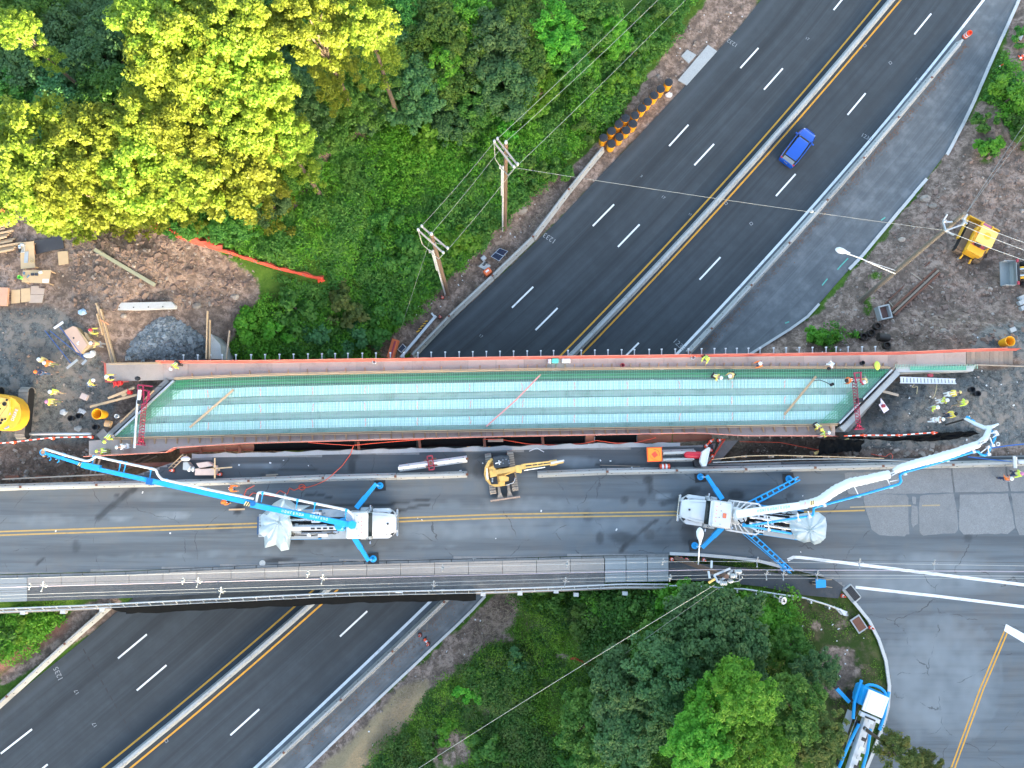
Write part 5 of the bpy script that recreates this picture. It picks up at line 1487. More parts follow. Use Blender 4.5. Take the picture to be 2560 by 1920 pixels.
polyprism(ex,[(1222,1168),(1239,1162),(1243,1190),(1226,1194)],1.5,1.85,tan_y,'engine_hood')
polyprism(ex,[(1223,1177),(1233,1176),(1234,1183),(1224,1184)],1.85,1.9,tan_y,'hood_cap')
polyprism(ex,[(1222,1194),(1243,1190),(1245,1210),(1228,1211),(1225,1203)],1.5,1.72,blackp,'cooling_grille')
for k in range(6):
 MB().box(W(1231+7*(k%2),1196+4*(k//2),1.74),(.12,.09,.03)).build('grille_louvre',[gplate,blackp][k%2],ex,rel=True)
cabx=polyprism(ex,[(1232,1142),(1250,1138),(1272,1139),(1276,1162),(1270,1166),(1236,1171),(1233,1160)],1.0,2.65,mat('black_cab',(.028,.036,.045),.35,var=.15),'cab')
polyprism(ex,[(1234,1143),(1251,1140),(1271,1142),(1273,1160),(1238,1167)],2.65,2.72,mat('black_cab',(.028,.036,.045),.35),'cab_roof')
MB().beam(W(1238,1159,2.75),W(1253,1155,2.75),.09,.02).beam(W(1247,1151,2.75),W(1249,1162,2.75),.09,.02).build('roof_cross',wpaint,ex,rel=True)
for x,y in((1257,1150),(1258,1158),(1265,1148),(1272,1152),(1273,1158)):
 MB().box(W(x,y,2.74),(.07,.07,.03)).build('roof_fitting',chrome,ex,rel=True)
polyprism(ex,[(1246,1191),(1258,1189),(1272,1193),(1271,1202),(1250,1205)],1.5,1.9,tan_y,'tool_box')
polyprism(ex,[(1262,1188),(1286,1182),(1289,1196),(1280,1209),(1262,1212),(1263,1204),(1272,1203),(1272,1193)],1.4,1.62,blackp,'side_platform')
polyprism(ex,[(1247,1206),(1262,1204),(1262,1213),(1250,1215)],1.4,1.7,tan_y,'fuel_cap_cover')
MB().tube([W(1288,1194,1.7),W(1284,1206,1.7),W(1266,1213,1.7)],.03,5).build('hand_rail',chrome,ex,rel=True)
bm=MB().beam(W(1243,1180,1.7),W(1286,1172,2.6),.40,.45,w1=.36,h1=.4).build('boom',tan_y,ex,rel=True)
MB().beam(W(1284,1172,2.6),W(1312,1166,3.0),.34,.42,w1=.42,h1=.34).build('boom',tan_y,ex,rel=True)
MB().box(W(1296,1172,2.8),(.5,.62,.4),rz=.15,ch=.05).build('boom_knuckle',tan_y,ex,rel=True)
MB().tube([W(1262,1188,2.0),W(1286,1178,2.6),W(1303,1182,2.7)],.05,6).build('hydraulic_hose',tan_y,ex,rel=True)
for a,b_ in(((1306,1162),(1376,1154)),((1306,1170),(1378,1160))):
 MB().beam(W(*a,2.9),W(*b_,1.4),.14,.28,w1=.12,h1=.2).build('stick_side',tan_y,ex,rel=True)
for a,b_ in(((1310,1176),(1362,1168)),((1304,1165),(1346,1156))):
 MB().cyl(W(*a,2.8),W(*b_,1.8),.05,n=8).build('ram',chrome,ex,rel=True)
for k in range(3):
 MB().box(W(1330+14*k,1162-k*1.2,2.4-.3*k),(.08,.34,.18),rz=.12).build('stick_tie',tan_y,ex,rel=True)
bk=MB().loft([[W(1374,1151,1.5),W(1376,1165,1.5),W(1376,1165,.9),W(1374,1151,.9)],[W(1392,1149,1.3),W(1392,1163,1.3),W(1391,1163,.4),W(1391,1149,.4)]]).build('bucket',tan_y,ex,rel=True)
MB().loft([[W(1377,1155,1.6),W(1377,1161,1.6),W(1377,1161,1.4),W(1377,1155,1.4)],[W(1410,1149,1.2),W(1411,1153,1.2),W(1411,1153,.9),W(1410,1149,.9)]]).build('breaker_tool',mat('pale_steel',(.6,.58,.58),.4,.5,var=.1),ex,rel=True)
MB().beam(W(1376,1163,1.4),W(1408,1155,1.0),.16,.2).build('bucket_link',tan_y,ex,rel=True)
# big yellow excavator cut by the left edge
dx_,LD=at2((12,965),(2,1098),ZD+.1,'excavator','big bright yellow excavator cropped by the left photo edge, letters on its counterweight','excavator')
A=P(61,967,ZD+.9);B=P(49,1097,ZD+.9)
dx_.location=((A.x+B.x)/2-1.35,(A.y+B.y)/2,ZD);dx_.rotation_euler=(0,0,math.atan2(A.y-B.y,A.x-B.x));LD=(A-B).length
tracks(dx_,-LD/2,LD/2,2.7,.85,.95,track_m,34)
MB().box((0,0,.8),(2.2,1.9,.5)).build('undercarriage',blackp,dx_)
MB().cyl((0,0,1.0),(0,0,1.3),.8,n=20).build('slew_ring',blackp,dx_)
hb=lambda pts,z0,z1,m,name,sm=False:MB().prism([tuple(P(x,y,ZD+z1))[:2] for x,y in pts],ZD+z0,ZD+z1).build(name,m,dx_,rel=True,smooth=sm)
cwp=[(-160,988),(-60,984),(-4,984),(22,988),(40,996),(52,1010),(57,1026),(56,1046),(48,1062),(34,1073),(16,1077),(-30,1075),(-160,1072)]
hb(cwp,1.3,2.2,yel,'counterweight',True)
cw=np.mean(np.array(cwp[2:11]),0)
sh=[(cw[0]+(x-cw[0])*.86-3,cw[1]+(y-cw[1])*.9) for x,y in cwp]
hood_m=mat('sunworn_yellow',(.80,.50,.12),.5,var=.08,scale=2,dirt=.2,dirtcol=(.5,.3,.1))
q0=[tuple(P(x,y,ZD+2.2)) for x,y in cwp];q1=[tuple(P(x,y,ZD+2.55)) for x,y in[(cw[0]+(x-cw[0])*.90-2,cw[1]+(y-cw[1])*.93) for x,y in cwp]]
q0=[(x,y,ZD+2.2) for x,y,z in q0];q1=[(x,y,ZD+2.55) for x,y,z in q1]
MB().loft([q0,q1][::-1]).build('counterweight_cap',yel,dx_,rel=True)
hb([(-160,992),(-6,992),(22,998),(24,1020),(14,1050),(-6,1068),(-160,1066)],2.55,2.75,hood_m,'engine_hood')
for x,y,r in((12,1010,.17),(18,1000,.09),(0,1022,.08),(6,1050,.11),(14,1048,.08),(2,1058,.12)):
 MB().lathe([(r,.0),(r,.08),(r*.7,.09),(r*.65,.02)],14,P(x,y,ZD+2.75)).build('exhaust' if r>.15 else 'filler_cap',blackp,dx_,rel=True,smooth=True)
MB().add([P(21,1038,ZD+2.76),P(28,1036,ZD+2.76),P(25,1030,ZD+2.76)],[(0,1,2)]).build('warning_triangle',gplate,dx_,rel=True)
MB().prism([tuple(P(x,y,ZD+2.56))[:2] for x,y in[(10,1071),(22,1064),(24,1068),(12,1074)]],ZD+2.52,ZD+2.58).build('vent_grille',gplate,dx_,rel=True)
for a,b_ in(((-60,1006),(14,1008)),((0,1040),(20,1012)),((-60,1056),(4,1056))):
 MB().beam(P(*a,ZD+2.755),P(*b_,ZD+2.755),.02,.012).build('hood_seam',blackp,dx_,rel=True)
 # lettering lies on the bevelled cap
pa,pb=P(31,1051,ZD+2.60),P(42,1024,ZD+2.60)
ang=math.atan2(pb.y-pa.y,pb.x-pa.x)
MB().beam((pa+pb)/2+(pa-pb)*.60+Vector((0,0,-.03)),(pa+pb)/2+(pb-pa)*.60+Vector((0,0,-.03)),.36,.02).build('name_panel',yel,dx_,rel=True)
lt=text_obj('counterweight_lettering','DEERE',(pa+pb)/2,.36,ang,wpaint,None,None,.012,spacing=1.05)
lt.parent=dx_;lt.matrix_parent_inverse=world_inv(dx_)
MB().box(P(-60,1000,ZD+2.9),(1.6,1.4,1.9),ch=.1).build('cab',blackp,dx_,rel=True)
MB().beam(P(-30,1034,ZD+2.2),P(-170,1034,ZD+4.2),.5,.7).build('boom',yel,dx_,rel=True)
# ---------------- bulldozer
zb=2.0
bd_g=G(2420,615)
zb=bd_g.z
dz,LZ=at2((2447,565),(2402,655),zb,'bulldozer','yellow bulldozer with a square canopy and angled blade on the dug earth','bulldozer')
tracks(dz,-1.7,1.6,2.0,.62,.9,track_d,20)
MB().box((-.2,0,1.05),(2.9,1.25,.7),ch=.08).build('body',yel,dz)
MB().box((1.05,0,1.5),(1.1,.95,.5),ch=.1).build('engine_hood',mat('faded_magenta',(.42,.12,.20),.6,var=.2),dz)
for s in(-1,1):
 MB().beam((.5,s*.52,1.65),(1.6,s*.5,1.65),.12,.3).build('hood_side',yel,dz)
 MB().beam((-.4,s*1.5,.5),(2.0,s*1.45,.45),.14,.3).build('push_arm',yel,dz)
 MB().beam((-1.75,s*.45,.7),(-2.2,s*.5,.6),.12,.2).build('tow_hook',yel,dz)
 for x in(-1.0,.45):
  MB().beam((x,s*.75,1.3),(x,s*.72,2.55),.07,.07).build('canopy_post',yel,dz)
MB().box((-1.35,0,1.55),(.75,1.6,.6),ch=.08).build('fuel_tank',yel,dz)
MB().box((-.85,0,1.6),(.32,1.25,.45)).build('seat_frame',mat('red_oxide',(.35,.05,.07),.6),dz)
MB().box((-.82,.1,1.85),(.3,.6,.3),ch=.05).build('seat',blackp,dz)
MB().box((-.15,0,2.62),(1.75,1.65,.09),ch=.03).build('canopy',mat('canopy_yellow',(.82,.56,.14),.5,var=.05,scale=1.5),dz)
MB().cyl((-.1,0,2.66),(-.1,0,2.69),.34,n=20).build('canopy_hatch',yel,dz)
bq=[]
for s in(-1,1):
 y=s*1.6
 bq.append([(2.0,y,.05),(2.12,y,.5),(2.05,y,1.0),(1.95,y,1.0),(2.0,y,.5),(1.88,y,.05)])
MB().loft(bq).build('blade',yel,dz)
MB().cyl((1.3,.3,1.4),(1.95,.35,.8),.07,n=8).build('ram',chrome,dz)
MB().cyl((.9,-.3,1.7),(.9,-.3,2.2),.06,n=8).build('exhaust',blackp,dz)
# ---------------- wheel loader entering from the right
wl_g=G(2540,700)
wl,LW=at2((2496,686),(2720,694),wl_g.z,'loader','loader with grey front bucket cropped by the right photo edge','loader')
h=LW/2;x0=h
bk=MB()
sec_=lambda y:[(h-.05,y,.1),(h-1.0,y,.08),(h-1.2,y,.5),(h-1.05,y,1.05),(h-.97,y,1.05),(h-1.08,y,.5),(h-.95,y,.18),(h-.05,y,.16)]
bk.loft([sec_(-1.15),sec_(1.15)]).build('bucket',mat('grey_bucket',(.27,.30,.30),.5,.4,var=.12,scale=3,dirt=.3,dirtcol=(.2,.17,.15)),wl)
for s in(-1,1):
 MB().prism([(h-.1,s*1.15),(h-1.15,s*1.15),(h-1.15,s*1.19),(h-.1,s*1.19)],.1,.7).build('bucket_side',gplate,wl)
 MB().box((h-1.08,s*1.08,1.1),(.2,.3,.1)).build('red_reflector',red_m,wl)
 MB().beam((h-1.15,s*.48,.6),(h-3.2,s*.5,1.5),.16,.3).build('lift_arm',yel,wl)
 MB().cyl((h-1.3,s*.3,.8),(h-2.4,s*.32,1.5),.07,n=8).build('ram',chrome,wl)
 wheel(wl,h-2.25,s*.98,.48,.36,rimm=mat('tan_rim',(.42,.38,.33),.7))
 wheel(wl,h-5.0,s*.95,.75,.5,rimm=yel)
MB().box((h-1.25,0,.75),(.2,1.5,.5)).build('quick_coupler',blackp,wl)
MB().box((h-2.9,0,1.25),(1.9,.85,.7),ch=.1).build('engine_hood',mat('black_cab',(.028,.036,.045),.35),wl)
for s in(-1,1):MB().box((h-2.9,s*.46,1.1),(1.8,.08,.5)).build('hood_side',yel,wl)
MB().box((h-2.5,.1,1.612),(.3,.22,.02)).build('hood_plate',wpaint,wl)
MB().box((h-4.6,0,1.9),(1.4,1.5,1.7),ch=.1).build('cab',blackp,wl)
MB().box((h-4.6,0,2.8),(1.5,1.6,.1),ch=.03).build('cab_roof',yel,wl)
MB().box((h-5.6,0,1.2),(1.0,1.5,.9),ch=.1).build('rear_body',yel,wl)
# ---------------- blue car
A,B=P(2027,327,.75),P(1967,405,.8)
d=A-B
car=thing('parked_car',((A.x+B.x)/2,(A.y+B.y)/2,.004),'bright blue hatchback driving up the right carriageway of the highway','car',None,math.atan2(d.y,d.x))
car.name='car'
CL=d.length+.2;h=CL/2
carp=mat('car_blue',(.010,.08,.42),.22,.1,var=.04)
carp.node_tree.nodes['Principled BSDF'].inputs['Coat Weight'].default_value=.6
def csec(x,w,z0,z1,k=.16):return[(x,-w,z0),(x,w,z0),(x,w,z1-k),(x,w-k,z1),(x,-w+k,z1),(x,-w,z1-k)]
body=MB().loft([csec(-h,.70,.35,.85),csec(-h+.15,.84,.25,.98),csec(-h+.9,.90,.22,1.02),csec(0,.91,.22,1.0),csec(h-1.3,.90,.22,.98),csec(h-.5,.84,.24,.86),csec(h-.12,.66,.30,.72),csec(h,.5,.36,.6)]).build('body',carp,car,smooth=True)
def gsec(x,w,z):return[(x,-w,z),(x,w,z)]
gh=MB().loft([[(-h+.12,-.78,.98),(-h+.12,.78,.98),(-h+.42,.66,1.36),(-h+.42,-.66,1.36)],[(-h+.95,-.82,1.0),(-h+.95,.82,1.0),(-h+.9,.64,1.50),(-h+.9,-.64,1.50)],[(.35,-.82,1.0),(.35,.82,1.0),(.2,.62,1.48),(.2,-.62,1.48)],[(h-1.25,-.78,.97),(h-1.25,.78,.97),(.62,.56,1.36),(.62,-.56,1.36)]]).build('glasshouse',glass,car,smooth=True)
MB().loft([[(-h+.40,-.62,1.375),(-h+.40,.62,1.375),(-h+.40,.62,1.345),(-h+.40,-.62,1.345)],[(-h+.9,-.65,1.525),(-h+.9,.65,1.525),(-h+.9,.65,1.49),(-h+.9,-.65,1.49)],[(.2,-.62,1.505),(.2,.62,1.505),(.2,.62,1.47),(.2,-.62,1.47)],[(.48,-.57,1.43),(.48,.57,1.43),(.48,.57,1.40),(.48,-.57,1.40)]]).build('roof',carp,car,smooth=True)
for s in(-1,1):
 MB().beam((-h+.4,s*.66,1.37),(.5,s*.60,1.44),.06,.05).build('roof_rail',blackp,car)
 MB().beam((.62,s*.57,1.37),(h-1.25,s*.78,.99),.06,.05).build('pillar',carp,car)
 MB().box((h-1.35,s*1.0,1.0),(.16,.22,.14),ch=.03).build('mirror',carp,car)
 MB().box((h-.32,s*.58,.70),(.26,.26,.10),ch=.03).build('headlight',chrome,car)
 MB().box((-h+.16,s*.72,.92),(.14,.22,.2),ch=.03).build('tail_light',mat('tail_red',(.45,.03,.05),.3),car)
 for x in(h-.85,-h+.85):
  wheel(car,x,s*.82,.33,.22)
MB().beam((-h+.05,0,1.04),(-h+.28,0,1.33),1.2,.02).build('rear_window',mat('rear_glass',(.16,.2,.24),.1),car)
MB().box((-h+.02,.05,.72),(.04,.42,.14)).build('number_plate',wpaint,car)
# ====== POLES AND WIRES
pole_m=mat('pole_timber',(.14,.095,.066),.85,var=.25,scale=2,stretch=(1,1,.15),dirt=.3,dirtcol=(.10,.07,.05))
pole_g=mat('old_pole_timber',(.17,.145,.115),.9,var=.25,scale=2,stretch=(1,1,.15))
arm_m=mat('crossarm_timber',(.34,.31,.28),.85,var=.15)
porc=mat('porcelain',(.36,.38,.39),.3,var=.05)
wire_m=mat('bare_wire',(.30,.32,.31),.5,.4,var=.1)
wire_w=mat('bright_wire',(.42,.43,.42),.5,.3,var=.1)
wire_k=mat('black_wire',(.03,.033,.036),.6,var=.1)
wire_v=mat('lilac_cable',(.35,.31,.36),.5,var=.1)
conduit_m=mat('grey_conduit',(.45,.47,.49),.5,var=.08)
ORD0='first second third fourth fifth sixth seventh'.split()
def top_z(base,topx):
 """height at which the line of sight through pixel topx passes closest above the base"""
 best=(1e9,10)
 for z in np.arange(4,30,.1):
  p=P(*topx,z);d=math.hypot(p.x-base.x,p.y-base.y)
  if d<best[0]:best=(d,z)
 return best[1]
def insulator(parent,p,r=.11,h=.32):
 MB().lathe([(r*.4,0),(r,h*.2),(r*.5,h*.4),(r*.95,h*.6),(r*.5,h*.8),(r*.6,h)],10,p).build('insulator',porc,parent,rel=True,smooth=True)
def hpole(base_px,top_px,arms,label,conduit):
 b_=G(*base_px);z=top_z(b_,top_px);t=P(*top_px,z)
 o=thing('utility_pole',b_,label,'utility pole','utility poles left of the highway')
 MB().cyl(b_-Vector((0,0,.3)),t,.21,.15,n=12).build('pole',pole_m,o,rel=True,smooth=True)
 for(e0,e1) in arms:
  a,c=P(*e0,z-.5),P(*e1,z-.5)
  MB().beam(a,c,.12,.14).build('crossarm',arm_m,o,rel=True)
  m_=a.lerp(c,.5)
  for q in(a.lerp(c,.02),a.lerp(c,.98)):
   insulator(o,q+Vector((0,0,.07)))
   MB().beam(q.lerp(m_,.35)-Vector((0,0,.05)),t.lerp(b_,.10),.03,.05).build('arm_brace',steel_g,o,rel=True)
 insulator(o,t,.13,.35)
 if conduit:
  d=Vector((-.22,-.12,0))
  k=b_.lerp(t,.80)
  MB().tube([b_+d*1.2,b_.lerp(t,.02)+d,b_.lerp(t,.42)+d,k+d],.085,8).build('conduit',conduit_m,o,rel=True,smooth=True)
  MB().tube([b_.lerp(t,.5)+d*1.6,k+d*1.5],.05,6).build('conduit',conduit_m,o,rel=True,smooth=True)
  for s,e in enumerate(arms[0]):
   a=P(*e,z-.3)
   MB().tube([a,a.lerp(k,.35)+Vector((-.25,-.35,-.7)),k+d*2+Vector((0,0,.3)),k+d],.03,5).build('jumper_cable',wire_w,o,rel=True)
  MB().cyl(k+d*2,k+d*2+Vector((0,0,.5)),.1,.07,n=8).build('cable_head',porc,o,rel=True)
 return o,b_,t,z
up1,u1b,u1t,u1z=hpole((1262,574),(1265,358),[((1235,355),(1286,421)),((1243,348),(1295,414))],'tall brown utility pole, the farther from the bridge of the two left of the highway',True)
up2,u2b,u2t,u2z=hpole((1119,734),(1079,586),[((1045,575),(1110,634)),((1054,566),(1121,623))],'brown utility pole with grey conduit and a cone at its foot, nearer the new bridge',True)
def wire(pts,sag,r,m,label,group,n=18,spacers=()):
 a,b_=Vector(pts[0]),Vector(pts[1])
 mid=a.lerp(b_,.5)
 q=[a.lerp(b_,i/n)-Vector((0,0,sag*4*(i/n)*(1-i/n))) for i in range(n+1)]
 o=thing('overhead_wire',mid,label,'wire',group)
 MB().tube(q,r,5).build('cable',m,o,rel=True)
 for t in spacers:
  c=a.lerp(b_,t)-Vector((0,0,sag*4*t*(1-t)))
  sp_=MB()
  for(dx,dy,dz) in((.05,.45,.1),(-.05,-.45,.1),(.38,.05,0),(.28,.3,0),(-.25,.2,.05),(.1,-.2,-.3)):
   sp_.beam(c,c+Vector((dx*.6,dy*.6,dz)),.04,.04)
  sp_.ball(c+Vector((.04,.31,.1)),.07,6,4).ball(c+Vector((-.04,-.31,.1)),.06,6,4).ball(c+Vector((.27,.04,0)),.05,6,4)
  sp_.build('spacer',mat('spacer_grey',(.25,.27,.28),.5),o,rel=True)
 return o
gw='overhead wires along the left utility poles'
names=['first','second','third']
W1=[(1239,351),(1265,354),(1290,417)];W0=[(1600,-2),(1630,8),(1720,-12)];W2=[(1049,570),(1080,582),(1116,628)]
for i in range(3):
 a,b_,c=P(*W0[i],u1z+.3),P(*W1[i],u1z),P(*W2[i],u2z)
 far_=b_+(a-b_)*1.4
 lab=['leftmost','middle','rightmost'][i]
 wire((b_,far_),.5,.013,wire_m,lab+' bare wire from the farther utility pole over the bushes to the top edge',gw)
 wire((b_,c),.25,.013,wire_m,lab+' bare wire spanning between the two brown utility poles',gw)
wire((P(1076,596,u2z-1),G(998,838)+Vector((0,0,.2))),.02,.013,wire_m,'stay wire slanting from the conduit pole down to the bare soil',None,6)
# right pole with street lamp
b3=G(2153,752);z3=top_z(b3,(2412,533));t3p=P(2412,533,z3)
up3=thing('utility_pole',b3,'long leaning grey utility pole with street lamp on the earthworks right of the ramp','utility pole')
MB().cyl(b3-Vector((0,0,.3)),t3p,.26,.15,n=12).build('pole',pole_g,up3,rel=True,smooth=True)
for a,c in(((2357,554),(2364,577)),((2364,577),(2405,562)),((2359,555),(2381,555)),((2357,554),(2368,536)),((2405,562),(2418,535)),((2364,577),(2385,588)),((2404,546),(2418,560))):
 MB().beam(P(*a,z3-1.2),P(*c,z3-1.0),.10,.12).build('bracket_arm',steel_g,up3,rel=True)
for x,y in((2359,555),(2364,577),(2405,561),(2408,545)):
 insulator(up3,P(x,y,z3-1.0))
def lamp_arm(parent,pts,head,z,hz):
 q=[P(x,y,zz) for x,y,zz in pts]
 la=MB().tube(q,.055,7).build('lamp_arm',steel_g,parent,rel=True,smooth=True)
 c=P(*head,z);d=(q[-1]-q[-2]).normalized();ang=math.atan2(d.y,d.x)
 MB().loft([[c+Matrix.Rotation(ang,3,'Z')@Vector((x,w*math.cos(k*.785),h_*math.sin(k*.785))) for k in range(8)] for x,w,h_ in((-.75,.06,.06),(-.45,.12,.10),(-.1,.26,.16),(.25,.28,.16),(.48,.16,.10),(.55,.05,.05))]).build('lamp_head',mat('lamp_white',(.62,.66,.67),.4),la,rel=True,smooth=True)
 return la
zz3=b3.z+(z3-b3.z)*.42
lamp_arm(up3,[(2238,684,zz3),(2200,668,zz3+.5),(2150,645,zz3+.9),(2112,632,zz3+1.1)],(2104,627),zz3+1.15,0)
MB().cyl(P(2238,676,zz3+.4),P(2160,650,zz3+.95),.03,n=5).build('lamp_stay',steel_g,up3,rel=True)
for i,(a,c) in enumerate((((2410,548),(2620,626)),((2403,562),(2620,646)),((2368,578),(2620,670)))):
 wire((P(*a,z3-.9),P(*c,z3-.6)),.15,.02,wire_w,['upper','middle','lower'][i]+' bright wire from the leaning pole across the bulldozer to the right edge','bright wires over the bulldozer')
wire((P(1291,420,u1z-.8),P(2362,576,z3-1.2)),.25,.013,wire_m,'long thin wire crossing the highway from brown pole to leaning pole',None,30)
for i,(a,c) in enumerate((((2414,535),(2600,255)),((2418,530),(2590,300)))):
 wire((P(*a,z3-.6),P(*c,z3-.6)),.2,.013,wire_m,['upper','lower'][i]+' thin wire from the leaning pole toward the bushes at the right edge','thin wires at the right edge')
MB().ball(P(2029,528,z3-3),.16,8,5).solo('wire_marker',porc,'small white ball on the wire above the white edge line','marker',smooth=True)
# bottom pole with cross brackets, lamp and the bundle of lines
b4=P(1690,1396,ZD);z4=top_z(b4,(1817,1441));t4=P(1817,1441,z4)
up4=thing('utility_pole',b4,'dark leaning utility pole beside the intersection carrying the bundle of lines','utility pole')
MB().cyl(b4-Vector((0,0,.3)),t4,.22,.16,n=12).build('pole',mat('dark_pole',(.10,.06,.045),.85,var=.3,scale=2),up4,rel=True,smooth=True)
for a,c,m_ in(((1785,1438),(1826,1421),steel_g),((1820,1435),(1831,1426),steel_g),((1785,1438),(1795,1456),steel_g),((1795,1456),(1814,1442),steel_g),((1772,1457),(1788,1447),tan_y),((1779,1402),(1778,1420),steel_g),((1771,1428),(1774,1446),steel_g)):
 MB().beam(P(*a,z4-.8),P(*c,z4-.6),.13,.12).build('bracket_arm',m_,up4,rel=True)
for x,y in((1840,1429),(1828,1439),(1803,1458)):
 for k in range(3):
  MB().ball(P(x+5.5*k,y,z4-.5),(.11,.17,.17),8,5).build('insulator',porc,up4,rel=True,smooth=True)
MB().ball(P(1826,1453,z4-.8),(.24,.15,.15),8,5).build('cutout',porc,up4,rel=True,smooth=True)
MB().tube([P(1832,1455,z4-.8),P(1846,1453,z4-.9),P(1856,1446,z4-.7),P(1855,1441,z4-.5)],.025,5).build('jumper_cable',wire_w,up4,rel=True)
lamp_arm(up4,[(1746,1411,ZD+7.4),(1747,1385,ZD+7.9),(1749,1352,ZD+8.2)],(1750,1337),ZD+8.25,0)
gb='parallel utility lines along the south side of the old bridge'
zb4=z4-1.2
LINES=[((-60,1448),(1752,1403),(2640,1416),wire_w,'topmost line with white spacers over the intersection',(.16,.45,.66,.93),()),((-60,1462),(1778,1419),(2640,1426),wire_k,'black line just below the topmost line',(),()),((-60,1470),(1775,1424),(2640,1430),wire_v,'lilac cable along the bridge footway',(),(.09,.30,.47)),((-60,1478),(1773,1427),(2640,1434),wire_k,'thick black cable over the dark walkway',(),()),((-60,1490),(1790,1437),(2640,1441),wire_w,'pale line ending at the pole head with spacers',(.07,.15,.20,.30),()),((-60,1498),(1780,1446),(2640,1447),wire_m,'lowest grey line nearest the railing',(),(.33,.62,.80)),((-60,1440),(1760,1397),(2640,1408),wire_k,'thin black line nearest the asphalt',(),()),((-60,1484),(1770,1432),(2640,1437),wire_k,'second thick black cable over the walkway',(),())]
for a,k,c,m_,lab,sR,sL in LINES:
 wire((P(*a,zb4),P(*k,zb4)),.25,.013 if m_ is not wire_v else .024,m_,lab+', west span',gb,20,sL)
 wire((P(*k,zb4),P(*c,zb4+.3)),.12,.013 if m_ is not wire_v else .024,m_,lab+', east span',gb,12,sR)
for i,(x,y) in enumerate(((74,1466),(458,1452),(770,1435),(1107,1420),(1419,1411),(1658,1404),(1676,1445))):
 MB().beam(P(x,y-7,zb4+.1),P(x-2,y+7,zb4+.1),.06,.05).ball(P(x,y-7,zb4+.1),.07,6,4).ball(P(x-1,y,zb4+.1),(.14,.07,.1),6,4).ball(P(x-2,y+7,zb4+.1),.06,6,4).beam(P(x-4,y-2,zb4+.1),P(x+4,y-3,zb4+.1),.06,.05).solo('cable_spacer',mat('spacer_grey',(.25,.27,.28),.5),ORD0[i]+' white cable spacer from the left, above the old bridge footway','spacer','white cable spacers over the footway')
wire((P(1787,1462,z4-1),G(905,1930)+Vector((0,0,9))),.6,.016,wire_m,'long service wire slanting down across the lower thicket',None,20)
wire((P(1795,1470,z4-2),P(1535,1655,8)),.2,.012,wire_m,'faint short wire slanting into the lower thicket',None,8)
# ====== GUARD RAIL, KERBS, SIDEWALK
walk=[(1672,1404),(1760,1410),(1860,1420),(1965,1436),(2083,1448),(2108,1466),(2095,1496),(2010,1488),(1900,1466),(1780,1453),(1672,1450)]
sw=MB().prism([tuple(P(x,y,ZD))[:2] for x,y in walk],ZD-.1,ZD+.03).build('sidewalk',mat('walk_asphalt',(.055,.06,.066),.85,var=.2,scale=2,dirt=.4,dirtcol=(.13,.12,.10)))
structure(sw)
k2=thing('kerb',P(2200,1640,ZD),'curved pale kerb round the grassy corner of the side road','kerb')
kerb_run([P(x,y,ZD) for x,y in[(1674,1384),(1760,1387),(1855,1396),(1915,1404),(1962,1419)]],k2,2.4,.26,.15)
kerb_run([P(x,y,ZD) for x,y in[(2133,1503),(2160,1532),(2182,1569),(2209,1628),(2221,1690),(2223,1740),(2213,1799),(2190,1857),(2160,1930)]],k2,1.8,.26,.15)
gr=thing('guard_rail',P(1850,1472,ZD),'galvanised guard rail curving along the sidewalk to a rounded end','guard rail')
gp=interp_poly([P(x,y,ZD) for x,y in[(1668,1461),(1760,1463),(1860,1470),(1950,1484),(2000,1490),(2060,1508),(2108,1526)]],30)
MB().sweep([p+Vector((0,0,.45)) for p in gp],[(.05,.32),(-.03,.26),(.05,.18),(-.03,.10),(.05,.02),(.0,.0),(-.08,.10),(0,.18),(-.08,.26),(0,.34)]).build('rail',steel_g,gr,rel=True)
for p in gp[2::3]:
 MB().box((p.x,p.y-.2,p.z+.35),(.12,.22,.8)).build('post',steel_g,gr,rel=True)
MB().tube([P(2100,1522,ZD+.6),P(2110,1530,ZD+.6),P(2104,1536,ZD+.6),P(2085,1516,ZD+.6)],.07,6).build('end_terminal',steel_g,gr,rel=True)
MB().prism([tuple(P(x,y,ZD))[:2] for x,y in[(2084,1514),(2098,1522),(2110,1529),(2108,1536),(2099,1534)]],ZD+.45,ZD+.75).build('end_terminal',steel_g,gr,rel=True)
# catch basins
def grate(x,y,w,l,rz,z,label,name,collar):
 c=P(x,y,z)
 o=thing(name,c,label,'drain grate',None,rz)
 if collar:
  MB().box((0,0,.02),(w+.5,l+.5,.1),ch=.2).build('collar',conc,o)
 MB().box((0,0,.04),(w,l,.10)).build('pit',blackp,o)
 n=9
 for i in range(n):
  MB().box((0,-l/2+l*(i+.5)/n,.095),(w,l/n*.3,.03)).build('grate_bar',steel_d,o)
 for s in(-1,1):MB().box((s*w*.5,0,.095),(.06,l,.035)).build('grate_frame',steel_d,o)
 return o
grate(2131,1483,.55,1.25,math.radians(38),ZD,'rusty kerb drain grate with stone collar at the corner kerb','kerb_drain',True)
o=thing('manhole_cover',P(2147,1560,ZD+.02),'rectangular brown metal cover set in the corner grass','manhole cover',None,math.radians(32))
MB().box((0,0,.02),(.95,1.35,.06)).build('frame',conc,o);MB().box((0,0,.05),(.72,1.1,.05)).build('cover',rust,o)
MB().lathe([(.27,0),(.27,.03),(.16,.035),(.15,.02)],16,P(656,1408,ZD+.01)).solo('drain_cover',conc,'round pale drain cover on the asphalt beside the south kerb','drain cover')
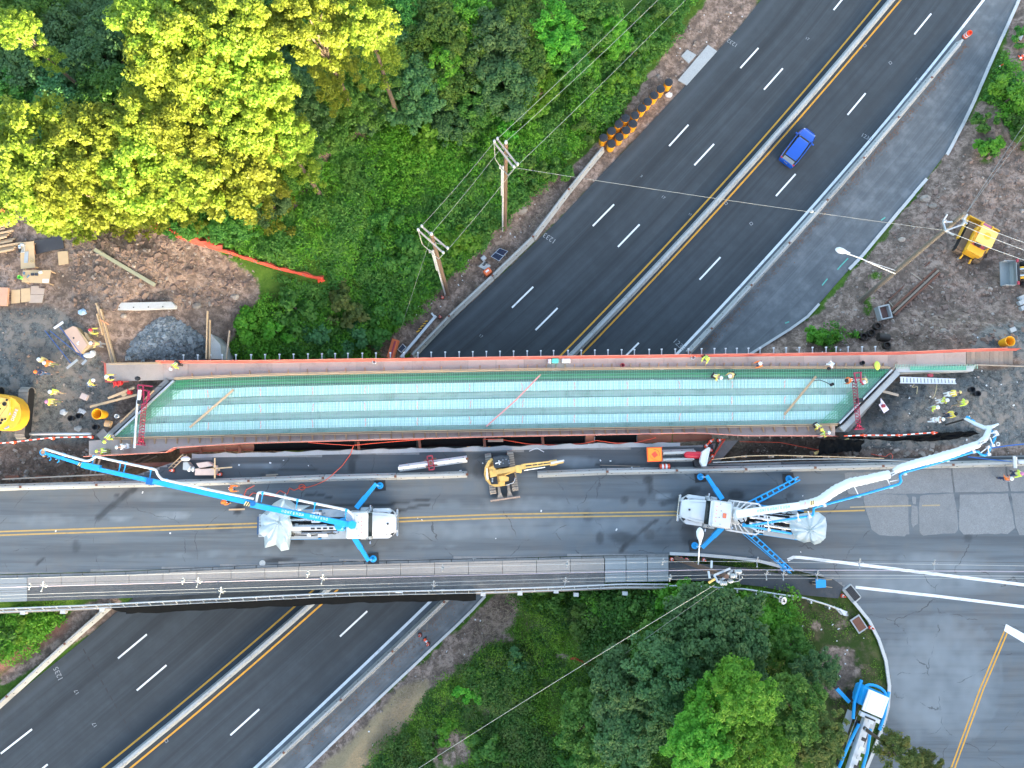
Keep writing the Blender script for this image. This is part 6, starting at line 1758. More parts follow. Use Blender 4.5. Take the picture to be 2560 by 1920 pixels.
# two road signs seen edge-on from above
sg=thing('road_sign',P(1950,1494,ZD),'two white signs on one post beside the guard rail','sign')
MB().cyl(P(1935,1490,ZD),P(1947,1497,ZD+2.6),.04,n=6).build('post',steel_g,sg,rel=True)
MB().loft([[P(1949,1490,ZD+2.7),P(1957,1491,ZD+2.7),P(1955,1506,ZD+2.3),P(1947,1505,ZD+2.3)],[P(1949,1490,ZD+2.66),P(1957,1491,ZD+2.66),P(1955,1506,ZD+2.26),P(1947,1505,ZD+2.26)]]).build('square_plate',wpaint,sg,rel=True)
c=P(1960,1502,ZD+2.6)
MB().lathe([(.30,-.02),(.30,.02)],20,c,Matrix.Rotation(.5,3,'X')@Matrix.Diagonal((.75,1.25,1))).build('round_plate',wpaint,sg,rel=True)
MB().beam(c+Vector((-.05,.14,.09)),c+Vector((.06,-.12,-.03)),.09,.05).beam(c+Vector((-.08,-.06,.03)),c+Vector((.08,-.02,.03)),.07,.05).build('symbol',blackp,sg,rel=True)
for px,py,w in((1952,1496,.16),(1952,1502,.12)):
 MB().box(P(px,py,ZD+2.57),(w,.05,.04),rz=.2).build('symbol',blackp,sg,rel=True)
 # ====== CONES, DRUMS, BARRELS
cone_m=mat('cone_orange',(.80,.09,.03),.5,var=.06)
refl=mat('reflective_white',(.80,.80,.80),.4,var=.04)
sand_y=mat('barrel_yellow',(.82,.38,.015),.5,var=.06,scale=2,dirt=.2,dirtcol=(.45,.25,.08))
lidk=mat('black_lid',(.02,.022,.026),.5,var=.2)
proto={}
def cone(p,label,lean=0.0,rz=0.0,group=None):
 if 'cone' not in proto:
  o=thing('traffic_cone',p,label,'traffic cone')
  MB().box((0,0,.025),(.40,.40,.05),ch=.02).build('base',lidk,o)
  MB().lathe([(.16,.05),(.115,.27),(.05,.62),(.035,.72),(.02,.72)],14).build('cone',cone_m,o,smooth=True)
  MB().lathe([(.118,.28),(.088,.44),(.08,.44)],14).build('reflective_band',refl,o,smooth=True)
  proto['cone']=o
 else:
  o=dup(proto['cone'],p,0,label)
 o.rotation_euler=(lean*math.cos(rz),lean*math.sin(rz),rz)
 if group:o['group']=group
 elif 'group' in o:del o['group']
 return o
cone(G(1106,744),'cone at the foot of the conduit pole')
cone(G(1100,793),'small cone by the end of the fallen grey pipe')
cone(G(2496,170),'lone red cone on the soil right of the ramp near the top')
cone(G(2551,142),'cone by the bushes at the top right edge',1.2,1);cone(G(2556,150),'second cone lying at the right edge near the top',1.3,2)
cone(P(1050,1587,.02),'northernmost of three cones beside the sand spill');cone(P(1061,1597,.02),'middle one of three cones beside the sand spill',1.2,.5);cone(P(1070,1610,.02),'southernmost of three cones beside the sand spill')
cone(P(2105,1489,ZD),'cone beside the kerb drain grate');cone(P(2175,1568,ZD),'cone on the grass close to the curved kerb')
cone(P(1679,1398,ZD),'cone left of the dark pole foot');cone(P(1702,1396,ZD),'cone behind the dark pole foot');cone(P(1716,1399,ZD),'cone right of the dark pole foot');cone(P(1759,1399,ZD),'cone beneath the street lamp arm on grass')
cone(P(552,1186,ZD),'cone beside the wooden crate assembly on the closed lane');cone(P(433,1176,ZD),'cone by the ladder foot at the trench end')
for x,y,l in((37,1106,'first'),(134,1096,'second'),(231,1093,'third')):
 cone(P(x,y,ZD),l+' cone from the left holding the western striped bar')
for x,y,l in((2158,1089,'first'),(2244,1089,'second'),(2332,1082,'third')):
 cone(P(x,y,ZD),l+' cone from the left holding the eastern striped bar')
def bars(pts,label):
 q=[P(x,y,ZD+.68) for x,y in pts]
 o=thing('striped_bar',q[0],label,'barrier bar')
 for a,b_ in zip(q[:-1],q[1:]):
  L=(b_-a).length;n=max(2,int(L/.32))
  for i in range(n):
   MB().beam(a.lerp(b_,i/n),a.lerp(b_,(i+1)/n),.09,.07).build('stripe_section',refl if i%2 else cone_m,o,rel=True)
bars([(-60,1114),(34,1105),(130,1094),(228,1092)],'red and white striped bar on cones along the western trench')
bars([(2110,1090),(2158,1088),(2247,1088),(2336,1081)],'red and white striped bar on cones along the eastern trench')
def drum(p,M,label):
 o=thing('traffic_drum',p,label,'traffic drum')
 R3=M
 MB().lathe([(.30,0),(.30,.06),(.26,.08)],18,M=R3).build('base',lidk,o)
 MB().lathe([(.27,.06),(.27,.9),(.24,.95),(.20,.95),(.19,.75)],18,M=R3).build('drum',cone_m,o,smooth=True)
 for z in(.3,.62):MB().lathe([(.276,z),(.276,z+.16)],18,M=R3,cap=False).build('reflective_band',refl,o,smooth=True)
 return o
drum(P(2411,92,.02),Matrix.Rotation(.12,3,'X'),'orange drum with white bands at the tip of the ramp barrier')
dd=drum(P(1676,1167,ZD+.30),Matrix.Rotation(-math.pi/2,3,'Y')@Matrix.Rotation(.2,3,'Z'),'orange drum lying on its side next to the square orange board')
SB=[(1672,205),(1652,222),(1636,238),(1620,254),(1605,270),(1588,288),(1583,309),(1564,295),(1566,325),(1547,310),(1549,342),(1529,327),(1529,359),(1509,344)]
sbl=['topmost barrel, white bag at its foot','second barrel from the top of the file','third barrel from the top of the file','fourth barrel from the top of the file','fifth barrel from the top of the file','sixth barrel, last of the single file','road-side barrel of the first pair','bush-side barrel of the first pair','road-side barrel of the second pair','bush-side barrel of the second pair','road-side barrel of the third pair','bush-side barrel of the third pair','lowest road-side barrel beside the barrier end','lowest bush-side barrel touching the barrier end']
for i,(x,y) in enumerate(SB):
 q=P(x,y,1.25);p=Vector((q.x,q.y,.01))
 if i==0:
  o=thing('sand_barrel',p,'yellow crash barrel with black lid, '+sbl[0],'crash barrel','yellow sand barrels before the barrier end')
  MB().lathe([(.36,0),(.41,.6),(.43,1.12),(.44,1.12),(.44,1.18)],20).build('drum',sand_y,o,smooth=True)
  ld=MB().lathe([(.44,1.17),(.44,1.22),(.39,1.25),(.15,1.28),(.02,1.28)],20).build('lid',lidk,o,smooth=True)
  for k in range(8):
   a=k*math.pi/4
   MB().beam((.12*math.cos(a),.12*math.sin(a),1.285),(.37*math.cos(a),.37*math.sin(a),1.255),.03,.03).build('lid_rib',lidk,ld)
  sb0=o
 else:
  dup(sb0,p,i*.7,'yellow crash barrel with black lid, '+sbl[i])
  # ====== SMALL SITE OBJECTS
plyw=mat('fresh_plywood',(.50,.36,.21),.8,var=.14,scale=1.8,dirt=.2,dirtcol=(.30,.21,.13),objrand=.15)
def slab_px(name,pts,dz,h,m,label,cat,z=None,group=None):
 q=[(G(x,y,dz) if z is None else P(x,y,z)) for x,y in pts]
 zz=max(p.z for p in q)+dz if z is None else z
 return MB().prism([(p.x,p.y) for p in q],zz-h,zz).solo(name,m,label,cat,group)
slab_px('plywood_sheet',[(145,630),(169,627),(172,659),(149,664)],.06,.04,plyw,'small yellowish plywood sheet by itself right of the dark sheet','plywood')
slab_px('plywood_sheet',[(29,725),(51,724),(50,757),(28,759)],.06,.04,plyw,'stained plywood sheet on soil, left of the row of three','plywood')
slab_px('plywood_sheet',[(53,722),(75,720),(76,753),(53,756)],.07,.04,plyw,'plywood sheet in the middle of the row below the table','plywood')
slab_px('plywood_sheet',[(78,715),(97,715),(97,720),(112,721),(110,736),(76,736)],.08,.04,mat('grey_plywood',(.42,.34,.28),.85,var=.15,scale=2),'notched greyish plywood sheet under the work table','plywood')
slab_px('plywood_sheet',[(76,737),(110,737),(106,757),(72,757)],.07,.04,mat('grey_plywood',(.42,.34,.28),.85),'greyish plywood sheet below the notched one','plywood')
slab_px('membrane_sheet',[(86,604),(156,589),(160,620),(92,636)],.14,.10,mat('black_membrane',(.035,.035,.04),.6,var=.3,scale=1.2,dirt=.25,dirtcol=(.22,.2,.17)),'large black panel lying on the soil below the bright tree','panel')
slab_px('board',[(82,604),(87,603),(92,635),(86,636)],.2,.06,mat('orange_board',(.62,.28,.15),.8),'orange brown board along the left end of the black panel','board')
# saw bench and work table
def table(pts,h,label,m=plyw):
 g=[G(x,y,h) for x,y in pts]
 z=max(p.z for p in g)+h
 c=sum((P(x,y,z) for x,y in pts),Vector())/4
 o=thing('work_table',(c.x,c.y,z-h),label,'table')
 q=[P(x,y,z) for x,y in pts]
 MB().prism([tuple(p)[:2] for p in q],z-.04,z).build('table_top',m,o,rel=True)
 for p in q:
  e=p.lerp(Vector((c.x,c.y,z)),.12)
  MB().beam((e.x,e.y,z-.04),(e.x,e.y,z-h-.1),.09,.09).build('leg',wood,o,rel=True)
 return o,z
o,zt=table([(57,676),(128,675),(122,709),(54,705)],.85,'plywood work table covered with small tools')
lap=mat('tool_dark',(.03,.035,.05),.5)
def itm(name,mb,m,label,cat):return mb.solo(name,m,label,cat)
itm('tool_case',MB().box(P(81,686,zt+.05),(.28,.22,.10),ch=.02),lap,'left dark square tool case on the work table','case')
itm('tool_case',MB().box(P(91,686,zt+.05),(.28,.22,.10),ch=.02),lap,'right dark square tool case on the work table','case')
itm('paper_sheet',MB().box(P(114,702,zt+.01),(.55,.34,.012)),wpaint,'white paper sheet at the corner of the work table','paper')
itm('white_box',MB().box(P(101,681,zt+.06),(.32,.2,.12),rz=.3,ch=.03),wpaint,'white lidded box on the work table','box')
itm('bucket',MB().lathe([(.14,0),(.18,.34),(.16,.34),(.13,.05)],14,P(54,695,zt+.1)),mat('lime_plastic',(.18,.62,.12),.5),'lime green bucket at the left end of the work table','bucket')
itm('power_tool',MB().box(P(60,683,zt+.07),(.14,.26,.14),ch=.03).box(P(70,691,zt+.05),(.3,.08,.08),rz=.9),mat('tool_blue',(.10,.18,.28),.5),'blue grey power tool on the work table','tool')
itm('hammer',MB().beam(P(63,694,zt+.03),P(72,703,zt+.03),.05,.04).beam(P(62,692,zt+.03),P(66,691,zt+.03),.07,.07),wood,'wooden handled hammer on the work table','hammer')
o,zt2=table([(50,606),(84,603),(88,669),(52,672)],.5,'plywood saw bench beside the black panel',plyw)
sw_=thing('mitre_saw',P(57,622,zt2),'silver mitre saw on the saw bench','saw')
MB().box((0,0,.06),(.5,.75,.12),ch=.03).build('base',gplate,sw_);MB().cyl((-.1,.1,.25),(.1,.1,.25),.22,n=16).build('blade_guard',chrome,sw_,smooth=True);MB().beam((0,-.1,.3),(0,-.45,.4),.12,.14).build('handle',blackp,sw_);MB().ball((.08,.3,.25),(.2,.14,.14)).build('motor',wpaint,sw_,smooth=True)
itm('metal_sheet',MB().box(P(66,643,zt2+.04),(.35,1.05,.05)),gplate,'grey metal sheet lying along the saw bench','metal sheet')
itm('hose_coil',MB().tube([P(80+4*math.cos(a)*(1+a*.02),652+4*math.sin(a),zt2+.05+a*.004) for a in np.linspace(0,15,40)],.025,5),mat('tan_rope',(.45,.38,.22),.8),'tan rope coil on the saw bench','rope')
# lumber stacks
ORD='first second third fourth fifth sixth seventh eighth ninth tenth eleventh twelfth thirteenth fourteenth fifteenth'.split()
for i in range(15):
 y=552+i*5.2;x1=10+(i*13%17)*1.5+(26 if i in(11,12) else 0)+i*.5
 z=7.25+.12*(i%3)
 a,b_=P(-75,y+20,z),P(x1,y-2,z)
 MB().beam(a,b_,.16,.09).solo('timber',wood,ORD[i]+' timber from the top of the loose stack at the left edge','timber','sawn timbers stacked at the left edge')
MB().beam(G(6,614,.1),G(15,634,.1),.10,.08).solo('timber',wood,'short timber offcut below the timber stack','timber')
for i in range(2):
 q=[(-30,718+2*i),(20-14*i,719),(17-14*i,764),(-30,764)]
 slab_px('formwork',q,.5-.25*i,.2,mat('form_orange',(.55,.30,.20),.8,var=.15,scale=2),['upper','lower'][i]+' orange brown form panel of the pair at the left edge','form panel')
a,b_=G(237,624,.5)+Vector((0,0,.5)),G(388,713,.5)+Vector((0,0,.55))
MB().beam(a,b_,.32,.2).solo('timber_beam',mat('greenish_timber',(.30,.31,.22),.85,var=.15,scale=2),'long greenish timber lying across the earth mound','timber')
bm_=thing('concrete_beam',G(350,765),'white precast concrete beam with pointed end above the stone heap','concrete beam')
zz=bm_.location.z+.5
MB().prism([tuple(P(x,y,zz))[:2] for x,y in[(247,758),(428,754),(437,763),(436,770),(270,776)]],zz-.5,zz).build('beam',conc_l,bm_,rel=True)
for x in(298,334,371,407):
 MB().box(P(x,769-(x-298)*.02,zz+.005),(.10,.10,.03)).build('lifting_hole',slot_m,bm_,rel=True)
 # boards on edge left of the heap
for(a,b_,m_,l) in(((241,757),(281,908),wood,'leftmost long form board running down to the walkway'),((246,764),(285,907),wood_g,'second long form board of the bundle'),((252,772),(289,907),wood,'rightmost long form board of the bundle'),((243,784),(258,838),wood,'short form board leaning in the bundle')):
 MB().beam(G(*a,.3)+Vector((0,0,.3)),G(*b_,.3)+Vector((0,0,.3)),.09,.25).solo('form_board',m_,l,'board')
MB().beam(G(249,799,.6)+Vector((0,0,.5)),G(271,811,.6)+Vector((0,0,.5)),.10,.10).solo('form_board',mat('orange_board',(.62,.28,.15),.8),'short orange board across the long form boards','board')
for(a,b_,l) in(((519,778),(516,898),'left tall board at the right side of the stone heap'),((525,800),(524,898),'right tall board at the right side of the stone heap'),((574,826),(566,898),'thin pole standing beside the wing wall')):
 MB().beam(P(*a,7.0),P(*b_,7.0),.09,.2).solo('form_board',wood if 'pole' not in l else wood_g,l,'board')
 # heap of broken stone
def heap(outline,zt,n,size,m,name,label,seed,cap=300):
 r=random.Random(seed)
 q=[G(x,y) for x,y in outline]
 poly=[(p.x,p.y) for p in q];z0=min(p.z for p in q)
 xs_=[p[0] for p in poly];ys_=[p[1] for p in poly];cx_=sum(xs_)/len(xs_);cy_=sum(ys_)/len(ys_)
 mb=MB();k=0
 while k<n:
  x,y=r.uniform(min(xs_),max(xs_)),r.uniform(min(ys_),max(ys_))
  if not in_poly(np.array([x]),np.array([y]),poly)[0]:continue
  d=float(dist_poly(np.array([x]),np.array([y]),poly)[0])
  z=terr(x,y)+min(1,d/2.6)*zt*r.uniform(.85,1.02)-.05
  rock(mb,(x,y,z),size*r.uniform(.5,1.35),r);k+=1
 o=mb.build(name,m);tag(o,label,'stone heap',kind='stuff');return o
def rock(mb,c,s,r):
 R3=Matrix.Rotation(r.uniform(0,6.28),3,'Z')@Matrix.Rotation(r.uniform(-.9,.9),3,'X')
 sx,sy,sz=s*r.uniform(.6,1.3),s*r.uniform(.5,1.0),s*r.uniform(.35,.75)
 vs=[]
 for x,y,z in((-1,-1,-1),(1,-1,-1),(1,1,-1),(-1,1,-1),(-.7,-.8,1),(.8,-.6,1),(.6,.8,1),(-.8,.7,1)):
  q=R3@Vector((x*sx*r.uniform(.7,1.1),y*sy*r.uniform(.7,1.1),z*sz*r.uniform(.7,1.1)))*.5
  vs.append((q.x+c[0],q.y+c[1],q.z+c[2]))
 mb.add(vs,[(3,2,1,0),(4,5,6,7),(0,1,5,4),(1,2,6,5),(2,3,7,6),(3,0,4,7)])
stone_m,nt,b=newmat('broken_bluestone')
ge=nt.nodes.new('ShaderNodeNewGeometry');co=coords(nt)
c=mixc(nt,ge.outputs['Random Per Island'],(.05,.06,.065),(.42,.46,.48))
nt.links.new(mixc(nt,noise_t(nt,co,9,3),c,(.17,.195,.205)),b.inputs['Base Color']);b.inputs['Roughness'].default_value=.8
heap([(318,898),(322,870),(345,838),(385,805),(425,790),(455,808),(490,830),(511,850),(512,898)],1.6,1300,.46,stone_m,'stone_heap','heap of broken blue grey stone behind the new bridge walkway',4)
heap([(1036,1602),(1050,1598),(1064,1618),(1050,1640),(1036,1640),(1031,1620)],.15,260,.10,mat('sand',(.36,.33,.29),.9),'sand_spill','small spill of pale sand by the three cones',8)
# loose stones over the earthworks
lo_m,nt,b=newmat('loose_stone')
ge=nt.nodes.new('ShaderNodeNewGeometry')
nt.links.new(mixc(nt,ge.outputs['Random Per Island'],(.17,.14,.115),(.36,.31,.27)),b.inputs['Base Color']);b.inputs['Roughness'].default_value=.9
r=random.Random(5);mb=MB()
for poly,n,s in(([(200,570),(420,560),(560,620),(650,690),(590,760),(430,780),(220,760)],620,.13),([(2060,760),(2300,480),(2420,370),(2560,350),(2560,860),(2100,870)],1000,.12),([(0,520),(240,540),(260,1000),(0,1000)],350,.09),([(2250,930),(2560,920),(2560,1110),(2130,1110)],300,.07),([(0,1120),(240,1120),(240,1195),(0,1205)],120,.15),([(1850,1110),(2560,1110),(2560,1140),(1800,1150)],170,.2),([(1060,740),(1300,480),(1420,430),(1280,640),(1060,860)],200,.10),([(1560,250),(1700,90),(1830,0),(1890,0),(1720,200)],130,.13),([(740,1910),(1060,1640),(1200,1510),(1280,1490),(1230,1560),(1000,1820)],320,.07)):
 xs_=[p[0] for p in poly];ys_=[p[1] for p in poly];k=0
 while k<n:
  x,y=r.uniform(min(xs_),max(xs_)),r.uniform(min(ys_),max(ys_))
  if not in_poly(np.array([x]),np.array([y]),poly)[0]:continue
  p=G(x,y);f=r.random()
  rock(mb,(p.x,p.y,p.z+.02),s*(.5+2.6*f**5),r);k+=1
clod=MB()
for poly,n,s in(([(180,570),(420,560),(560,620),(640,690),(590,760),(430,780),(180,780)],900,.30),([(2080,800),(2300,480),(2420,370),(2560,350),(2560,860),(2100,860)],1000,.26),([(0,560),(240,560),(260,1000),(0,1000)],200,.16),([(0,1120),(240,1120),(240,1195),(0,1205)],120,.3)):
 q4=np.array(poly,float);k=0
 while k<n:
  x,y=r.uniform(q4[:,0].min(),q4[:,0].max()),r.uniform(q4[:,1].min(),q4[:,1].max())
  if not in_poly(np.array([x]),np.array([y]),poly)[0]:continue
  p=G(x,y);rock(clod,(p.x,p.y,p.z),s*(.5+2.0*r.random()**4),r);k+=1
o=clod.build('soil_clods',mat('clod_soil',(.21,.15,.12),.95,var=.35,scale=2.0));tag(o,'clods of dug earth over the work site','earth clods',kind='stuff')
o=mb.build('loose_stones',lo_m);tag(o,'loose stones scattered over the dug soil','stones',kind='stuff')
for x,y,s,l in((2312,498,.62,'big tan boulder near the ramp kerb'),(2331,516,.42,'flat grey boulder below the big tan boulder'),(2254,600,.42,'pale rounded boulder in the grass right of the ramp kerb'),(2500,362,.5,'brown boulder among bushes at the right edge'),(1303,526,.7,'grey rock beside the barrier near the upper pole'),(1412,440,.5,'grey rock in the bushes near the crossing wire'),(493,765,.45,'pale round rock right of the white beam'),(588,742,.45,'pale rock at the right foot of the mound'),(310,790,.3,'pinkish rock above the stone heap'),(2357,827,.34,'dark round stone on the dug soil')):
 p=G(x,y);q=MB();rr=random.Random(x)
 vs_=[]
 q.ball((p.x,p.y,p.z+s*.2),(s*.95,s*.7,s*.5),9,6)
 q.v=[(a+rr.uniform(-.1,.1)*s,b2_+rr.uniform(-.1,.1)*s,c_+rr.uniform(-.1,.1)*s) for a,b2_,c_ in q.v]
 q.solo('boulder',mat('boulder_stone',(.30,.26,.22),.9,var=.2,scale=3,objrand=.2),l,'boulder')
 # litter scraps and leaf litter along the ramp barrier (nobody could count them)
r=random.Random(9);mb=MB();m2=MB()
for k in range(170):
 zone=r.choice([[(1210,610),(1420,450)],[(1020,800),(1180,640)],[(1690,190),(1860,30)],[(1000,1640),(1210,1500)],[(760,1890),(980,1700)],[(2250,900),(2560,1100)],[(1990,830),(2500,900)],[(520,1150),(1640,1180)],[(0,1230),(2100,1380)],[(1980,1540),(2180,1700)]])
 x,y=r.uniform(zone[0][0],zone[1][0]),r.uniform(min(zone[0][1],zone[1][1]),max(zone[0][1],zone[1][1]))
 if 1120<y<1400 and x<2200:p=P(x,y,ZD+.02)
 else:p=G(x,y)
 mb.box((p.x,p.y,p.z+.03),(r.uniform(.06,.22),r.uniform(.05,.14),.02),rz=r.uniform(0,3))
o=mb.build('litter',mat('litter_white',(.62,.63,.63),.7,var=.15));tag(o,'white litter scraps on soil and road edges','litter',kind='stuff')
for k in range(2600):
 t=r.random();i=r.randrange(0,14)
 (x0,y0),(x1,y1)=BAR_R[i],BAR_R[i+1]
 p=P(x0+(x1-x0)*t,y0+(y1-y0)*t,.02);d=abs(r.gauss(0,.35 if y0<900 else .65))
 m2.box((p.x+.42+d*.75,p.y-.25-d*.6,.02+r.random()*.03),(r.uniform(.03,.13),r.uniform(.02,.07),.012),rz=r.uniform(0,3))
o=m2.build('leaf_litter',mat('leaf_litter',(.17,.10,.065),.9,var=.4,scale=8));tag(o,'brown leaf litter along the foot of the ramp barriers','leaf litter',kind='stuff')
# brush and twigs
r=random.Random(15);mb=MB()
for poly,n in(([(1150,1640),(1230,1500),(1300,1490),(1290,1560),(1160,1680)],420),([(900,1900),(1010,1720),(1060,1700),(980,1860)],700),([(660,410),(900,250),(960,300),(760,430)],120),([(1050,1520),(1900,1540),(1500,1900),(1000,1900)],160),([(160,570),(290,560),(280,640),(170,660)],120),([(1180,660),(1400,450),(1350,560)],120)):
 xs_=[p[0] for p in poly];ys_=[p[1] for p in poly];k=0
 while k<n:
  x,y=r.uniform(min(xs_),max(xs_)),r.uniform(min(ys_),max(ys_))
  if not in_poly(np.array([x]),np.array([y]),poly)[0]:continue
  p=G(x,y);a=r.uniform(0,3.14);L=r.uniform(.15,.55)
  d=Vector((math.cos(a),math.sin(a),r.uniform(-.1,.3)))*L
  mb.beam(p+Vector((0,0,.05)),p+d+Vector((0,0,.08)),.018,.015);k+=1
o=mb.build('brush',mat('dry_stalks',(.36,.29,.20),.9,var=.3,scale=8));tag(o,'dry stalks and twigs on the banks','brush',kind='stuff')
for(x0,y0,x1,y1,rr,l) in((862,258,906,330,.14,'dark fallen trunk left of the small clearing'),(1045,246,1085,258,.16,'short fallen log in the upper thicket'),(1636,1560,1705,1585,.2,'dark fallen log in the lower thicket'),(1417,1720,1411,1818,.11,'grey fallen trunk in the lower grass'),(1326,1690,1336,1740,.09,'short grey branch in the lower grass'),(1212,1722,1226,1756,.09,'forked grey branch in the lower grass'),(976,285,968,310,.07,'pale snag in the upper thicket clearing'),(926,372,930,340,.06,'pale upright snag by the small clearing')):
 a,b_=G(x0,y0),G(x1,y1)
 MB().cyl(a+Vector((0,0,.2)),b_+Vector((0,0,.35)),rr,rr*.6,n=8).solo('fallen_log',mat('dead_wood',(.20,.16,.13),.9,var=.25,scale=3),l,'log',smooth=True)
 # orange silt fence along the edge of the wood
silt,nt,b=newmat('orange_silt_fabric')
nt.links.new(mixc(nt,noise_t(nt,coords(nt),3,4),(.60,.06,.04),(.74,.13,.07)),b.inputs['Base Color']);b.inputs['Roughness'].default_value=.7
def silt_fence(pts,label,w=.9,group=None):
 q=interp_poly([G(x,y) for x,y in pts],26);vs=[]
 for i,p in enumerate(q):
  d=q[min(25,i+1)]-q[max(0,i-1)];n=Vector((-d.y,d.x,0)).normalized()
  ww=w*(.6+.4*math.sin(i*.7)**2)
  for k,(o_,z) in enumerate(((0,.05),(.08,.45),(.45*ww,.62+.1*math.sin(i*2.1)),(ww,.3+.12*math.sin(i*1.3)))):
   vs.append(p+n*o_+Vector((0,0,z)))
 mb=MB().add(vs,[(i*4+k,i*4+4+k,i*4+5+k,i*4+1+k) for i in range(25) for k in range(3)])
 o=thing('silt_fence',q[13],label,'silt fence',group)
 mb.build('fabric',silt,o,rel=True,smooth=True)
 for p in q[2::6]:MB().beam(p,p+Vector((0,0,.9)),.05,.05).build('stake',wood_g,o,rel=True)
silt_fence([(-60,552),(0,535),(40,522)],'orange fence strip below the bright trees at the left edge')
silt_fence([(266,545),(300,535),(330,548)],'short red orange fence piece between bright tree and mound')
silt_fence([(372,566),(430,590),(490,612),(560,632)],'bunched red orange fence along the top of the mound',1.1)
silt_fence([(560,632),(600,645),(690,674),(770,694),(812,703)],'orange fence running from the mound into the grass',.45)
silt_fence([(1424,1646),(1442,1650),(1470,1664),(1510,1672),(1545,1676)],'orange fence strip in the lower thicket',.3)
MB().lathe([(.2,0),(.16,.3),(.05,.7)],8,G(797,703),Matrix.Rotation(1.2,3,'Y')).solo('cone_end',cone_m,'fallen orange cone at the end of the orange fence in the grass','traffic cone')
# solar arrow-board wreckage on the verge
o=thing('solar_panel',G(1248,635,.5),'double dark solar panel lying beside the barrier near the conduit pole','solar panel')
zz=o.location.z+.5
q=[P(1227,641,zz),P(1249,620,zz),P(1270,628,zz),P(1248,653,zz)]
MB().prism([tuple(p)[:2] for p in q],zz-.06,zz).build('frame',chrome,o,rel=True)
pan=mat('solar_cells',(.006,.012,.035),.15,var=.1)
for a0,a1 in((.03,.48),(.52,.97)):
 r4=[q[0].lerp(q[1],a0).lerp(q[3].lerp(q[2],a0),.05),q[0].lerp(q[1],a1).lerp(q[3].lerp(q[2],a1),.05),q[0].lerp(q[1],a1).lerp(q[3].lerp(q[2],a1),.95),q[0].lerp(q[1],a0).lerp(q[3].lerp(q[2],a0),.95)]
 MB().prism([tuple(p)[:2] for p in r4],zz,zz+.01).build('cell_panel',pan,o,rel=True)
o=thing('solar_panel',G(1005,870,.4),'small solar panel with white rim near the red trailer below the bridge','solar panel')
zz=o.location.z+.6
q=[P(994,874,zz),P(1007,859,zz),P(1016,868,zz),P(1003,882,zz)]
MB().prism([tuple(p)[:2] for p in q],zz-.06,zz).build('frame',wpaint,o,rel=True)
cq=sum(q,Vector())/4
MB().prism([tuple(p.lerp(cq,.16))[:2] for p in q],zz,zz+.01).build('cell_panel',pan,o,rel=True)
lb_=G(1219,680,.4)
o=thing('signal_box',lb_,'orange equipment box with white label beside the highway barrier','equipment box',None,.65)
MB().box((0,0,.35),(.75,.62,.6),ch=.06).build('case',orange_p,o);MB().box((0,.05,.655),(.36,.18,.012)).build('label_plate',refl,o)
slab_px('concrete_pad',[(1196,666),(1212,652),(1227,665),(1214,676)],.12,.1,conc_l,'square concrete pad beside the orange equipment box','pad')
MB().box(G(1209,648)+Vector((0,0,.3)),(.5,.45,.35),rz=.7,ch=.05).solo('metal_cabinet',steel_g,'small grey cabinet behind the concrete pad','cabinet')
for i in range(4):
 MB().tube([G(1206+3*k+i,660+5*math.sin(k+i),.1)+Vector((0,0,.2)) for k in range(5)],.02,4).solo('cable_tangle',hose_m,ORD0[i]+' black cable in the tangle on the concrete pad','cable','cables on the concrete pad')
MB().beam(G(1002,893,.4)+Vector((0,0,.3)),G(1090,790,.3)+Vector((0,0,.3)),.26,.26).solo('steel_post',steel_g,'long fallen grey steel post along the barrier by the bridge','post')
MB().beam(G(1080,785)+Vector((0,0,.5)),G(1088,795)+Vector((0,0,.5)),.18,.1).solo('post_foot',steel_g,'small grey foot plate at the top of the fallen post','plate')
sgn=thing('hazard_board',G(1050,818,.1),'small yellow and black striped board lying on the soil','board')
zz=sgn.location.z+.15
for i in range(9):
 a=P(1041+i*2.7,830-i*3.2,zz);b_=P(1049+i*2.5,826-i*3.0,zz+.02)
 MB().beam(a,b_,.12,.03).build('stripe',yel if i%2==0 else blackp,sgn,rel=True)
tr_=thing('arrow_trailer',G(985,880,.8),'red orange trailer box jutting from below the new bridge','trailer')
zz=tr_.location.z
MB().beam(P(990,850,zz+1.0),P(976,895,zz+1.0),.62,.8).build('box',orange_p,tr_,rel=True)
MB().beam(P(988,853,zz+1.45),P(977,892,zz+1.45),.16,.1).build('rail',red_m,tr_,rel=True)
MB().beam(P(996,852,zz+.8),P(983,892,zz+.8),.2,.3).build('frame',steel_g,tr_,rel=True)
slab_px('roadside_slab',[(1695,200),(1770,112),(1793,128),(1717,213)],.12,.2,conc,'rectangular concrete slab at the left edge of the highway near the top','slab')
slab_px('roadside_slab',[(1703,140),(1718,124),(1741,137),(1722,158)],.1,.15,conc,'rounded concrete patch behind the rectangular roadside slab','slab')
# right earthworks objects
for i,(x0,y0,x1,y1) in enumerate(((2224,778,2340,672),(2231,784,2346,676),(2236,788,2349,682))):
 MB().beam(G(x0,y0,.2)+Vector((0,0,.2)),G(x1,y1,.2)+Vector((0,0,.2)),.17,.18).solo('steel_pile',rust if i!=1 else wood_g,['upper','middle','lower'][i]+' rusty steel section of the bundle on the earthworks','steel section')
MB().beam(G(2214,758,.2)+Vector((0,0,.1)),G(2326,654,.2)+Vector((0,0,.1)),.10,.1).solo('steel_pile',rust,'lone thin rusty section above the bundle on the earthworks','steel section')
for(a,b_,l) in(((2279,683),(2333,721),'wooden bearer under the far end of the steel sections'),((2221,752),(2233,767),'short wooden bearer near the concrete box')):
 MB().beam(G(*a,.1)+Vector((0,0,.08)),G(*b_,.1)+Vector((0,0,.08)),.09,.09).solo('bearer',wood_g,l,'timber')
bx=thing('concrete_box',G(2203,784),'open grey concrete box filled with rubble near the rusty sections','concrete box',None,.22)
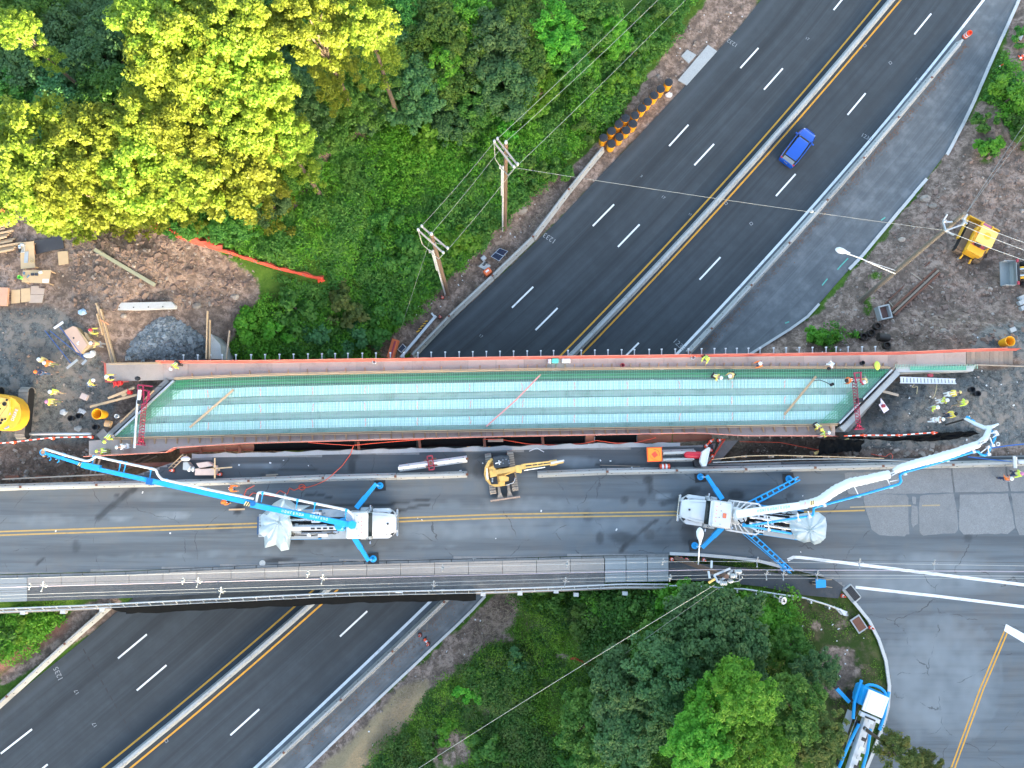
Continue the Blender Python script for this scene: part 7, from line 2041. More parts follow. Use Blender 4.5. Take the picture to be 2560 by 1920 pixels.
for c_,s_ in(((-.5,0,.4),(.12,1.35,.8)),((.5,0,.4),(.12,1.35,.8)),((0,.62,.4),(.88,.12,.8)),((0,-.62,.4),(.88,.12,.8))):
 MB().box(c_,s_).build('wall',conc,bx)
MB().box((0,0,.15),(.88,1.1,.3)).build('rubble',mat('rubble_red',(.16,.09,.08),.9,var=.4,scale=6),bx)
for x,y,l in((2188,817,'upper black drainage ring'),(2173,834,'middle black drainage ring'),(2154,843,'left black drainage ring'),(2212,865,'lower black drainage ring near the walkway')):
 c=G(x,y)
 MB().lathe([(.33,0),(.34,.1),(.31,.2),(.34,.3),(.31,.4),(.34,.5),(.27,.5),(.27,.02)],16,c).solo('drainage_ring',mat('black_pipe',(.03,.024,.02),.6,var=.2),l+' on the grassy soil','pipe',None,True)
c=G(2203,846)
MB().cyl(c+Vector((-.5,.1,.4)),c+Vector((.5,-.05,.4)),.4,n=16).solo('drainage_pipe',mat('black_pipe',(.03,.024,.02),.6),'black pipe section lying on its side among the drainage rings','pipe',None,True)
def tub(x,y,z,tilt,label,s=1.0):
 R3=Matrix.Rotation(tilt,3,'Y')
 o=thing('plastic_barrel',P(x,y,z),label,'barrel')
 MB().lathe([(.30*s,0),(.40*s,.92*s),(.42*s,.92*s),(.42*s,.97*s),(.37*s,.97*s),(.34*s,.55*s),(.31*s,.5*s),(.26*s,.08)],22,M=R3).build('barrel',sand_y,o,smooth=True)
 MB().cyl((0,0,.10),(0,0,.14),.25*s,n=16).build('contents',mat('brown_water',(.22,.09,.02),.3),o)
tub(262,1037,7.05,-.06,'yellow open barrel with brown water on the gravel left of the deck',1.15)
p=G(2506,858);tub(2504,858,p.z,.05,'yellow open barrel on the gravel north of the walkway end',1.1)
for x,y,l,m_ in((244,1068,'dark open bucket below the yellow barrel',lidk),(183,1046,'black rubber tub nearest the excavator track',lidk),(203,1040,'black rubber tub beside another black tub',lidk),(2424,975,'black bucket by the workers at right',lidk),(2438,985,'black bucket right of the other black bucket',lidk)):
 MB().lathe([(.22,0),(.27,.42),(.24,.42),(.2,.1)],16,P(x,y,7.0)).solo('bucket',m_,l,'bucket',None,True)
bk_=MB().cyl(P(264,1058,7.3),P(278,1061,7.25),.30,.28,n=16).solo('water_cooler',mat('cooler_tan',(.45,.30,.16),.5),'tan drum lying below the yellow barrel','drum',None,True)
MB().lathe([(.15,0),(.19,.36),(.16,.36),(.14,.06)],14,P(296,1041,7.05)).solo('bucket',wpaint,'white bucket between yellow barrel and header','bucket',None,True)
MB().lathe([(.15,0),(.19,.36),(.16,.36),(.14,.06)],14,P(262,1124,ZW)).solo('bucket',wpaint,'white bucket beside the lime worker on the south walkway','bucket',None,True)
for x,y,l,c_ in((937,906,'white ring bucket on the north walkway west part',wpaint),(1731,895,'white ring bucket on the north walkway near the yellow booted worker',wpaint),(1555,914,'red bucket on the north walkway',red_m),(2153,908,'black hard hat bucket on the north walkway',lidk)):
 MB().lathe([(.16,0),(.19,.34),(.14,.34),(.12,.05)],14,P(x,y,ZW)).solo('bucket',c_,l,'bucket',None,True)
for x,y,w,m_,l in((1388,902,.62,mat('teal_cooler',(.12,.62,.52),.4),'teal cooler on the north walkway'),(1415,902,.78,wpaint,'white cooler on the north walkway'),(1374,903,.3,wpaint,'small white jug on the north walkway')):
 MB().box(P(x,y,ZW+.22),(w,.42,.40),ch=.06).solo('cooler',m_,l,'cooler')
 # aluminium ladder, boards, cloths
ld=thing('ladder',P(2320,951,7.05),'aluminium extension ladder lying on the gravel behind the east header','ladder')
a0,a1,b0,b1=P(2250,943,7.15),P(2388,948,7.15),P(2250,957,7.15),P(2390,959,7.15)
al=mat('aluminium',(.70,.71,.72),.35,.5,var=.05)
for a,b_ in((a0,a1),(b0,b1)):
 MB().beam(a,b_,.08,.12).build('stile',al,ld,rel=True)
for i in range(16):
 t=(i+.5)/16
 MB().beam(a0.lerp(a1,t),b0.lerp(b1,t),.24,.03).build('rung',al,ld,rel=True)
for pts,l in(([(2286,960),(2279,968),(2287,968),(2294,966),(2292,985)],'short tan rope below the ladder'),([(2342,960),(2340,976),(2336,990),(2330,996)],'longer tan rope below the ladder end')):
 MB().tube(interp_poly([P(x,y,7.03) for x,y in pts],16),.03,5).solo('rope',mat('tan_rope',(.45,.38,.22),.8),l,'rope')
slab_px('plank',[(2208,975),(2247,985),(2246,991),(2207,981)],0,.06,wood_g,'grey plank on dark gravel beside the east header','plank',7.06)
fl=slab_px('cloth',[(2202,995),(2223,1024),(2210,1033),(2197,1012),(2202,1008)],0,.03,mat('pink_white',(.75,.66,.72),.8),'pinkish white sheet on dark gravel with a red can on it','sheet',7.05)
MB().lathe([(.16,0),(.16,.2),(.08,.26),(.03,.3)],12,P(2207,1015,7.05)).solo('fuel_can',red_m,'red can standing on the pinkish white sheet','can',None,True)
MB().box(P(2326,938,7.15),(.45,.3,.25),ch=.06).solo('fuel_can',red_m,'red can beside the wing wall above the ladder','can')
for x,y in((289,958),(300,957)):
 o=MB().box(P(x,y,7.2),(.32,.38,.4),ch=.08).beam(P(x-2,y+4,7.35),P(x-5,y+10,7.2),.07,.07).solo('fuel_can',mat('fuel_red',(.62,.03,.03),.4),['left','right'][x>290]+' red fuel can under the worker at the walkway end','can')
MB().box(P(324,981,7.2),(.36,.34,.4),ch=.08).beam(P(322,977,7.4),P(318,972,7.4),.06,.06).solo('fuel_can',mat('fuel_red',(.62,.03,.03),.4),'red fuel can on the planks by the west header','can')
for a,b_,l in(((225,1017),(342,987),'long pale plank on gravel pointing to the red screed'),((270,996),(336,969),'shorter pale plank on gravel above the long one')):
 MB().beam(P(*a,7.1),P(*b_,7.1),.2,.06).solo('plank',wood,l,'plank')
slab_px('plywood_sheet',[(300,985),(312,979),(318,986),(308,994)],0,.04,plyw,'small plywood piece between the two pale planks','plywood',7.1)
MB().box(P(211,992,7.15),(.6,.5,.25),rz=-.4).solo('carton',mat('carton',(.50,.40,.36),.8),'small open carton on the gravel','carton')
for x,y,l,m_ in((161,1031,'white rag on gravel left of the rubber tubs',wpaint),(206,1029,'white rag on the rubber tubs',wpaint),(197,1071,'grey bag on gravel below the rubber tubs',mat('grey_bag',(.42,.42,.40),.8)),(208,781,'light blue bundle on soil above the work bench',mat('pale_blue',(.35,.50,.66),.7)),(1672,238,'white bag at the foot of the top barrel',wpaint)):
 p=G(x,y);q=MB();rr=random.Random(x);q.ball((p.x,p.y,p.z+.1),(.36,.3,.18),9,5);q.v=[(a+rr.uniform(-.09,.09),b2_+rr.uniform(-.09,.09),c_+rr.uniform(-.03,.03)) for a,b2_,c_ in q.v]
 q.solo('bag',m_,l,'bag',None,True)
MB().cyl(P(72,1085,7.15),P(228,1085,7.15),.12,n=10).solo('pipe',steel_g,'straight galvanised pipe on gravel from the excavator track','pipe',None,True)
for a,b_ in(((243,1025),(256,1021)),):pass
# bull floats and plywood cabinet at the left
blu=mat('float_blue',(.02,.10,.34),.4)
for(pole,head,l,m_) in((((112,826),(177,908)),((167,921),(194,899)),'bull float with grey blade, nearest the orange vested men',gplate),(((125,827),(213,899)),((205,911),(216,900)),'bull float with its pole crossing the plywood box foot',gplate),(((149,817),(208,892)),((135,821),(158,805)),'bull float with white blade, pole lying on the plywood box',wpaint)):
 z=7.2 if 'lying' not in l else 7.95
 q=[P(*pole[0],z),P(*pole[1],z),P(*head[0],z),P(*head[1],z)]
 o=thing('bull_float',q[0].lerp(q[1],.5),l,'bull float')
 MB().cyl(q[0],q[1],.035,n=6).build('pole',blu,o,rel=True);MB().beam(q[2],q[3],.2,.06).build('blade',m_,o,rel=True)
pb_=thing('plywood_box',P(190,842,7.0),'chamfered plywood box with a dark hole on its lid, workers beside it','box')
pb0=[(160,827),(182,815),(192,818),(225,860),(204,883),(190,880)]
q0=[tuple(P(x,y,7.7)) for x,y in pb0];c_=np.mean(np.array(q0),0)
MB().prism([q[:2] for q in q0],7.0,7.7).build('case',plyw,pb_,rel=True)
MB().prism([tuple(P(x,y,7.74))[:2] for x,y in[(160,827),(182,815),(190,818),(218,862),(203,881),(190,879)]],7.70,7.74).build('lid',mat('pink_plywood',(.55,.38,.29),.8,var=.1,scale=2),pb_,rel=True)
MB().box(P(184,845,7.745),(.14,.14,.012),rz=.7).build('hole',blackp,pb_,rel=True)
for x,y in((193,858),(196,855),(195,861)):MB().box(P(x,y,7.75),(.16,.1,.012),rz=x).build('paper_scrap',wpaint,pb_,rel=True)
MB().prism([tuple(P(x,y,7.5))[:2] for x,y in[(210,830),(216,832),(225,847),(219,857)]],7.0,7.5).build('flap',plyw,pb_,rel=True)
MB().ball(P(222,888,7.3),(.5,.28,.3),10,6).box(P(231,883,7.3),(.4,.5,.4),ch=.12).solo('power_trowel',wpaint,'white rounded machine below the plywood box','machine',None,True)
# screed rig at both ends
def truss(o,a,b_,w,h,m,n,name='truss'):
 mb=MB();d=(b_-a).normalized();nr=Vector((-d.y,d.x,0))*w/2
 ch_=[(nr,0),(-nr,0),(Vector(),h)]
 for v_,z in ch_:mb.cyl(a+v_+Vector((0,0,z)),b_+v_+Vector((0,0,z)),.03,n=6)
 for i in range(n):
  p,q=a.lerp(b_,i/n),a.lerp(b_,(i+.5)/n)
  for v_ in(nr,-nr):
   mb.beam(p+v_,q+Vector((0,0,h)),.035,.035);mb.beam(q+Vector((0,0,h)),a.lerp(b_,(i+1)/n)+v_,.035,.035)
  mb.beam(p+nr,p-nr,.04,.04)
 return mb.build(name,m,o,rel=True)
scr=mat('screed_red',(.36,.025,.07),.45,.1,var=.1)
s1=thing('screed_machine',P(350,1040,ZF),'red truss screed machine with white roller tube at the west deck end','screed')
truss(s1,P(361,1000,ZF+.7),P(352,1106,ZF+.7),.42,.4,scr,14)
MB().cyl(P(344,1000,ZF+.9),P(336,1120,ZF+.9),.10,n=12).build('roller_tube',wpaint,s1,rel=True,smooth=True)
MB().cyl(P(350,975,ZF+1.3),P(347,1000,ZF+1.2),.16,n=10).build('engine_cover',wpaint,s1,rel=True,smooth=True)
for a,b_ in(((345,962),(345,1000)),((358,962),(360,1012)),((345,962),(382,966)),((372,978),(366,1010)),((358,975),(373,978)),((346,972),(360,973)),((366,1008),(352,1010)),((373,978),(373,1000)),((347,985),(360,986))):
 MB().beam(P(*a,ZF+1.2),P(*b_,ZF+1.1),.09,.09).build('carriage_frame',scr,s1,rel=True)
MB().beam(P(382,966,ZF+1.1),P(404,966,ZF+1.0),.05,.05).build('axle',blackp,s1,rel=True)
MB().box(P(352,1005,ZF+1.0),(.45,.4,.5),ch=.06).build('engine',blackp,s1,rel=True)
for a,b_ in(((352,1096),(345,1112)),((352,1096),(362,1110)),((340,1111),(364,1113)),((352,1100),(354,1112))):
 MB().beam(P(*a,ZF+.9),P(*b_,ZF+.3),.09,.09).build('end_frame',scr,s1,rel=True)
s2=thing('screed_machine',P(2140,1010,ZF),'dark red truss screed machine crossing the east header','screed')
truss(s2,P(2136,955,ZF+.8),P(2146,1060,ZF+.8),.40,.4,scr,14)
for a,b_ in(((2134,933),(2154,931)),((2136,934),(2140,958)),((2152,932),(2152,958)),((2138,946),(2153,944)),((2150,950),(2158,962))):
 MB().beam(P(*a,ZF+1.3),P(*b_,ZF+1.1),.10,.10).build('carriage_frame',scr,s2,rel=True)
for a,b_ in(((2146,1060),(2138,1074)),((2146,1060),(2156,1072)),((2136,1074),(2160,1072)),((2146,1062),(2150,1073))):
 MB().beam(P(*a,ZF+.9),P(*b_,ZF+.3),.10,.10).build('end_frame',scr,s2,rel=True)
MB().box(P(2149,1001,ZF+1.0),(.5,.4,.4),ch=.05).build('engine',blackp,s2,rel=True)
# planks and hoses on the deck
for a,b_,l in(((584,974),(474,1069),'long plank lying diagonally on the west part of the rebar mat'),((2040,941),(1961,1037),'long plank lying diagonally on the east part of the rebar mat')):
 MB().beam(P(*a,ZF+.14),P(*b_,ZF+.14),.19,.05).solo('plank',wood,l,'plank')
MB().ribbon(interp_poly([P(x,y,ZF+.125) for x,y in[(1352,936),(1290,1000),(1216,1066)]],20),.12).ribbon(interp_poly([P(x,y,ZF+.13) for x,y in[(1352,936),(1290,1000),(1216,1066)]],20),.05).solo('marking_line',tie_m,'coral string line slanting across the middle of the rebar mat','string line')
MB().tube(interp_poly([P(x,y,ZF+.15) for x,y in[(2034,952),(2050,950),(2066,956),(2076,962)]],14),.03,5).box(P(2080,961,ZF+.2),(.35,.25,.2),rz=.4,ch=.04).solo('vibrator',hose_m,'black hose with a small motor near the east plank','vibrator')
def hose(pts,r,m,label,z=ZD+.05,n=50):
 return MB().tube(interp_poly([P(p[0],p[1],p[2] if len(p)>2 else z) for p in pts],n),r,5).solo('hose',m,label,'hose')
oh=mat('orange_hose',(.72,.10,.05),.5)
hose([(884,1114,7.4),(876,1136),(856,1164),(830,1188,7.9),(812,1202,7.9),(790,1212),(770,1218),(755,1220)]+[(755+8*math.cos(a),1218+7*math.sin(a)) for a in np.linspace(0,12,22)]+[(735,1226),(724,1220),(718,1236),(700,1226),(690,1236)],.035,oh,'orange hose from the new bridge draped over the barrier into a coil',n=120)
hose([(636,1214,7.5),(616,1224),(610,1238),(622,1242),(632,1232),(650,1236),(690,1242)],.035,oh,'orange hose coiled by the worker near the blue boom')
hose([(884,1114,7.3),(820,1110,7.4),(770,1106,7.5)],.03,oh,'orange cord along the new bridge edge west of the hose');hose([(884,1113,7.3),(960,1106,7.4),(1060,1098,7.5)],.03,oh,'orange cord along the new bridge edge east of the hose')
hose([(1210,1098,7.1),(1260,1100,7.0),(1320,1110,6.95),(1390,1113,6.95),(1460,1109,6.95),(1490,1101,7.0),(1540,1108,7),(1590,1107,7),(1640,1094,7.2)],.03,oh,'orange cord over the black sheeting east of the excavator')
hose([(1850,1104,5.5),(1950,1106,5.5),(2040,1124,5.5),(2130,1122,5.5),(2190,1138,6.2),(2216,1142,6.6),(2224,1132,6.8),(2232,1136,6.8),(2230,1150,6.9),(2220,1158,6.9)],.03,oh,'orange cord hanging across the eastern gap')
hose([(2420,1142,7.4),(2470,1148,7.3),(2538,1155,7.7)],.05,mat('blue_rope',(.02,.12,.42),.5),'blue hose running under the white boom to the east');hose([(2480,1120,7.3),(2520,1114,7.2),(2580,1108,7.2)],.05,mat('blue_rope',(.02,.12,.42),.5),'thin blue hose along the soil at the right edge')
# stockpiled things on the closed lane
ob=thing('orange_board',P(1636,1136,ZD+.9),'square bright orange board with a darker diamond on top of the stored barriers','board',None,.03)
MB().box((0,0,-.45),(1.0,1.0,.8),ch=.08).build('stand',blackp,ob)
MB().box((0,0,.04),(1.32,1.26,.08),ch=.03).build('tray',mat('tray_orange',(.85,.12,.02),.6,var=.04),ob);MB().box((0,0,.10),(1.16,1.10,.05),ch=.03).build('face',mat('face_orange',(.90,.26,.02),.6,var=.06,scale=2),ob)
MB().box((.0,-.02,.13),(.42,.42,.012),rz=.62).build('diamond',mat('diamond_red',(.75,.07,.03),.6),ob)
for k in range(9):
 a=1.7-k*.24
 MB().box((.0+.42*math.cos(a),.42*math.sin(a),.13),(.05,.09,.012),rz=a).build('arc_mark',mat('arc_ink',(.35,.12,.02),.6),ob)
for k in range(8):
 a=3.4+k*.2
 MB().box((.42*math.cos(a),.42*math.sin(a),.13),(.10,.03,.012),rz=a+1.57).build('arc_mark',mat('arc_ink',(.35,.12,.02),.6),ob)
barrier(1655,1133,1738,1130,ZD,'upper of two stored barriers right of the orange board',None,sc=1.0,pins=False)
barrier(1655,1149,1734,1147,ZD,'lower of two stored barriers right of the orange board',None,sc=.8,pins=False)
MB().cyl(P(1718,1137,ZD+.75),P(1752,1138,ZD+.75),.30,n=14).ball(P(1718,1137,ZD+.75),.30,10,6).solo('red_tank',mat('tank_red',(.52,.01,.03),.35),'red cylinder tank beside the white wedge panel','tank',None,True)
wp=[(1772,1118),(1776,1120),(1768,1158),(1766,1165),(1757,1166),(1751,1154),(1756,1130),(1764,1124)]
MB().prism([tuple(P(x,y,ZD+1.4))[:2] for x,y in wp],ZD+.9,ZD+1.4).prism([tuple(P(x,y,ZD+1.45))[:2] for x,y in[(1773,1122),(1775,1123),(1767,1160),(1765,1160)]],ZD+1.4,ZD+1.46).solo('sign_housing',wpaint,'tilted white faceted sign housing at the end of the closed lane','housing')
MB().prism([tuple(P(x,y,ZD+.5))[:2] for x,y in[(1733,1150),(1752,1142),(1756,1160),(1738,1168)]],ZD,ZD+.5).solo('dark_cart',blackp,'dark cart behind the white housing','cart')
oe=thing('debris_fence',P(1780,1130,ZD),'orange mesh closing the slanted end of the closed lane','mesh fence')
mb=MB();A_=[P(1808-40*t,1099+62*t,ZD+.1) for t in np.linspace(0,1,10)]
vs=[]
for p in A_:vs+=[p,p+Vector((.1,.1,.5)),p+Vector((-.12,-.05,1.0))]
mb.add(vs,[(i*3+k,i*3+3+k,i*3+4+k,i*3+1+k) for i in range(9) for k in range(2)]).build('mesh',silt,oe,rel=True)
for i,(x,y) in enumerate(((1794,1102),(1774,1106),(1764,1117),(1778,1126),(1780,1138))):
 cone(P(x,y,ZD),ORD0[i]+' cone from the top heaped against the orange mesh at the lane end',.5,x*.3,'cones heaped at the closed lane end')
MB().beam(P(2036,1134,6.6),P(2122,1098,6.9),.24,.10).solo('plank',mat('yellow_plank',(.62,.48,.18),.7),'yellow plank bridging the eastern gap','plank')
for(pts,l) in(([(1778,1149),(1860,1140),(1940,1138),(2060,1141),(2210,1146)],'upper timber rail along the eastern gap'),([(1782,1156),(1880,1152),(2000,1148),(2100,1147),(2240,1152),(2360,1156)],'lower cable rail along the eastern gap')):
 MB().tube(interp_poly([P(x,y,ZD+.9) for x,y in pts],20),.04,5).solo('gap_rail',wood if 'timber' in l else wire_w,l,'rail')
for i,x in enumerate((1861,1928,2000,2066,2130)):
 MB().box(P(x,1141+(x-1861)*.006,ZD+.45),(.22,.2,.95),taper=.7).solo('rail_stand',wood_g,ORD0[i]+' weathered stand from the left under the timber rail of the eastern gap','stand','stands of the gap rail')
 # generator crates on the west of closed lane
cr_=thing('crate',P(517,1175,ZD),'cardboard and plywood crate assembly with a post frame on the closed lane','crate')
z=ZD+.7
for pts,m_,n_ in(([(488,1172),(537,1164),(537,1188),(487,1188)],mat('carton',(.50,.36,.28),.8),'crate_body'),([(490,1158),(518,1154),(528,1160),(535,1170),(500,1173)],mat('carton',(.50,.36,.28),.8),'crate_flap'),([(458,1156),(468,1155),(476,1166),(468,1176),(457,1174)],gplate,'metal_cover')):
 MB().prism([tuple(P(x,y,z))[:2] for x,y in pts],ZD,z).build(n_,m_,cr_,rel=True)
for a,b_ in(((537,1145),(537,1196)),((530,1172),(580,1168)),((548,1171),(548,1177))):
 MB().beam(P(*a,z+.3),P(*b_,z+.3),.10,.10).build('frame_bar',wood,cr_,rel=True)
for x in(473,483):MB().ball(P(x,1173,ZD+.5),(.16,.26,.2),8,5).solo('white_jug',wpaint,['left','right'][x>480]+' white jug beside the crate assembly','jug',None,True)
MB().ball(P(464,1147,ZD+.8),(.42,.22,.3),10,6).solo('white_sack',wpaint,'white sack by the ladder at the west gap end','sack',None,True)
la=thing('ladder',P(430,1165,ZD),'pale wooden ladder leaning at the west end of the closed lane','ladder')
for dx in(0,9):MB().beam(P(402+dx,1190+dx*.3,6.6),P(458+dx,1135+dx*.3,7.6),.07,.08).build('stile',wood,la,rel=True)
for k in range(8):
 t=(k+.5)/8
 MB().beam(P(402+56*t,1190-55*t,6.6+t),P(411+56*t,1193-55*t,6.6+t),.05,.04).build('rung',wood,la,rel=True)
for(a,b_,l) in(((226,1184),(240,1140),'left timber bridging the western trench'),((238,1184),(253,1140),'right timber bridging the western trench'),((282,1176),(372,1138),'long timber lying low in the western trench'),((300,1180),(392,1140),'second long timber low in the western trench')):
 z0_=6.7 if 'bridging' in l else 5.2
 MB().beam(P(*a,z0_),P(*b_,z0_),.10,.15).solo('timber',wood_g,l,'timber')
sh=thing('shoring',P(150,1195,6),'brown steel sheet edge along the south side of the western trench','shoring')
MB().beam(P(10,1198,6.8),P(265,1186,6.8),.12,.5).build('waler',wood_g,sh,rel=True)
for x0 in(14,90):MB().beam(P(x0,1193,6.7),P(x0+34,1193,6.7),.3,.12).build('plate',rust,sh,rel=True)
for y in(1188,1193):MB().beam(P(655+(1193-y)*2,y,ZD+.1),P(690+(1193-y),y-2,ZD+.1),.12,.10).solo('plank',wood_g,['lower','upper'][y<1190]+' grey plank beside the barrier row','plank')
MB().beam(P(572,1274,ZD+.04),P(612,1273,ZD+.04),.14,.05).solo('plank',wood,'pale plank on the asphalt below the blue boom','plank')
a=P(1342,1120,ZD+.05)
MB().beam(a,P(1323,1128,ZD+.05),.06,.05).beam(a,P(1360,1130,ZD+.05),.06,.05).solo('angle_bracket',wpaint,'white v-shaped lath on the closed lane near the excavator','lath')
MB().beam(P(1500,1163,ZD+.05),P(1600,1166,ZD+.05),.06,.06).solo('lath',wood_g,'thin lath lying beside the barrier row','lath')
wb=thing('wheelbarrow',P(2045,1456,ZD),'blue wheelbarrow on the sidewalk near the drain','wheelbarrow')
MB().loft([[(-.45,-.38,.62),(.42,-.32,.62),(.42,.32,.62),(-.45,.38,.62)],[(-.25,-.22,.35),(.25,-.2,.35),(.25,.2,.35),(-.25,.22,.35)]]).build('tray',mat('barrow_blue',(.01,.28,.62),.45),wb)
for s in(-1,1):MB().tube([(-.6,s*.08,.2),(.3,s*.28,.35),(.95,s*.33,.6)],.025,6).build('handle',wood,wb)
MB().lathe([(.05,-.05),(.19,-.05),(.19,.05),(.05,.05)],14,(-.62,0,.19),Matrix.Rotation(math.pi/2,3,'X')).build('wheel',rubber,wb)
st=thing('sign_stand',P(2538,1160,ZD),'grey sign stand on the barrier at the right edge','stand')
MB().beam(P(2535,1140,ZD+1.4),P(2537,1170,ZD+1.4),.22,.10).build('plate',steel_g,st,rel=True);MB().beam(P(2541,1142,ZD+1.2),P(2541,1170,ZD+1.0),.08,.08).build('post',steel_g,st,rel=True);MB().beam(P(2545,1155,ZD+1.0),P(2580,1156,ZD+1.0),.3,.12).build('arm',steel_g,st,rel=True)
hd=thing('chevron_marker',G(2545,98,.3),'grey panel with yellow black striped end at the top right corner','marker')
z=hd.location.z+.5
MB().prism([tuple(P(x,y,z))[:2] for x,y in[(2542,97),(2555,83),(2560,84),(2553,101)]],z-.4,z).build('panel',steel_g,hd,rel=True)
for k in range(4):MB().beam(P(2535+2*k,101-k*1.2,z+.02),P(2540+3.2*k,106-k*1.4,z+.02),.10,.04).build('stripe',yel if k%2==0 else blackp,hd,rel=True)
for x,y,l in((2553,745,'upper grey block at the right edge below the loader'),(2552,757,'middle grey block at the right edge below the loader'),(2557,770,'lower grey block at the right edge below the loader'),(2530,825,'pale block above the yellow barrel at right')):
 MB().box(G(x,y,.15)+Vector((0,0,.15)),(.55,.4,.35),rz=.4).solo('stone_block',conc,l,'block')
tp=G(2098,830,.1)
MB().cyl(G(2055,852,.1)+Vector((0,0,.2)),G(2089,819,.1)+Vector((0,0,.3)),.04,n=6).solo('yellow_rod',yel,'thin yellow rod in the grass above the east walkway','rod')
bt=thing('black_tarpaulin',P(2340,1092,7),'black crumpled sheeting along the edge of the eastern trench','tarpaulin')
def crumple(pts,n,m_,parent,seed):
 r=random.Random(seed);A=interp_poly([P(*p[0],7.0) for p in pts],n);B=interp_poly([P(*p[1],6.7) for p in pts],n);vs=[]
 for a,b_ in zip(A,B):
  for k in range(5):q=a.lerp(b_,k/4);vs.append(q+Vector((r.uniform(-.1,.1),r.uniform(-.08,.08),r.uniform(0,.3))))
 MB().add(vs,[(i*5+k,i*5+5+k,i*5+6+k,i*5+1+k) for i in range(n-1) for k in range(4)]).build('sheeting',m_,parent,rel=True)
crumple([((2120,1091),(2120,1096)),((2240,1093),(2240,1102)),((2330,1086),(2335,1104)),((2350,1082),(2380,1098)),((2430,1078),(2446,1086))],30,black_f,bt,3)
crumple([((2050,1098),(2040,1138)),((2100,1098),(2090,1132)),((2160,1100),(2150,1128))],14,black_f,bt,6)
# ====== PEOPLE
skin_m=mat('skin',(.42,.25,.17),.6)
def skin_mesh(name,J,edges,sub=1):
 """one continuous surface grown over a jointed skeleton; J: name -> (x, y, z, radius)"""
 me=bpy.data.meshes.new(name);ks=[k for k in J if any(k in e for e in edges)]
 ix={k:i for i,k in enumerate(ks)}
 me.from_pydata([J[k][:3] for k in ks],[(ix[a],ix[b_]) for a,b_ in edges],[])
 ob=bpy.data.objects.new(name,me);COL.objects.link(ob)
 md=ob.modifiers.new('skin','SKIN');md.use_smooth_shade=True
 lay=me.skin_vertices[0].data
 for k,i in ix.items():
  r=J[k][3];lay[i].radius=(r,r) if not isinstance(r,tuple) else r
  lay[i].use_root=i==0
 ob.modifiers.new('sub','SUBSURF').levels=sub
 dg=bpy.context.evaluated_depsgraph_get();dg.update()
 out=bpy.data.meshes.new_from_object(ob.evaluated_get(dg));out.name=name
 bpy.data.objects.remove(ob);bpy.data.meshes.remove(me)
 out.polygons.foreach_set('use_smooth',[True]*len(out.polygons))
 return out
def pose(kind):
 """x forward; returns joints"""
 b_=dict(lean=0,crouch=0,legf=0,armf=.25,armr=.25,lie=0)
 b_.update({'stand':{},'walk':dict(legf=.28,armf=.35,armr=-.25),'bend':dict(lean=1.0,armf=.5,armr=.4),'kneel':dict(lean=.75,crouch=.45,armf=.5,armr=.5),'work':dict(lean=.35,armf=.55,armr=.5,legf=.12)}[kind])
 hz=.95-b_['crouch'];L=b_['lean']
 def t(d,y=0,f=0):return(d*math.sin(L)+f*math.cos(L),y,hz+d*math.cos(L)-f*math.sin(L))
 J={'pel':(0,0,hz,.135),'bel':(*t(.2),.125),'che':(*t(.42),.15),'nec':(*t(.55),.065),'nk2':(*t(.60,0,.01),.06),'hd0':(*t(.68,0,.03),.09),'hd1':(*t(.79,0,.03),.085),'nos':(*t(.71,0,.125),.018)}
 for s,n in((-1,'l'),(1,'r')):
  af=b_['armf'] if s>0 else b_['armr']
  J['sh'+n]=(*t(.48,s*.19),.075);J['el'+n]=(*t(.22,s*.25,af*.45),.05);J['wr'+n]=(*t(.10+.1*abs(af),s*.22,af*.9+.06),.035)
  w=J['wr'+n];J['hn'+n]=(w[0]+.07,w[1],w[2]-.05,.034)
  h_=J['hn'+n]
  for k in range(4):J['f%d'%k+n]=(h_[0]+.075-.008*abs(k-1),h_[1]+.022*(k-1.5),h_[2]-.045,.009)
  J['th'+n]=(h_[0]+.035,h_[1]-s*.05,h_[2]-.02,.010)
  lf=b_['legf']*s;c=b_['crouch']
  J['hp'+n]=(0,s*.09,hz-.06,.10);J['kn'+n]=(.12+lf*.6+c*.5,s*.11,.50-c*.35,.065);J['an'+n]=(-.02+lf-c*.25,s*.12,.09,.045);J['to'+n]=(.14+lf-c*.2,s*.13,.045,.045)
 return J
ARM=lambda n:[('che','sh'+n),('sh'+n,'el'+n),('el'+n,'wr'+n)]
LEG=lambda n:[('pel','hp'+n),('hp'+n,'kn'+n),('kn'+n,'an'+n)]
SPINE=[('pel','bel'),('bel','che')]
PM={}
for kd in('stand','walk','bend','kneel','work'):
 J=pose(kd)
 e=SPINE+[('che','nec'),('nec','nk2'),('nk2','hd0'),('hd0','hd1'),('hd0','nos')]
 for n in 'lr':e+=ARM(n)+[('wr'+n,'hn'+n)]+[('hn'+n,f+n) for f in('f0','f1','f2','f3','th')]+LEG(n)+[('an'+n,'to'+n)]
 gw_=lambda f:{k:(*v[:3],v[3]*f+.012) for k,v in J.items()}
 Jj=gw_(1.12);Jt=gw_(1.12)
 je=SPINE+ARM('l')+ARM('r');te=LEG('l')+LEG('r')
 PM[kd]=dict(body=skin_mesh('body',J,e),jacket=skin_mesh('jacket',Jj,je),trousers=skin_mesh('trousers',Jt,te),boots=skin_mesh('boots',{k:(*v[:3],v[3]*1.35) for k,v in J.items()},[('anl','tol')]),J=J)
hatp=MB().lathe([(.165,0),(.17,.012),(.135,.02),(.13,.07),(.10,.125),(.05,.15),(.01,.155)],14)
hat_me=hatp.build('hard_hat',None,None,True).data
for o in[o for o in bpy.data.objects if o.name.startswith('hard_hat')]:bpy.data.objects.remove(o)
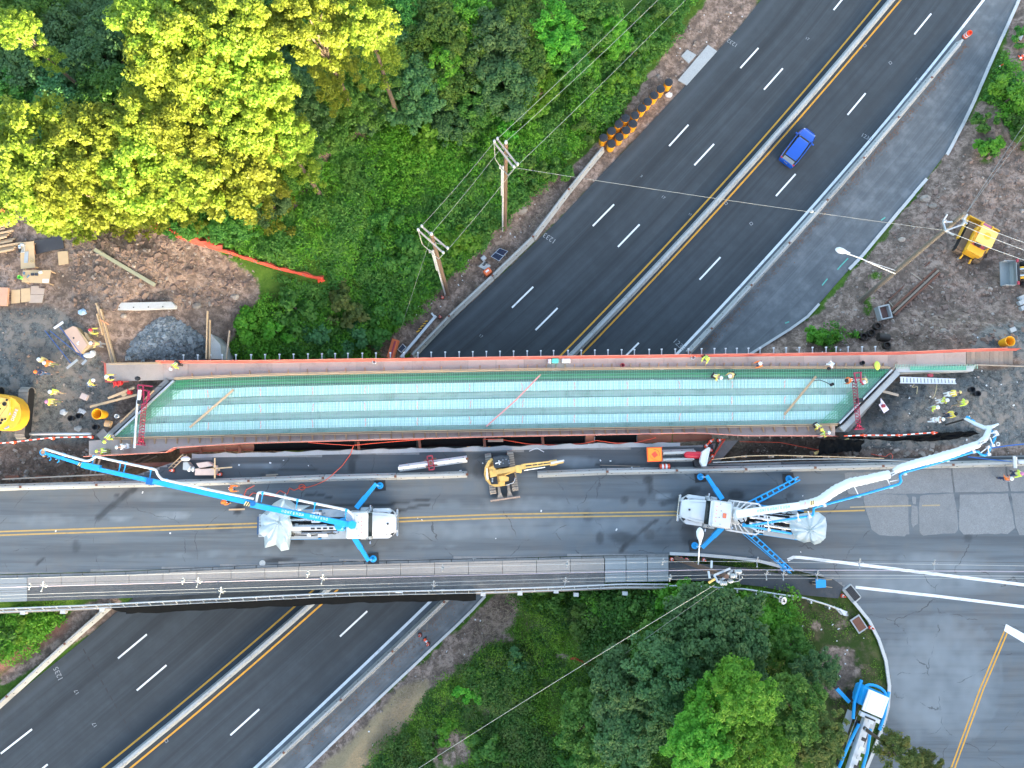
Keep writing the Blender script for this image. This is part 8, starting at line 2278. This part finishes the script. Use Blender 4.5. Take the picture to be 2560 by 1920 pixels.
PC={'lime':(.62,.78,.10),'yellow':(.80,.66,.12),'orange':(.85,.20,.04),'white':(.72,.74,.74),'tan':(.62,.50,.20),'navy':(.03,.045,.10),'khaki':(.30,.25,.17),'jeans':(.10,.17,.28),'dark':(.03,.03,.035),'grey':(.25,.26,.26),'red':(.62,.05,.08),'black':(.02,.02,.022),'olive':(.20,.21,.10),'pink':(.55,.20,.35)}
def cloth(c):return mat('cloth_'+c,PC[c],.8,var=.14,scale=14)
def person(hx,hy,zg,face,kd,jk,tr,ht,label,group=None,stripe=True,bare=False):
 J=PM[kd]['J'];hd=J['hd1']
 ht_=hd[2]+.12
 p=P(hx,hy,zg+ht_);a=math.radians(face)
 x,y=p.x-(hd[0]*math.cos(a)-hd[1]*math.sin(a)),p.y-hd[0]*math.sin(a)
 if zg is None:pass
 o=thing('person',(x,y,zg),label,'person',group,a)
 def put(n,me,m):
  q=bpy.data.objects.new(n,me);COL.objects.link(q);q.parent=o
  if not me.materials:me.materials.append(None)
  q.material_slots[0].link='OBJECT';q.material_slots[0].material=m
  return q
 put('body',PM[kd]['body'],skin_m);put('jacket',PM[kd]['jacket'],cloth(jk));put('trousers',PM[kd]['trousers'],cloth(tr))
 for s in(-1,1):
  q=put('boot',PM[kd]['boots'],cloth('dark' if tr!='olive' else 'tan'));q.scale=(1,-s,1)
  if s>0:pass
 h_=put('hard_hat' if ht not in('black',) else 'cap',hat_me,cloth(ht));h_.location=(hd[0],hd[1],hd[2]-.005);h_.rotation_euler=(0,{'bend':.8,'kneel':.55,'work':.25}.get(kd,0),0)
 if stripe:
  mb=MB()
  c,n=Vector(J['che'][:3]),(Vector(J['che'][:3])-Vector(J['pel'][:3])).normalized()
  for s in(-1,1):
   f=Vector((n.z,0,-n.x))
   for sg in(-1,1):
    mb.beam(c+Vector((0,s*.09,0))+f*sg*.19-n*.1+n*.12,c+Vector((0,s*.09,0))+f*sg*.15-n*.36,.045,.02)
  mb.build('reflective_strap',refl,o)
 return o
PEOPLE=[(224,824,7,20,'work','yellow','olive','red','worker in red hard hat and yellow jacket by the long form boards'),(225,857,7,190,'work','tan','grey','white','worker in white hard hat and tan jacket leaning on the plywood box'),(94,898,7,-30,'walk','tan','navy','white','man in white hard hat with blue sleeve, left of the orange vested man'),(108,907,7,-10,'walk','orange','olive','white','man in bright orange vest and green trousers near the pale gravel'),(86,929,7,-25,'walk','navy','jeans','orange','man in orange hard hat, navy shirt and light jeans'),(231,950,7,30,'bend','yellow','jeans','white','worker in yellow jacket standing just below the walkway corner'),(264,941,7.2,10,'work','yellow','navy','white','worker in yellow jacket standing on the walkway corner'),(122,979,7,-20,'walk','lime','khaki','white','worker in pale lime shirt and khaki trousers facing the excavator'),(114,1004,7,5,'walk','yellow','olive','pink','worker in yellow orange vest below the khaki trousered man'),(425,922,6.9,240,'bend','lime','dark','white','worker in pale shirt bending at the west kickers of the north walkway'),(259,1104,6.9,250,'bend','lime','grey','lime','worker in lime hood bending over a white bucket'),(290,1118,6.9,190,'kneel','white','white','white','worker in white coverall reaching over the south walkway'),(240,1128,6.9,180,'kneel','lime','olive','lime','worker in lime crouching at the walkway corner near the blue boom'),(576,1222,7,0,'work','orange','jeans','orange','worker in orange vest and jeans beside the barrier with orange hose'),(555,1256,7,20,'stand','orange','dark','orange','worker in orange half hidden below the blue boom'),(1769,896,6.9,250,'work','lime','dark','lime','worker in lime with yellow boots on the north walkway'),(1902,908,6.9,200,'work','orange','navy','white','worker in orange vest and white hard hat on the north walkway'),(1804,944,7.1,330,'kneel','yellow','dark','white','left yellow jacketed worker of the pair crouching on the rebar'),(1826,940,7.1,210,'kneel','tan','dark','white','right yellow jacketed worker of the pair crouching on the rebar'),(2074,921,7.1,230,'bend','white','white','black','worker in white with black cap at the north edge form'),(2118,951,7.1,190,'bend','orange','dark','black','worker in orange bending at the east screed'),(2162,955,7.1,220,'kneel','tan','grey','white','worker in tan and white crouching behind the east screed'),(2056,1074,6.9,300,'kneel','yellow','dark','yellow','yellow hooded worker kneeling at the south east form'),(2074,1082,6.9,20,'kneel','lime','grey','white','white helmeted worker in lime at the south east form'),(2402,980,7,10,'bend','yellow','white','tan','worker in yellow vest leaning over the black buckets'),(2371,1000,7,20,'stand','lime','white','white','worker in white trousers and lime vest behind the bucket group'),(2419,1004,7,200,'walk','lime','khaki','tan','worker in lime vest with tan cap below the black buckets'),(2347,1018,7,300,'stand','lime','grey','white','leftmost lime jacketed worker of the gravel group'),(2392,1034,7,200,'stand','yellow','navy','black','worker in yellow vest with black cap above the hose end'),(2360,1048,7,0,'work','white','white','white','worker in white coverall holding the black end hose'),(2532,1197,7,80,'stand','orange','navy','white','man in orange vest and white hard hat on the concrete slabs at right'),(2558,1184,7,200,'walk','lime','navy','pink','man in lime and pink at the right edge beside the barrier')]
for hx,hy,zg,fc,kd,jk,tr,ht,lab in PEOPLE:
 person(hx,hy,zg+(.04 if zg==7 else 0),fc,kd,jk,tr,ht,lab,stripe=jk not in('white','navy','tan'))
MB().ball(P(2193,914,ZF+.3),(.26,.42,.14),10,6).solo('jacket',cloth('lime'),'lime jacket hung over the north edge form by the east header','jacket',None,True)
MB().ball(P(344,946,7.6),(.26,.2,.2),8,5).solo('bag',lidk,'black bag hanging at the north west screed corner','bag',None,True)
# ====== VEGETATION
def leafmat(name,c0,c1,c2,trans=.45):
 m,nt,b=newmat(name)
 ge=nt.nodes.new('ShaderNodeNewGeometry');co=coords(nt);oi=nt.nodes.new('ShaderNodeObjectInfo')
 n=noise_t(nt,co,.55,3,.6)
 c=mixc(nt,ge.outputs['Random Per Island'],c0,c1)
 c=mixc(nt,mth(nt,'MULTIPLY',ramp(nt,n,.42,.68),.7),c,c2)
 hs=nt.nodes.new('ShaderNodeHueSaturation')
 nt.links.new(mth(nt,'MULTIPLY_ADD',oi.outputs['Random'],.5),hs.inputs['Value']);hs.inputs['Value'].links[0].from_node.inputs[2].default_value=.86
 nt.links.new(mth(nt,'MULTIPLY_ADD',oi.outputs['Random'],.045),hs.inputs['Hue']);hs.inputs['Hue'].links[0].from_node.inputs[2].default_value=.478
 nt.links.new(c,hs.inputs['Color'])
 nt.links.new(hs.outputs[0],b.inputs['Base Color']);b.inputs['Roughness'].default_value=.5;b.inputs['Specular IOR Level'].default_value=.25
 t=nt.nodes.new('ShaderNodeBsdfTranslucent');nt.links.new(hs.outputs[0],t.inputs[0])
 mx=nt.nodes.new('ShaderNodeMixShader');mx.inputs[0].default_value=trans
 nt.links.new(b.outputs[0],mx.inputs[1]);nt.links.new(t.outputs[0],mx.inputs[2]);nt.links.new(mx.outputs[0],nt.nodes['Material Output'].inputs['Surface'])
 return m
LEAF={'maple':leafmat('sunlit_maple_leaf',(.13,.20,.022),(.25,.335,.04),(.30,.36,.05),.6),'dark':leafmat('dark_leaf',(.05,.14,.048),(.105,.235,.08),(.13,.255,.095)),'mid':leafmat('mid_leaf',(.045,.14,.024),(.10,.24,.042),(.15,.29,.05)),'bright':leafmat('bright_leaf',(.07,.25,.022),(.14,.37,.036),(.19,.41,.045)),'olive':leafmat('olive_leaf',(.06,.10,.025),(.13,.17,.04),(.20,.19,.05))}  # the sun's yellow brightness is put into the maple leaf colour
bark=mat('bark',(.10,.075,.055),.9,var=.3,scale=5,stretch=(1,1,.3))
def leaves(cent,rad,n,size,rs,up=.5):
 """n leaf quads round clump centres (array k,3) of radius rad; lying mostly face up and outwards"""
 k=len(cent);i=rs.randint(0,k,n)
 d=rs.normal(size=(n,3));d/=np.linalg.norm(d,axis=1)[:,None]
 r=np.asarray(rad)[i]*(rs.rand(n)**.45)
 p=cent[i]+d*r[:,None]*np.array([1,1,.62])
 nr=d*.8+np.array([0,0,up+.3])+rs.normal(size=(n,3))*.45
 nr/=np.linalg.norm(nr,axis=1)[:,None]
 a=np.cross(nr,rs.normal(size=(n,3)));a/=np.linalg.norm(a,axis=1)[:,None]+1e-9
 b_=np.cross(nr,a);s=size*(.6+.8*rs.rand(n))[:,None]
 v=np.stack([p-a*s*.5,p+b_*s*.36-nr*s*.1,p+a*s*.5,p-b_*s*.36-nr*s*.1],1).reshape(-1,3)
 return v
def quads_mesh(name,v,m):
 n=len(v)//4;me=bpy.data.meshes.new(name)
 me.vertices.add(4*n);me.vertices.foreach_set('co',v.astype(np.float32).ravel())
 me.loops.add(4*n);me.loops.foreach_set('vertex_index',np.arange(4*n))
 me.polygons.add(n);me.polygons.foreach_set('loop_start',np.arange(0,4*n,4));me.polygons.foreach_set('loop_total',np.full(n,4))
 me.update(calc_edges=True);me.materials.append(m);return me
def crown_mesh(seed,n,R,hz,size,clumps,m,rc=(.55,1.0),skirt=0):
 rs=np.random.RandomState(seed)
 # lobes: a few big boughs, each carrying clumps, with gaps between
 nb=max(5,clumps//7);ang=rs.rand(nb)*6.283;rad=R*(.25+.55*rs.rand(nb)**.7)
 bo=np.stack([np.cos(ang)*rad,np.sin(ang)*rad,hz*(.15+.6*(1-(rad/R)**2)*rs.uniform(.5,1.1,nb))],1)
 bo=np.vstack([bo,[[0,0,hz*.75]]])
 ci=rs.randint(0,len(bo),clumps);d=rs.normal(size=(clumps,3));d/=np.linalg.norm(d,axis=1)[:,None];d[:,2]=np.abs(d[:,2])*.8-.15
 cent=bo[ci]+d*(R*.34)*rs.uniform(.5,1.1,clumps)[:,None]
 cr=rs.uniform(*rc,clumps)*R*.185
 if skirt:
  ks=clumps//2;an=rs.rand(ks)*6.283;rr=R*.62*rs.rand(ks)**.5
  sk=np.stack([np.cos(an)*rr,np.sin(an)*rr,-skirt*rs.rand(ks)],1);cent=np.vstack([cent,sk]);cr=np.r_[cr,rs.uniform(*rc,ks)*R*.2];n=int(n*1.35)
 return quads_mesh('crown',leaves(cent,cr,n,size,rs),m),bo
CROWN={}
def get_crown(kind,var):
 k=(kind,var)
 if k not in CROWN:
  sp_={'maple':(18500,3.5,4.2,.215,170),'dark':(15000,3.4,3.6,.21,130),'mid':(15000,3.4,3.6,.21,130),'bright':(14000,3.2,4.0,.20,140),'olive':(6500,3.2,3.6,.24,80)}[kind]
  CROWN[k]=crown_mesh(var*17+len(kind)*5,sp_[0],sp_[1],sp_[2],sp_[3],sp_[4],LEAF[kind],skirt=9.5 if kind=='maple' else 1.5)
 return CROWN[k]
tree_n=[0]
def tree(px,py,top,kind,R,label,group=None):
 """tree whose crown top, at height top above sea level, is seen at (px,py)"""
 i=tree_n[0];tree_n[0]+=1
 cm,bo=get_crown(kind,i%3)
 s=R/2.75
 p=P(px,py,top-1.0*s);gz=terr(p.x,p.y)
 cz=top-4.0*s
 if cz<gz+.8:cz=gz+.8
 o=thing('tree',(p.x,p.y,gz),label,'tree',group,rnd.uniform(0,6.28))
 c=bpy.data.objects.new('crown',cm);COL.objects.link(c);c.parent=o;c.location=(0,0,cz-gz);c.scale=(s,s,s)
 h=cz-gz
 mb=MB().tube([(0,0,-.3),(.1,.05,h*.5),(0,.1,h+.4*s)],[.24*s+.06,.18*s+.04,.12*s],8)
 for q in bo[:6]:mb.tube([(0,.05,h*.75),(q[0]*s*.5,q[1]*s*.5,h+q[2]*s*.45),(q[0]*s*.85,q[1]*s*.85,h+q[2]*s*.7)],[.11*s,.07*s,.03*s],5)
 mb.build('trunk',bark,o,smooth=True)
 return o
gl='sunlit trees of the wood at the upper left'
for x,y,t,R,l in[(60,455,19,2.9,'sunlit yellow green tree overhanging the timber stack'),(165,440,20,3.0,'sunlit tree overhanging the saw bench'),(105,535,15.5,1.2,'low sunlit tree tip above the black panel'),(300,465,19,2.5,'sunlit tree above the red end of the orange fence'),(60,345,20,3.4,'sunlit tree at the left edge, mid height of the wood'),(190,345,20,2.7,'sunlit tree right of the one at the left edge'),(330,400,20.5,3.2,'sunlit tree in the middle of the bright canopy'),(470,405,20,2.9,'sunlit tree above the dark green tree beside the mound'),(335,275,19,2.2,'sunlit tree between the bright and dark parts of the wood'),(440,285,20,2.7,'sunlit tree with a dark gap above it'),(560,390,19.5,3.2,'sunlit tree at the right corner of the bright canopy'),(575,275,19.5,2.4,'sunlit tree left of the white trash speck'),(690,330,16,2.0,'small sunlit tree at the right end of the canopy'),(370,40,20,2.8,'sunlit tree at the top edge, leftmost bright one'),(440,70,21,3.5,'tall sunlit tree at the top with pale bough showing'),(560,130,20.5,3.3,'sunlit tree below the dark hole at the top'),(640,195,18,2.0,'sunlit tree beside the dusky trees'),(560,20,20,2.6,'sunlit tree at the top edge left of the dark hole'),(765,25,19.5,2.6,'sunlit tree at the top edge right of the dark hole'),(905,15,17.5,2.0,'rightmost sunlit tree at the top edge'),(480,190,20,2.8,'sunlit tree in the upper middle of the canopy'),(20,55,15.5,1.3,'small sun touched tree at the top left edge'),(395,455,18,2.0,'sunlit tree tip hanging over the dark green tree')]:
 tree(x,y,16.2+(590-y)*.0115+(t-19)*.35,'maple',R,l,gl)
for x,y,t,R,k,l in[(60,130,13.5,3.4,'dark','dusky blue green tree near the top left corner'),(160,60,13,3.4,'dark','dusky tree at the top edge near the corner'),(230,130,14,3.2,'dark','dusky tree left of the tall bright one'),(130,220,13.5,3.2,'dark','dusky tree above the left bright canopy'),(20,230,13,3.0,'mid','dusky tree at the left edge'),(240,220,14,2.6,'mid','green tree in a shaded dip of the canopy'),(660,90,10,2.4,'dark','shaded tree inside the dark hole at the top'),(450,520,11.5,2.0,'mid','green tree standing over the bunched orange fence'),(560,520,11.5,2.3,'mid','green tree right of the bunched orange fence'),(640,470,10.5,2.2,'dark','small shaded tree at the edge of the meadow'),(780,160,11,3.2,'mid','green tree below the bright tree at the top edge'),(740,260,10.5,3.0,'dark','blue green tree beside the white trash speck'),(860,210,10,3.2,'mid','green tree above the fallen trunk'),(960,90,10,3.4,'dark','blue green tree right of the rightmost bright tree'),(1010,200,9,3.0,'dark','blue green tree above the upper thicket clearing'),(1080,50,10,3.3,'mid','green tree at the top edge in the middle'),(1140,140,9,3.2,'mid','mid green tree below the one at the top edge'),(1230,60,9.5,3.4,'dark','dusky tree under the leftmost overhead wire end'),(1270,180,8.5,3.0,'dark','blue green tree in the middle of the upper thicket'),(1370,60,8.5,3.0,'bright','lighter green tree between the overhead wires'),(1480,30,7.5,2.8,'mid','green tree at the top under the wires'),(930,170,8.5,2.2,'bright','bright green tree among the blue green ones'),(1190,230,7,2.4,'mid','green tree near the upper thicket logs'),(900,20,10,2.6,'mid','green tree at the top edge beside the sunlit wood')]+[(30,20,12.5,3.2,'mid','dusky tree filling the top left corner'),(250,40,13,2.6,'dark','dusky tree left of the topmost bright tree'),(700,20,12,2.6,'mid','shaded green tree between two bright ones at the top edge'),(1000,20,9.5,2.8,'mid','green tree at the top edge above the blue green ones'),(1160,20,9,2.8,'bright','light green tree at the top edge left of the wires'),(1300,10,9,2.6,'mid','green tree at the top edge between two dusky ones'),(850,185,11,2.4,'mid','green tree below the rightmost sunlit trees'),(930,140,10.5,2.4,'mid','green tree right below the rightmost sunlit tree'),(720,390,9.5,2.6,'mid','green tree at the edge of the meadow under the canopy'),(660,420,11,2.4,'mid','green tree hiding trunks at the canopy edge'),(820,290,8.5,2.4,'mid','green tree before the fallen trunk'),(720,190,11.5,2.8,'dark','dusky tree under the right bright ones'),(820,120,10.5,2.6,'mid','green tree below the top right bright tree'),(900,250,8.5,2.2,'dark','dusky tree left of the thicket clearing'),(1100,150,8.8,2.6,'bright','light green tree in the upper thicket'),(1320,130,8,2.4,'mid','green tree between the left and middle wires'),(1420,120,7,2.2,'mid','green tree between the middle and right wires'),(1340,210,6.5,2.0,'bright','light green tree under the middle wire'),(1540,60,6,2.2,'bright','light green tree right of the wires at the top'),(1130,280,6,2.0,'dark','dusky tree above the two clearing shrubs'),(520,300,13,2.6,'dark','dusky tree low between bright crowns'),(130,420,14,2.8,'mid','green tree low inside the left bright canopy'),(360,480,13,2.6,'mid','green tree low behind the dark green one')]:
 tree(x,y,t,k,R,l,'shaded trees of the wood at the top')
for x,y,t,R,k,l in[(1790,1600,15,3.6,'dark','blue green tree below the guard rail'),(1850,1640,14,2.6,'dark','smaller blue green tree right of the big one below the guard rail'),(1700,1700,14,3.0,'dark','dark tree above the bright lower trees'),(1660,1650,12.5,2.4,'mid','green tree near the orange fence strip'),(1560,1740,12,2.8,'dark','dark green tree over the lower thicket'),(1480,1850,10,2.8,'mid','green tree at the bottom near the fallen trunk'),(1600,1860,12,3.0,'dark','dark tree at the bottom edge left of the bright ones'),(1880,1735,18.8,2.25,'bright','bright green tree with sun touched tips'),(2000,1790,16.8,2.1,'mid','green tree nearest the parked blue truck'),(1800,1790,16.5,2.3,'bright','bright green tree left of the sun tipped one'),(1760,1880,17,2.3,'bright','bright green tree at the bottom edge, left of the pair'),(1905,1890,17,2.5,'bright','bright green tree at the bottom edge, right of the pair'),(2075,1850,15,1.8,'olive','olive tree covering the parked blue truck'),(2265,1895,16,1.6,'olive','olive tree at the curve of the side road'),(2050,1690,12,1.6,'dark','small dark tree by the bare soil patch'),(2040,1880,15,2.0,'olive','olive tree at the bottom edge by the truck'),(1990,1640,11,1.6,'mid','small green tree between blue green tree and bare soil'),(2340,1925,14,1.3,'olive','olive treetop peeping at the bottom edge by the yellow lines')]:
 tree(x,y,t,k,R,l,'trees south of the old bridge')
 # shrubs one can tell apart
SH={}
def shrub(x,y,R,kind,label,group=None,z=None):
 k=(kind,shrub.n%3);shrub.n+=1
 if k not in SH:SH[k]=crown_mesh(40+shrub.n,1500,1.25,1.1,.20,24,LEAF[kind],(.8,1.4))[0]
 p=G(x,y,.8) if z is None else P(x,y,z)
 o=thing('shrub',p,label,'shrub',group,rnd.uniform(0,6.28))
 c=bpy.data.objects.new('foliage',SH[k]);COL.objects.link(c);c.parent=o;s=R/1.0;c.scale=(s,s,s*1.15)
 MB().cyl((0,0,-.2),(.05,0,.7*s),.06*s,.03*s,n=6).build('stem',bark,o)
 return o
shrub.n=0
for x,y,R,k,l in[(1080,335,2.0,'bright','round bright shrub in the clearing, left one of two'),(1160,345,1.8,'mid','round shrub in the clearing, right one of two'),(1210,440,1.7,'mid','shrub just left of the farther utility pole'),(1130,620,2.1,'bright','white flecked shrub behind the conduit pole crossarms'),(1330,290,1.7,'bright','bright shrub between the left and middle wire'),(1260,330,1.6,'bright','bright shrub above the farther pole top'),(1180,550,1.6,'mid','shrub between the two utility poles'),(960,560,1.6,'mid','shrub left of the conduit pole'),(985,650,2.2,'mid','large shrub left of the stay wire'),(740,770,2.0,'mid','young tree above the new bridge, left one'),(860,770,2.1,'olive','pale tipped young tree above the new bridge, middle one'),(960,800,2.0,'mid','dense shrub above the new bridge near the stay wire foot'),(690,830,1.8,'bright','bright shrub by the west wing wall'),(610,820,1.7,'bright','bright shrub hugging the wing wall'),(790,850,1.8,'dark','dark shrub right above the orange fence of the bridge'),(900,850,1.8,'dark','dark shrub above the bridge near the soil patch'),(1450,320,1.6,'mid','shrub level with the lowest sand barrels'),(1540,210,1.7,'bright','feathery shrub left of the topmost barrels'),(1580,130,1.7,'mid','shrub left of the roadside slab'),(1640,40,1.6,'mid','shrub at the top edge by the roadside soil'),(1400,410,1.4,'mid','shrub at the soil edge under the crossing wire'),(1330,420,1.7,'mid','shrub right of the farther pole'),(1480,160,1.6,'bright','shrub under the right wire near the top'),(2520,250,1.8,'bright','bright shrub mass at the right edge, upper one'),(2480,370,1.3,'bright','bright round shrub above the boulder field'),(2555,320,1.7,'mid','shrub at the right edge below the wires'),(2470,300,1.1,'mid','small shrub left of the right edge mass'),(2050,848,1.2,'bright','low bright shrub between ramp kerb and east walkway'),(2555,85,1.0,'mid','shrub at the top right corner'),(2555,200,1.4,'mid','shrub at the right edge below the cones'),(2080,838,.8,'bright','tiny bright shrub near the yellow rod'),(1390,1500,1.6,'mid','shrub under the old bridge corner'),(1480,1560,1.5,'mid','shrub by the mossy wall below the bridge'),(1580,1520,1.7,'mid','shrub below the bridge end, left of the rail'),(1690,1490,1.7,'bright','bright shrub under the guard rail start'),(1750,1530,1.9,'mid','shrub in the middle below the guard rail'),(1820,1500,1.6,'mid','shrub under the crossing service wire'),(1890,1530,1.9,'bright','shrub left of the two white signs'),(1500,1630,1.0,'bright','slim bright sapling above the orange strip'),(1290,1660,1.2,'dark','dark rosette shrub under the service wire'),(1200,1680,.9,'mid','small shrub in the lower grass, upper one'),(1165,1730,1.2,'bright','shrub under the service wire in the lower grass'),(1110,1830,1.1,'bright','round shrub beside the bare soil at the bottom'),(1230,1860,1.9,'mid','big low shrub at the bottom middle'),(1330,1780,1.2,'mid','shrub left of the grey fallen trunk'),(1080,1870,1.0,'mid','shrub left of the bare soil at the bottom'),(1420,1900,1.6,'mid','shrub at the bottom edge near the fallen trunk'),(60,1560,1.4,'bright','bright shrub below the old bridge at the lower left'),(10,1590,1.4,'mid','shrub at the left edge below the old bridge'),(1640,1590,1.6,'dark','dark shrub above the dark fallen log'),(1960,1560,1.2,'mid','shrub just below the two white signs')]:
 shrub(x,y,R,k,l,'separate shrubs on the banks')
 # undergrowth: herbs, brambles and tall grass too many to count
LUMP=-.05
FENCE=[(300,540),(372,566),(490,612),(600,645),(690,674),(812,703)]
def under(name,polys,m,label,size,seed,hmax):
 rs=np.random.RandomState(seed);V=[]
 for poly,dens in polys:
  q=np.array(poly,float);x0,y0=q.min(0);x1,y1=q.max(0)
  n=int(dens*(x1-x0)*(y1-y0)/100)
  px=rs.uniform(x0,x1,n);py=rs.uniform(y0,y1,n);ok=in_poly(px,py,poly);pts=[]
  for a,b_ in zip(px[ok],py[ok]):
   f=.5+mnoise.noise(Vector((a*.012,b_*.012,seed)))+.45*mnoise.noise(Vector((a*.05,b_*.05,seed+4)))
   if float(dist_poly(np.array([a]),np.array([b_]),FENCE,False)[0])<16:continue
   if f<(.38 if size>.18 else .44):continue
   p=G(a,b_)
   jx=min(ix1-1,max(ix0,int(round((p.x-gx[ix0])/.4))+ix0));jy=min(iy1-1,max(iy0,int(round((p.y-gy[iy0])/.4))+iy0))
   if dirt[jy,jx]>.45 or TD[jy,jx]<.7 and size>.1:continue
   pts.append((p.x,p.y,p.z+hmax*max(0,f-.25)*.8))
  for _ in range(int(n*.075)):
   a,b_=rs.uniform(x0,x1),rs.uniform(y0,y1)
   if not in_poly(np.array([a]),np.array([b_]),poly)[0] or mnoise.noise(Vector((a*.006,b_*.006,2.2+seed)))<LUMP or in_poly(np.array([a]),np.array([b_]),meadow)[0]:continue
   if float(dist_poly(np.array([a]),np.array([b_]),FENCE,False)[0])<34:continue
   p=G(a,b_);jx=min(ix1-1,max(ix0,int(round((p.x-gx[ix0])/.4))+ix0));jy=min(iy1-1,max(iy0,int(round((p.y-gy[iy0])/.4))+iy0))
   if dirt[jy,jx]>.35 or TD[jy,jx]<1.5 or size<.12:continue
   R=rs.uniform(.6,1.5);d=rs.normal(size=(26,3));d/=np.linalg.norm(d,axis=1)[:,None];d[:,2]=np.abs(d[:,2])
   pts+=[(p.x+u[0]*R,p.y+u[1]*R,p.z+.1+u[2]*R*1.1) for u in d]
  if pts:
   c=np.array(pts);V.append(leaves(c,np.full(len(c),.42),len(c)*9,size,rs,.8))
 me=quads_mesh(name,np.vstack(V),m);o=bpy.data.objects.new(name,me);COL.objects.link(o);tag(o,label,'undergrowth',kind='stuff')
bankL=[(560,500),(700,380),(840,240),(1000,160),(1300,180),(1560,80),(1690,-20),(1760,-20),(1560,240),(1420,400),(1260,560),(1050,760),(940,890),(560,890),(650,800),(730,715),(640,668),(560,610),(520,575)]
low0=[(1460,1480),(1700,1480),(1960,1500),(1960,1560),(1700,1570),(1480,1540)]
meadow=[(600,480),(700,400),(830,350),(960,420),(980,560),(900,660),(780,690),(700,650),(600,590)]
low=[(1300,1470),(1520,1480),(1700,1480),(1960,1500),(1990,1560),(2000,1660),(1900,1930),(900,1930),(980,1860),(1090,1700),(1280,1570)]
fringe=[(2400,300),(2470,130),(2570,100),(2570,370),(2480,400)]
under('undergrowth',[(bankL,4.0),(low0,5),(fringe,4.0),([(-10,1540),(180,1535),(100,1600),(-10,1650)],4),([(2000,830),(2200,830),(2190,880),(1940,880)],2.4)],LEAF['mid'],'mid green herbs and brambles covering the banks',.22,3,1.1)
under('bright_undergrowth',[(bankL,2.8),(low0,3),(fringe,3.0),([(-10,1540),(180,1535),(100,1600),(-10,1650)],3),([(2000,830),(2200,830),(2190,880),(1940,880)],2.0)],LEAF['bright'],'bright green young growth among the herbs on the banks',.20,8,.9)
under('low_thicket',[(low,4.2)],leafmat('herb_leaf',(.035,.10,.02),(.085,.18,.035),(.13,.18,.05)),'dull green herbs and brambles on the southern bank',.17,21,.5)
under('young_growth',[(low,1.1),(meadow,2.2)],LEAF['bright'],'bright tufts of young growth on meadow and southern bank',.13,27,.35)
under('verge_weeds',[([(1680,1386),(1990,1402),(1990,1424),(1680,1410)],5),([(1480,1458),(1690,1452),(1690,1474),(1480,1476)],4),([(50,1424),(110,1424),(104,1440),(46,1440)],8),([(2170,680),(2220,680),(2200,800),(2160,790)],2),([(1960,1500),(2110,1500),(2215,1650),(2200,1850),(2120,1850),(2020,1600)],.8),([(1900,1136),(1990,1136),(1985,1160),(1905,1160)],2)],LEAF['bright'],'small weeds along kerbs and on the corner lawn',.09,12,.1)
# the wood goes on beyond the picture's edges
rs=np.random.RandomState(77);V=[]
for k in range(64):
 if k<40:x,y=rs.uniform(-700,1600),rs.uniform(-620,-110)
 elif k<52:x,y=rs.uniform(-800,-190),rs.uniform(-200,480)
 else:x,y=rs.uniform(1000,1900),rs.uniform(2010,2400)
 p=P(x,y,5)
 g=terr(p.x,p.y) if abs(p.x)<63 and-39<p.y<61 else 7.0
 if float(dist_poly(np.array([p.x]),np.array([p.y]),CORR)[0])<4 or in_poly(np.array([p.x]),np.array([p.y]),CORR)[0]:continue
 R=rs.uniform(2.6,4.0);hgt=rs.uniform(3.5,7);d=rs.normal(size=(60,3));d/=np.linalg.norm(d,axis=1)[:,None];d[:,2]=np.abs(d[:,2])
 V.append(leaves(np.array([p.x,p.y,g+hgt*.4])+d*np.array([R,R,hgt*.6])*rs.uniform(.6,1,(60,1)),np.full(60,.9),3000,.42,rs))
me=quads_mesh('far_wood',np.vstack(V),LEAF['mid']);o=bpy.data.objects.new('far_wood',me);COL.objects.link(o);tag(o,'wood carrying on behind the nearer trees beyond the picture edge','wood',kind='stuff')
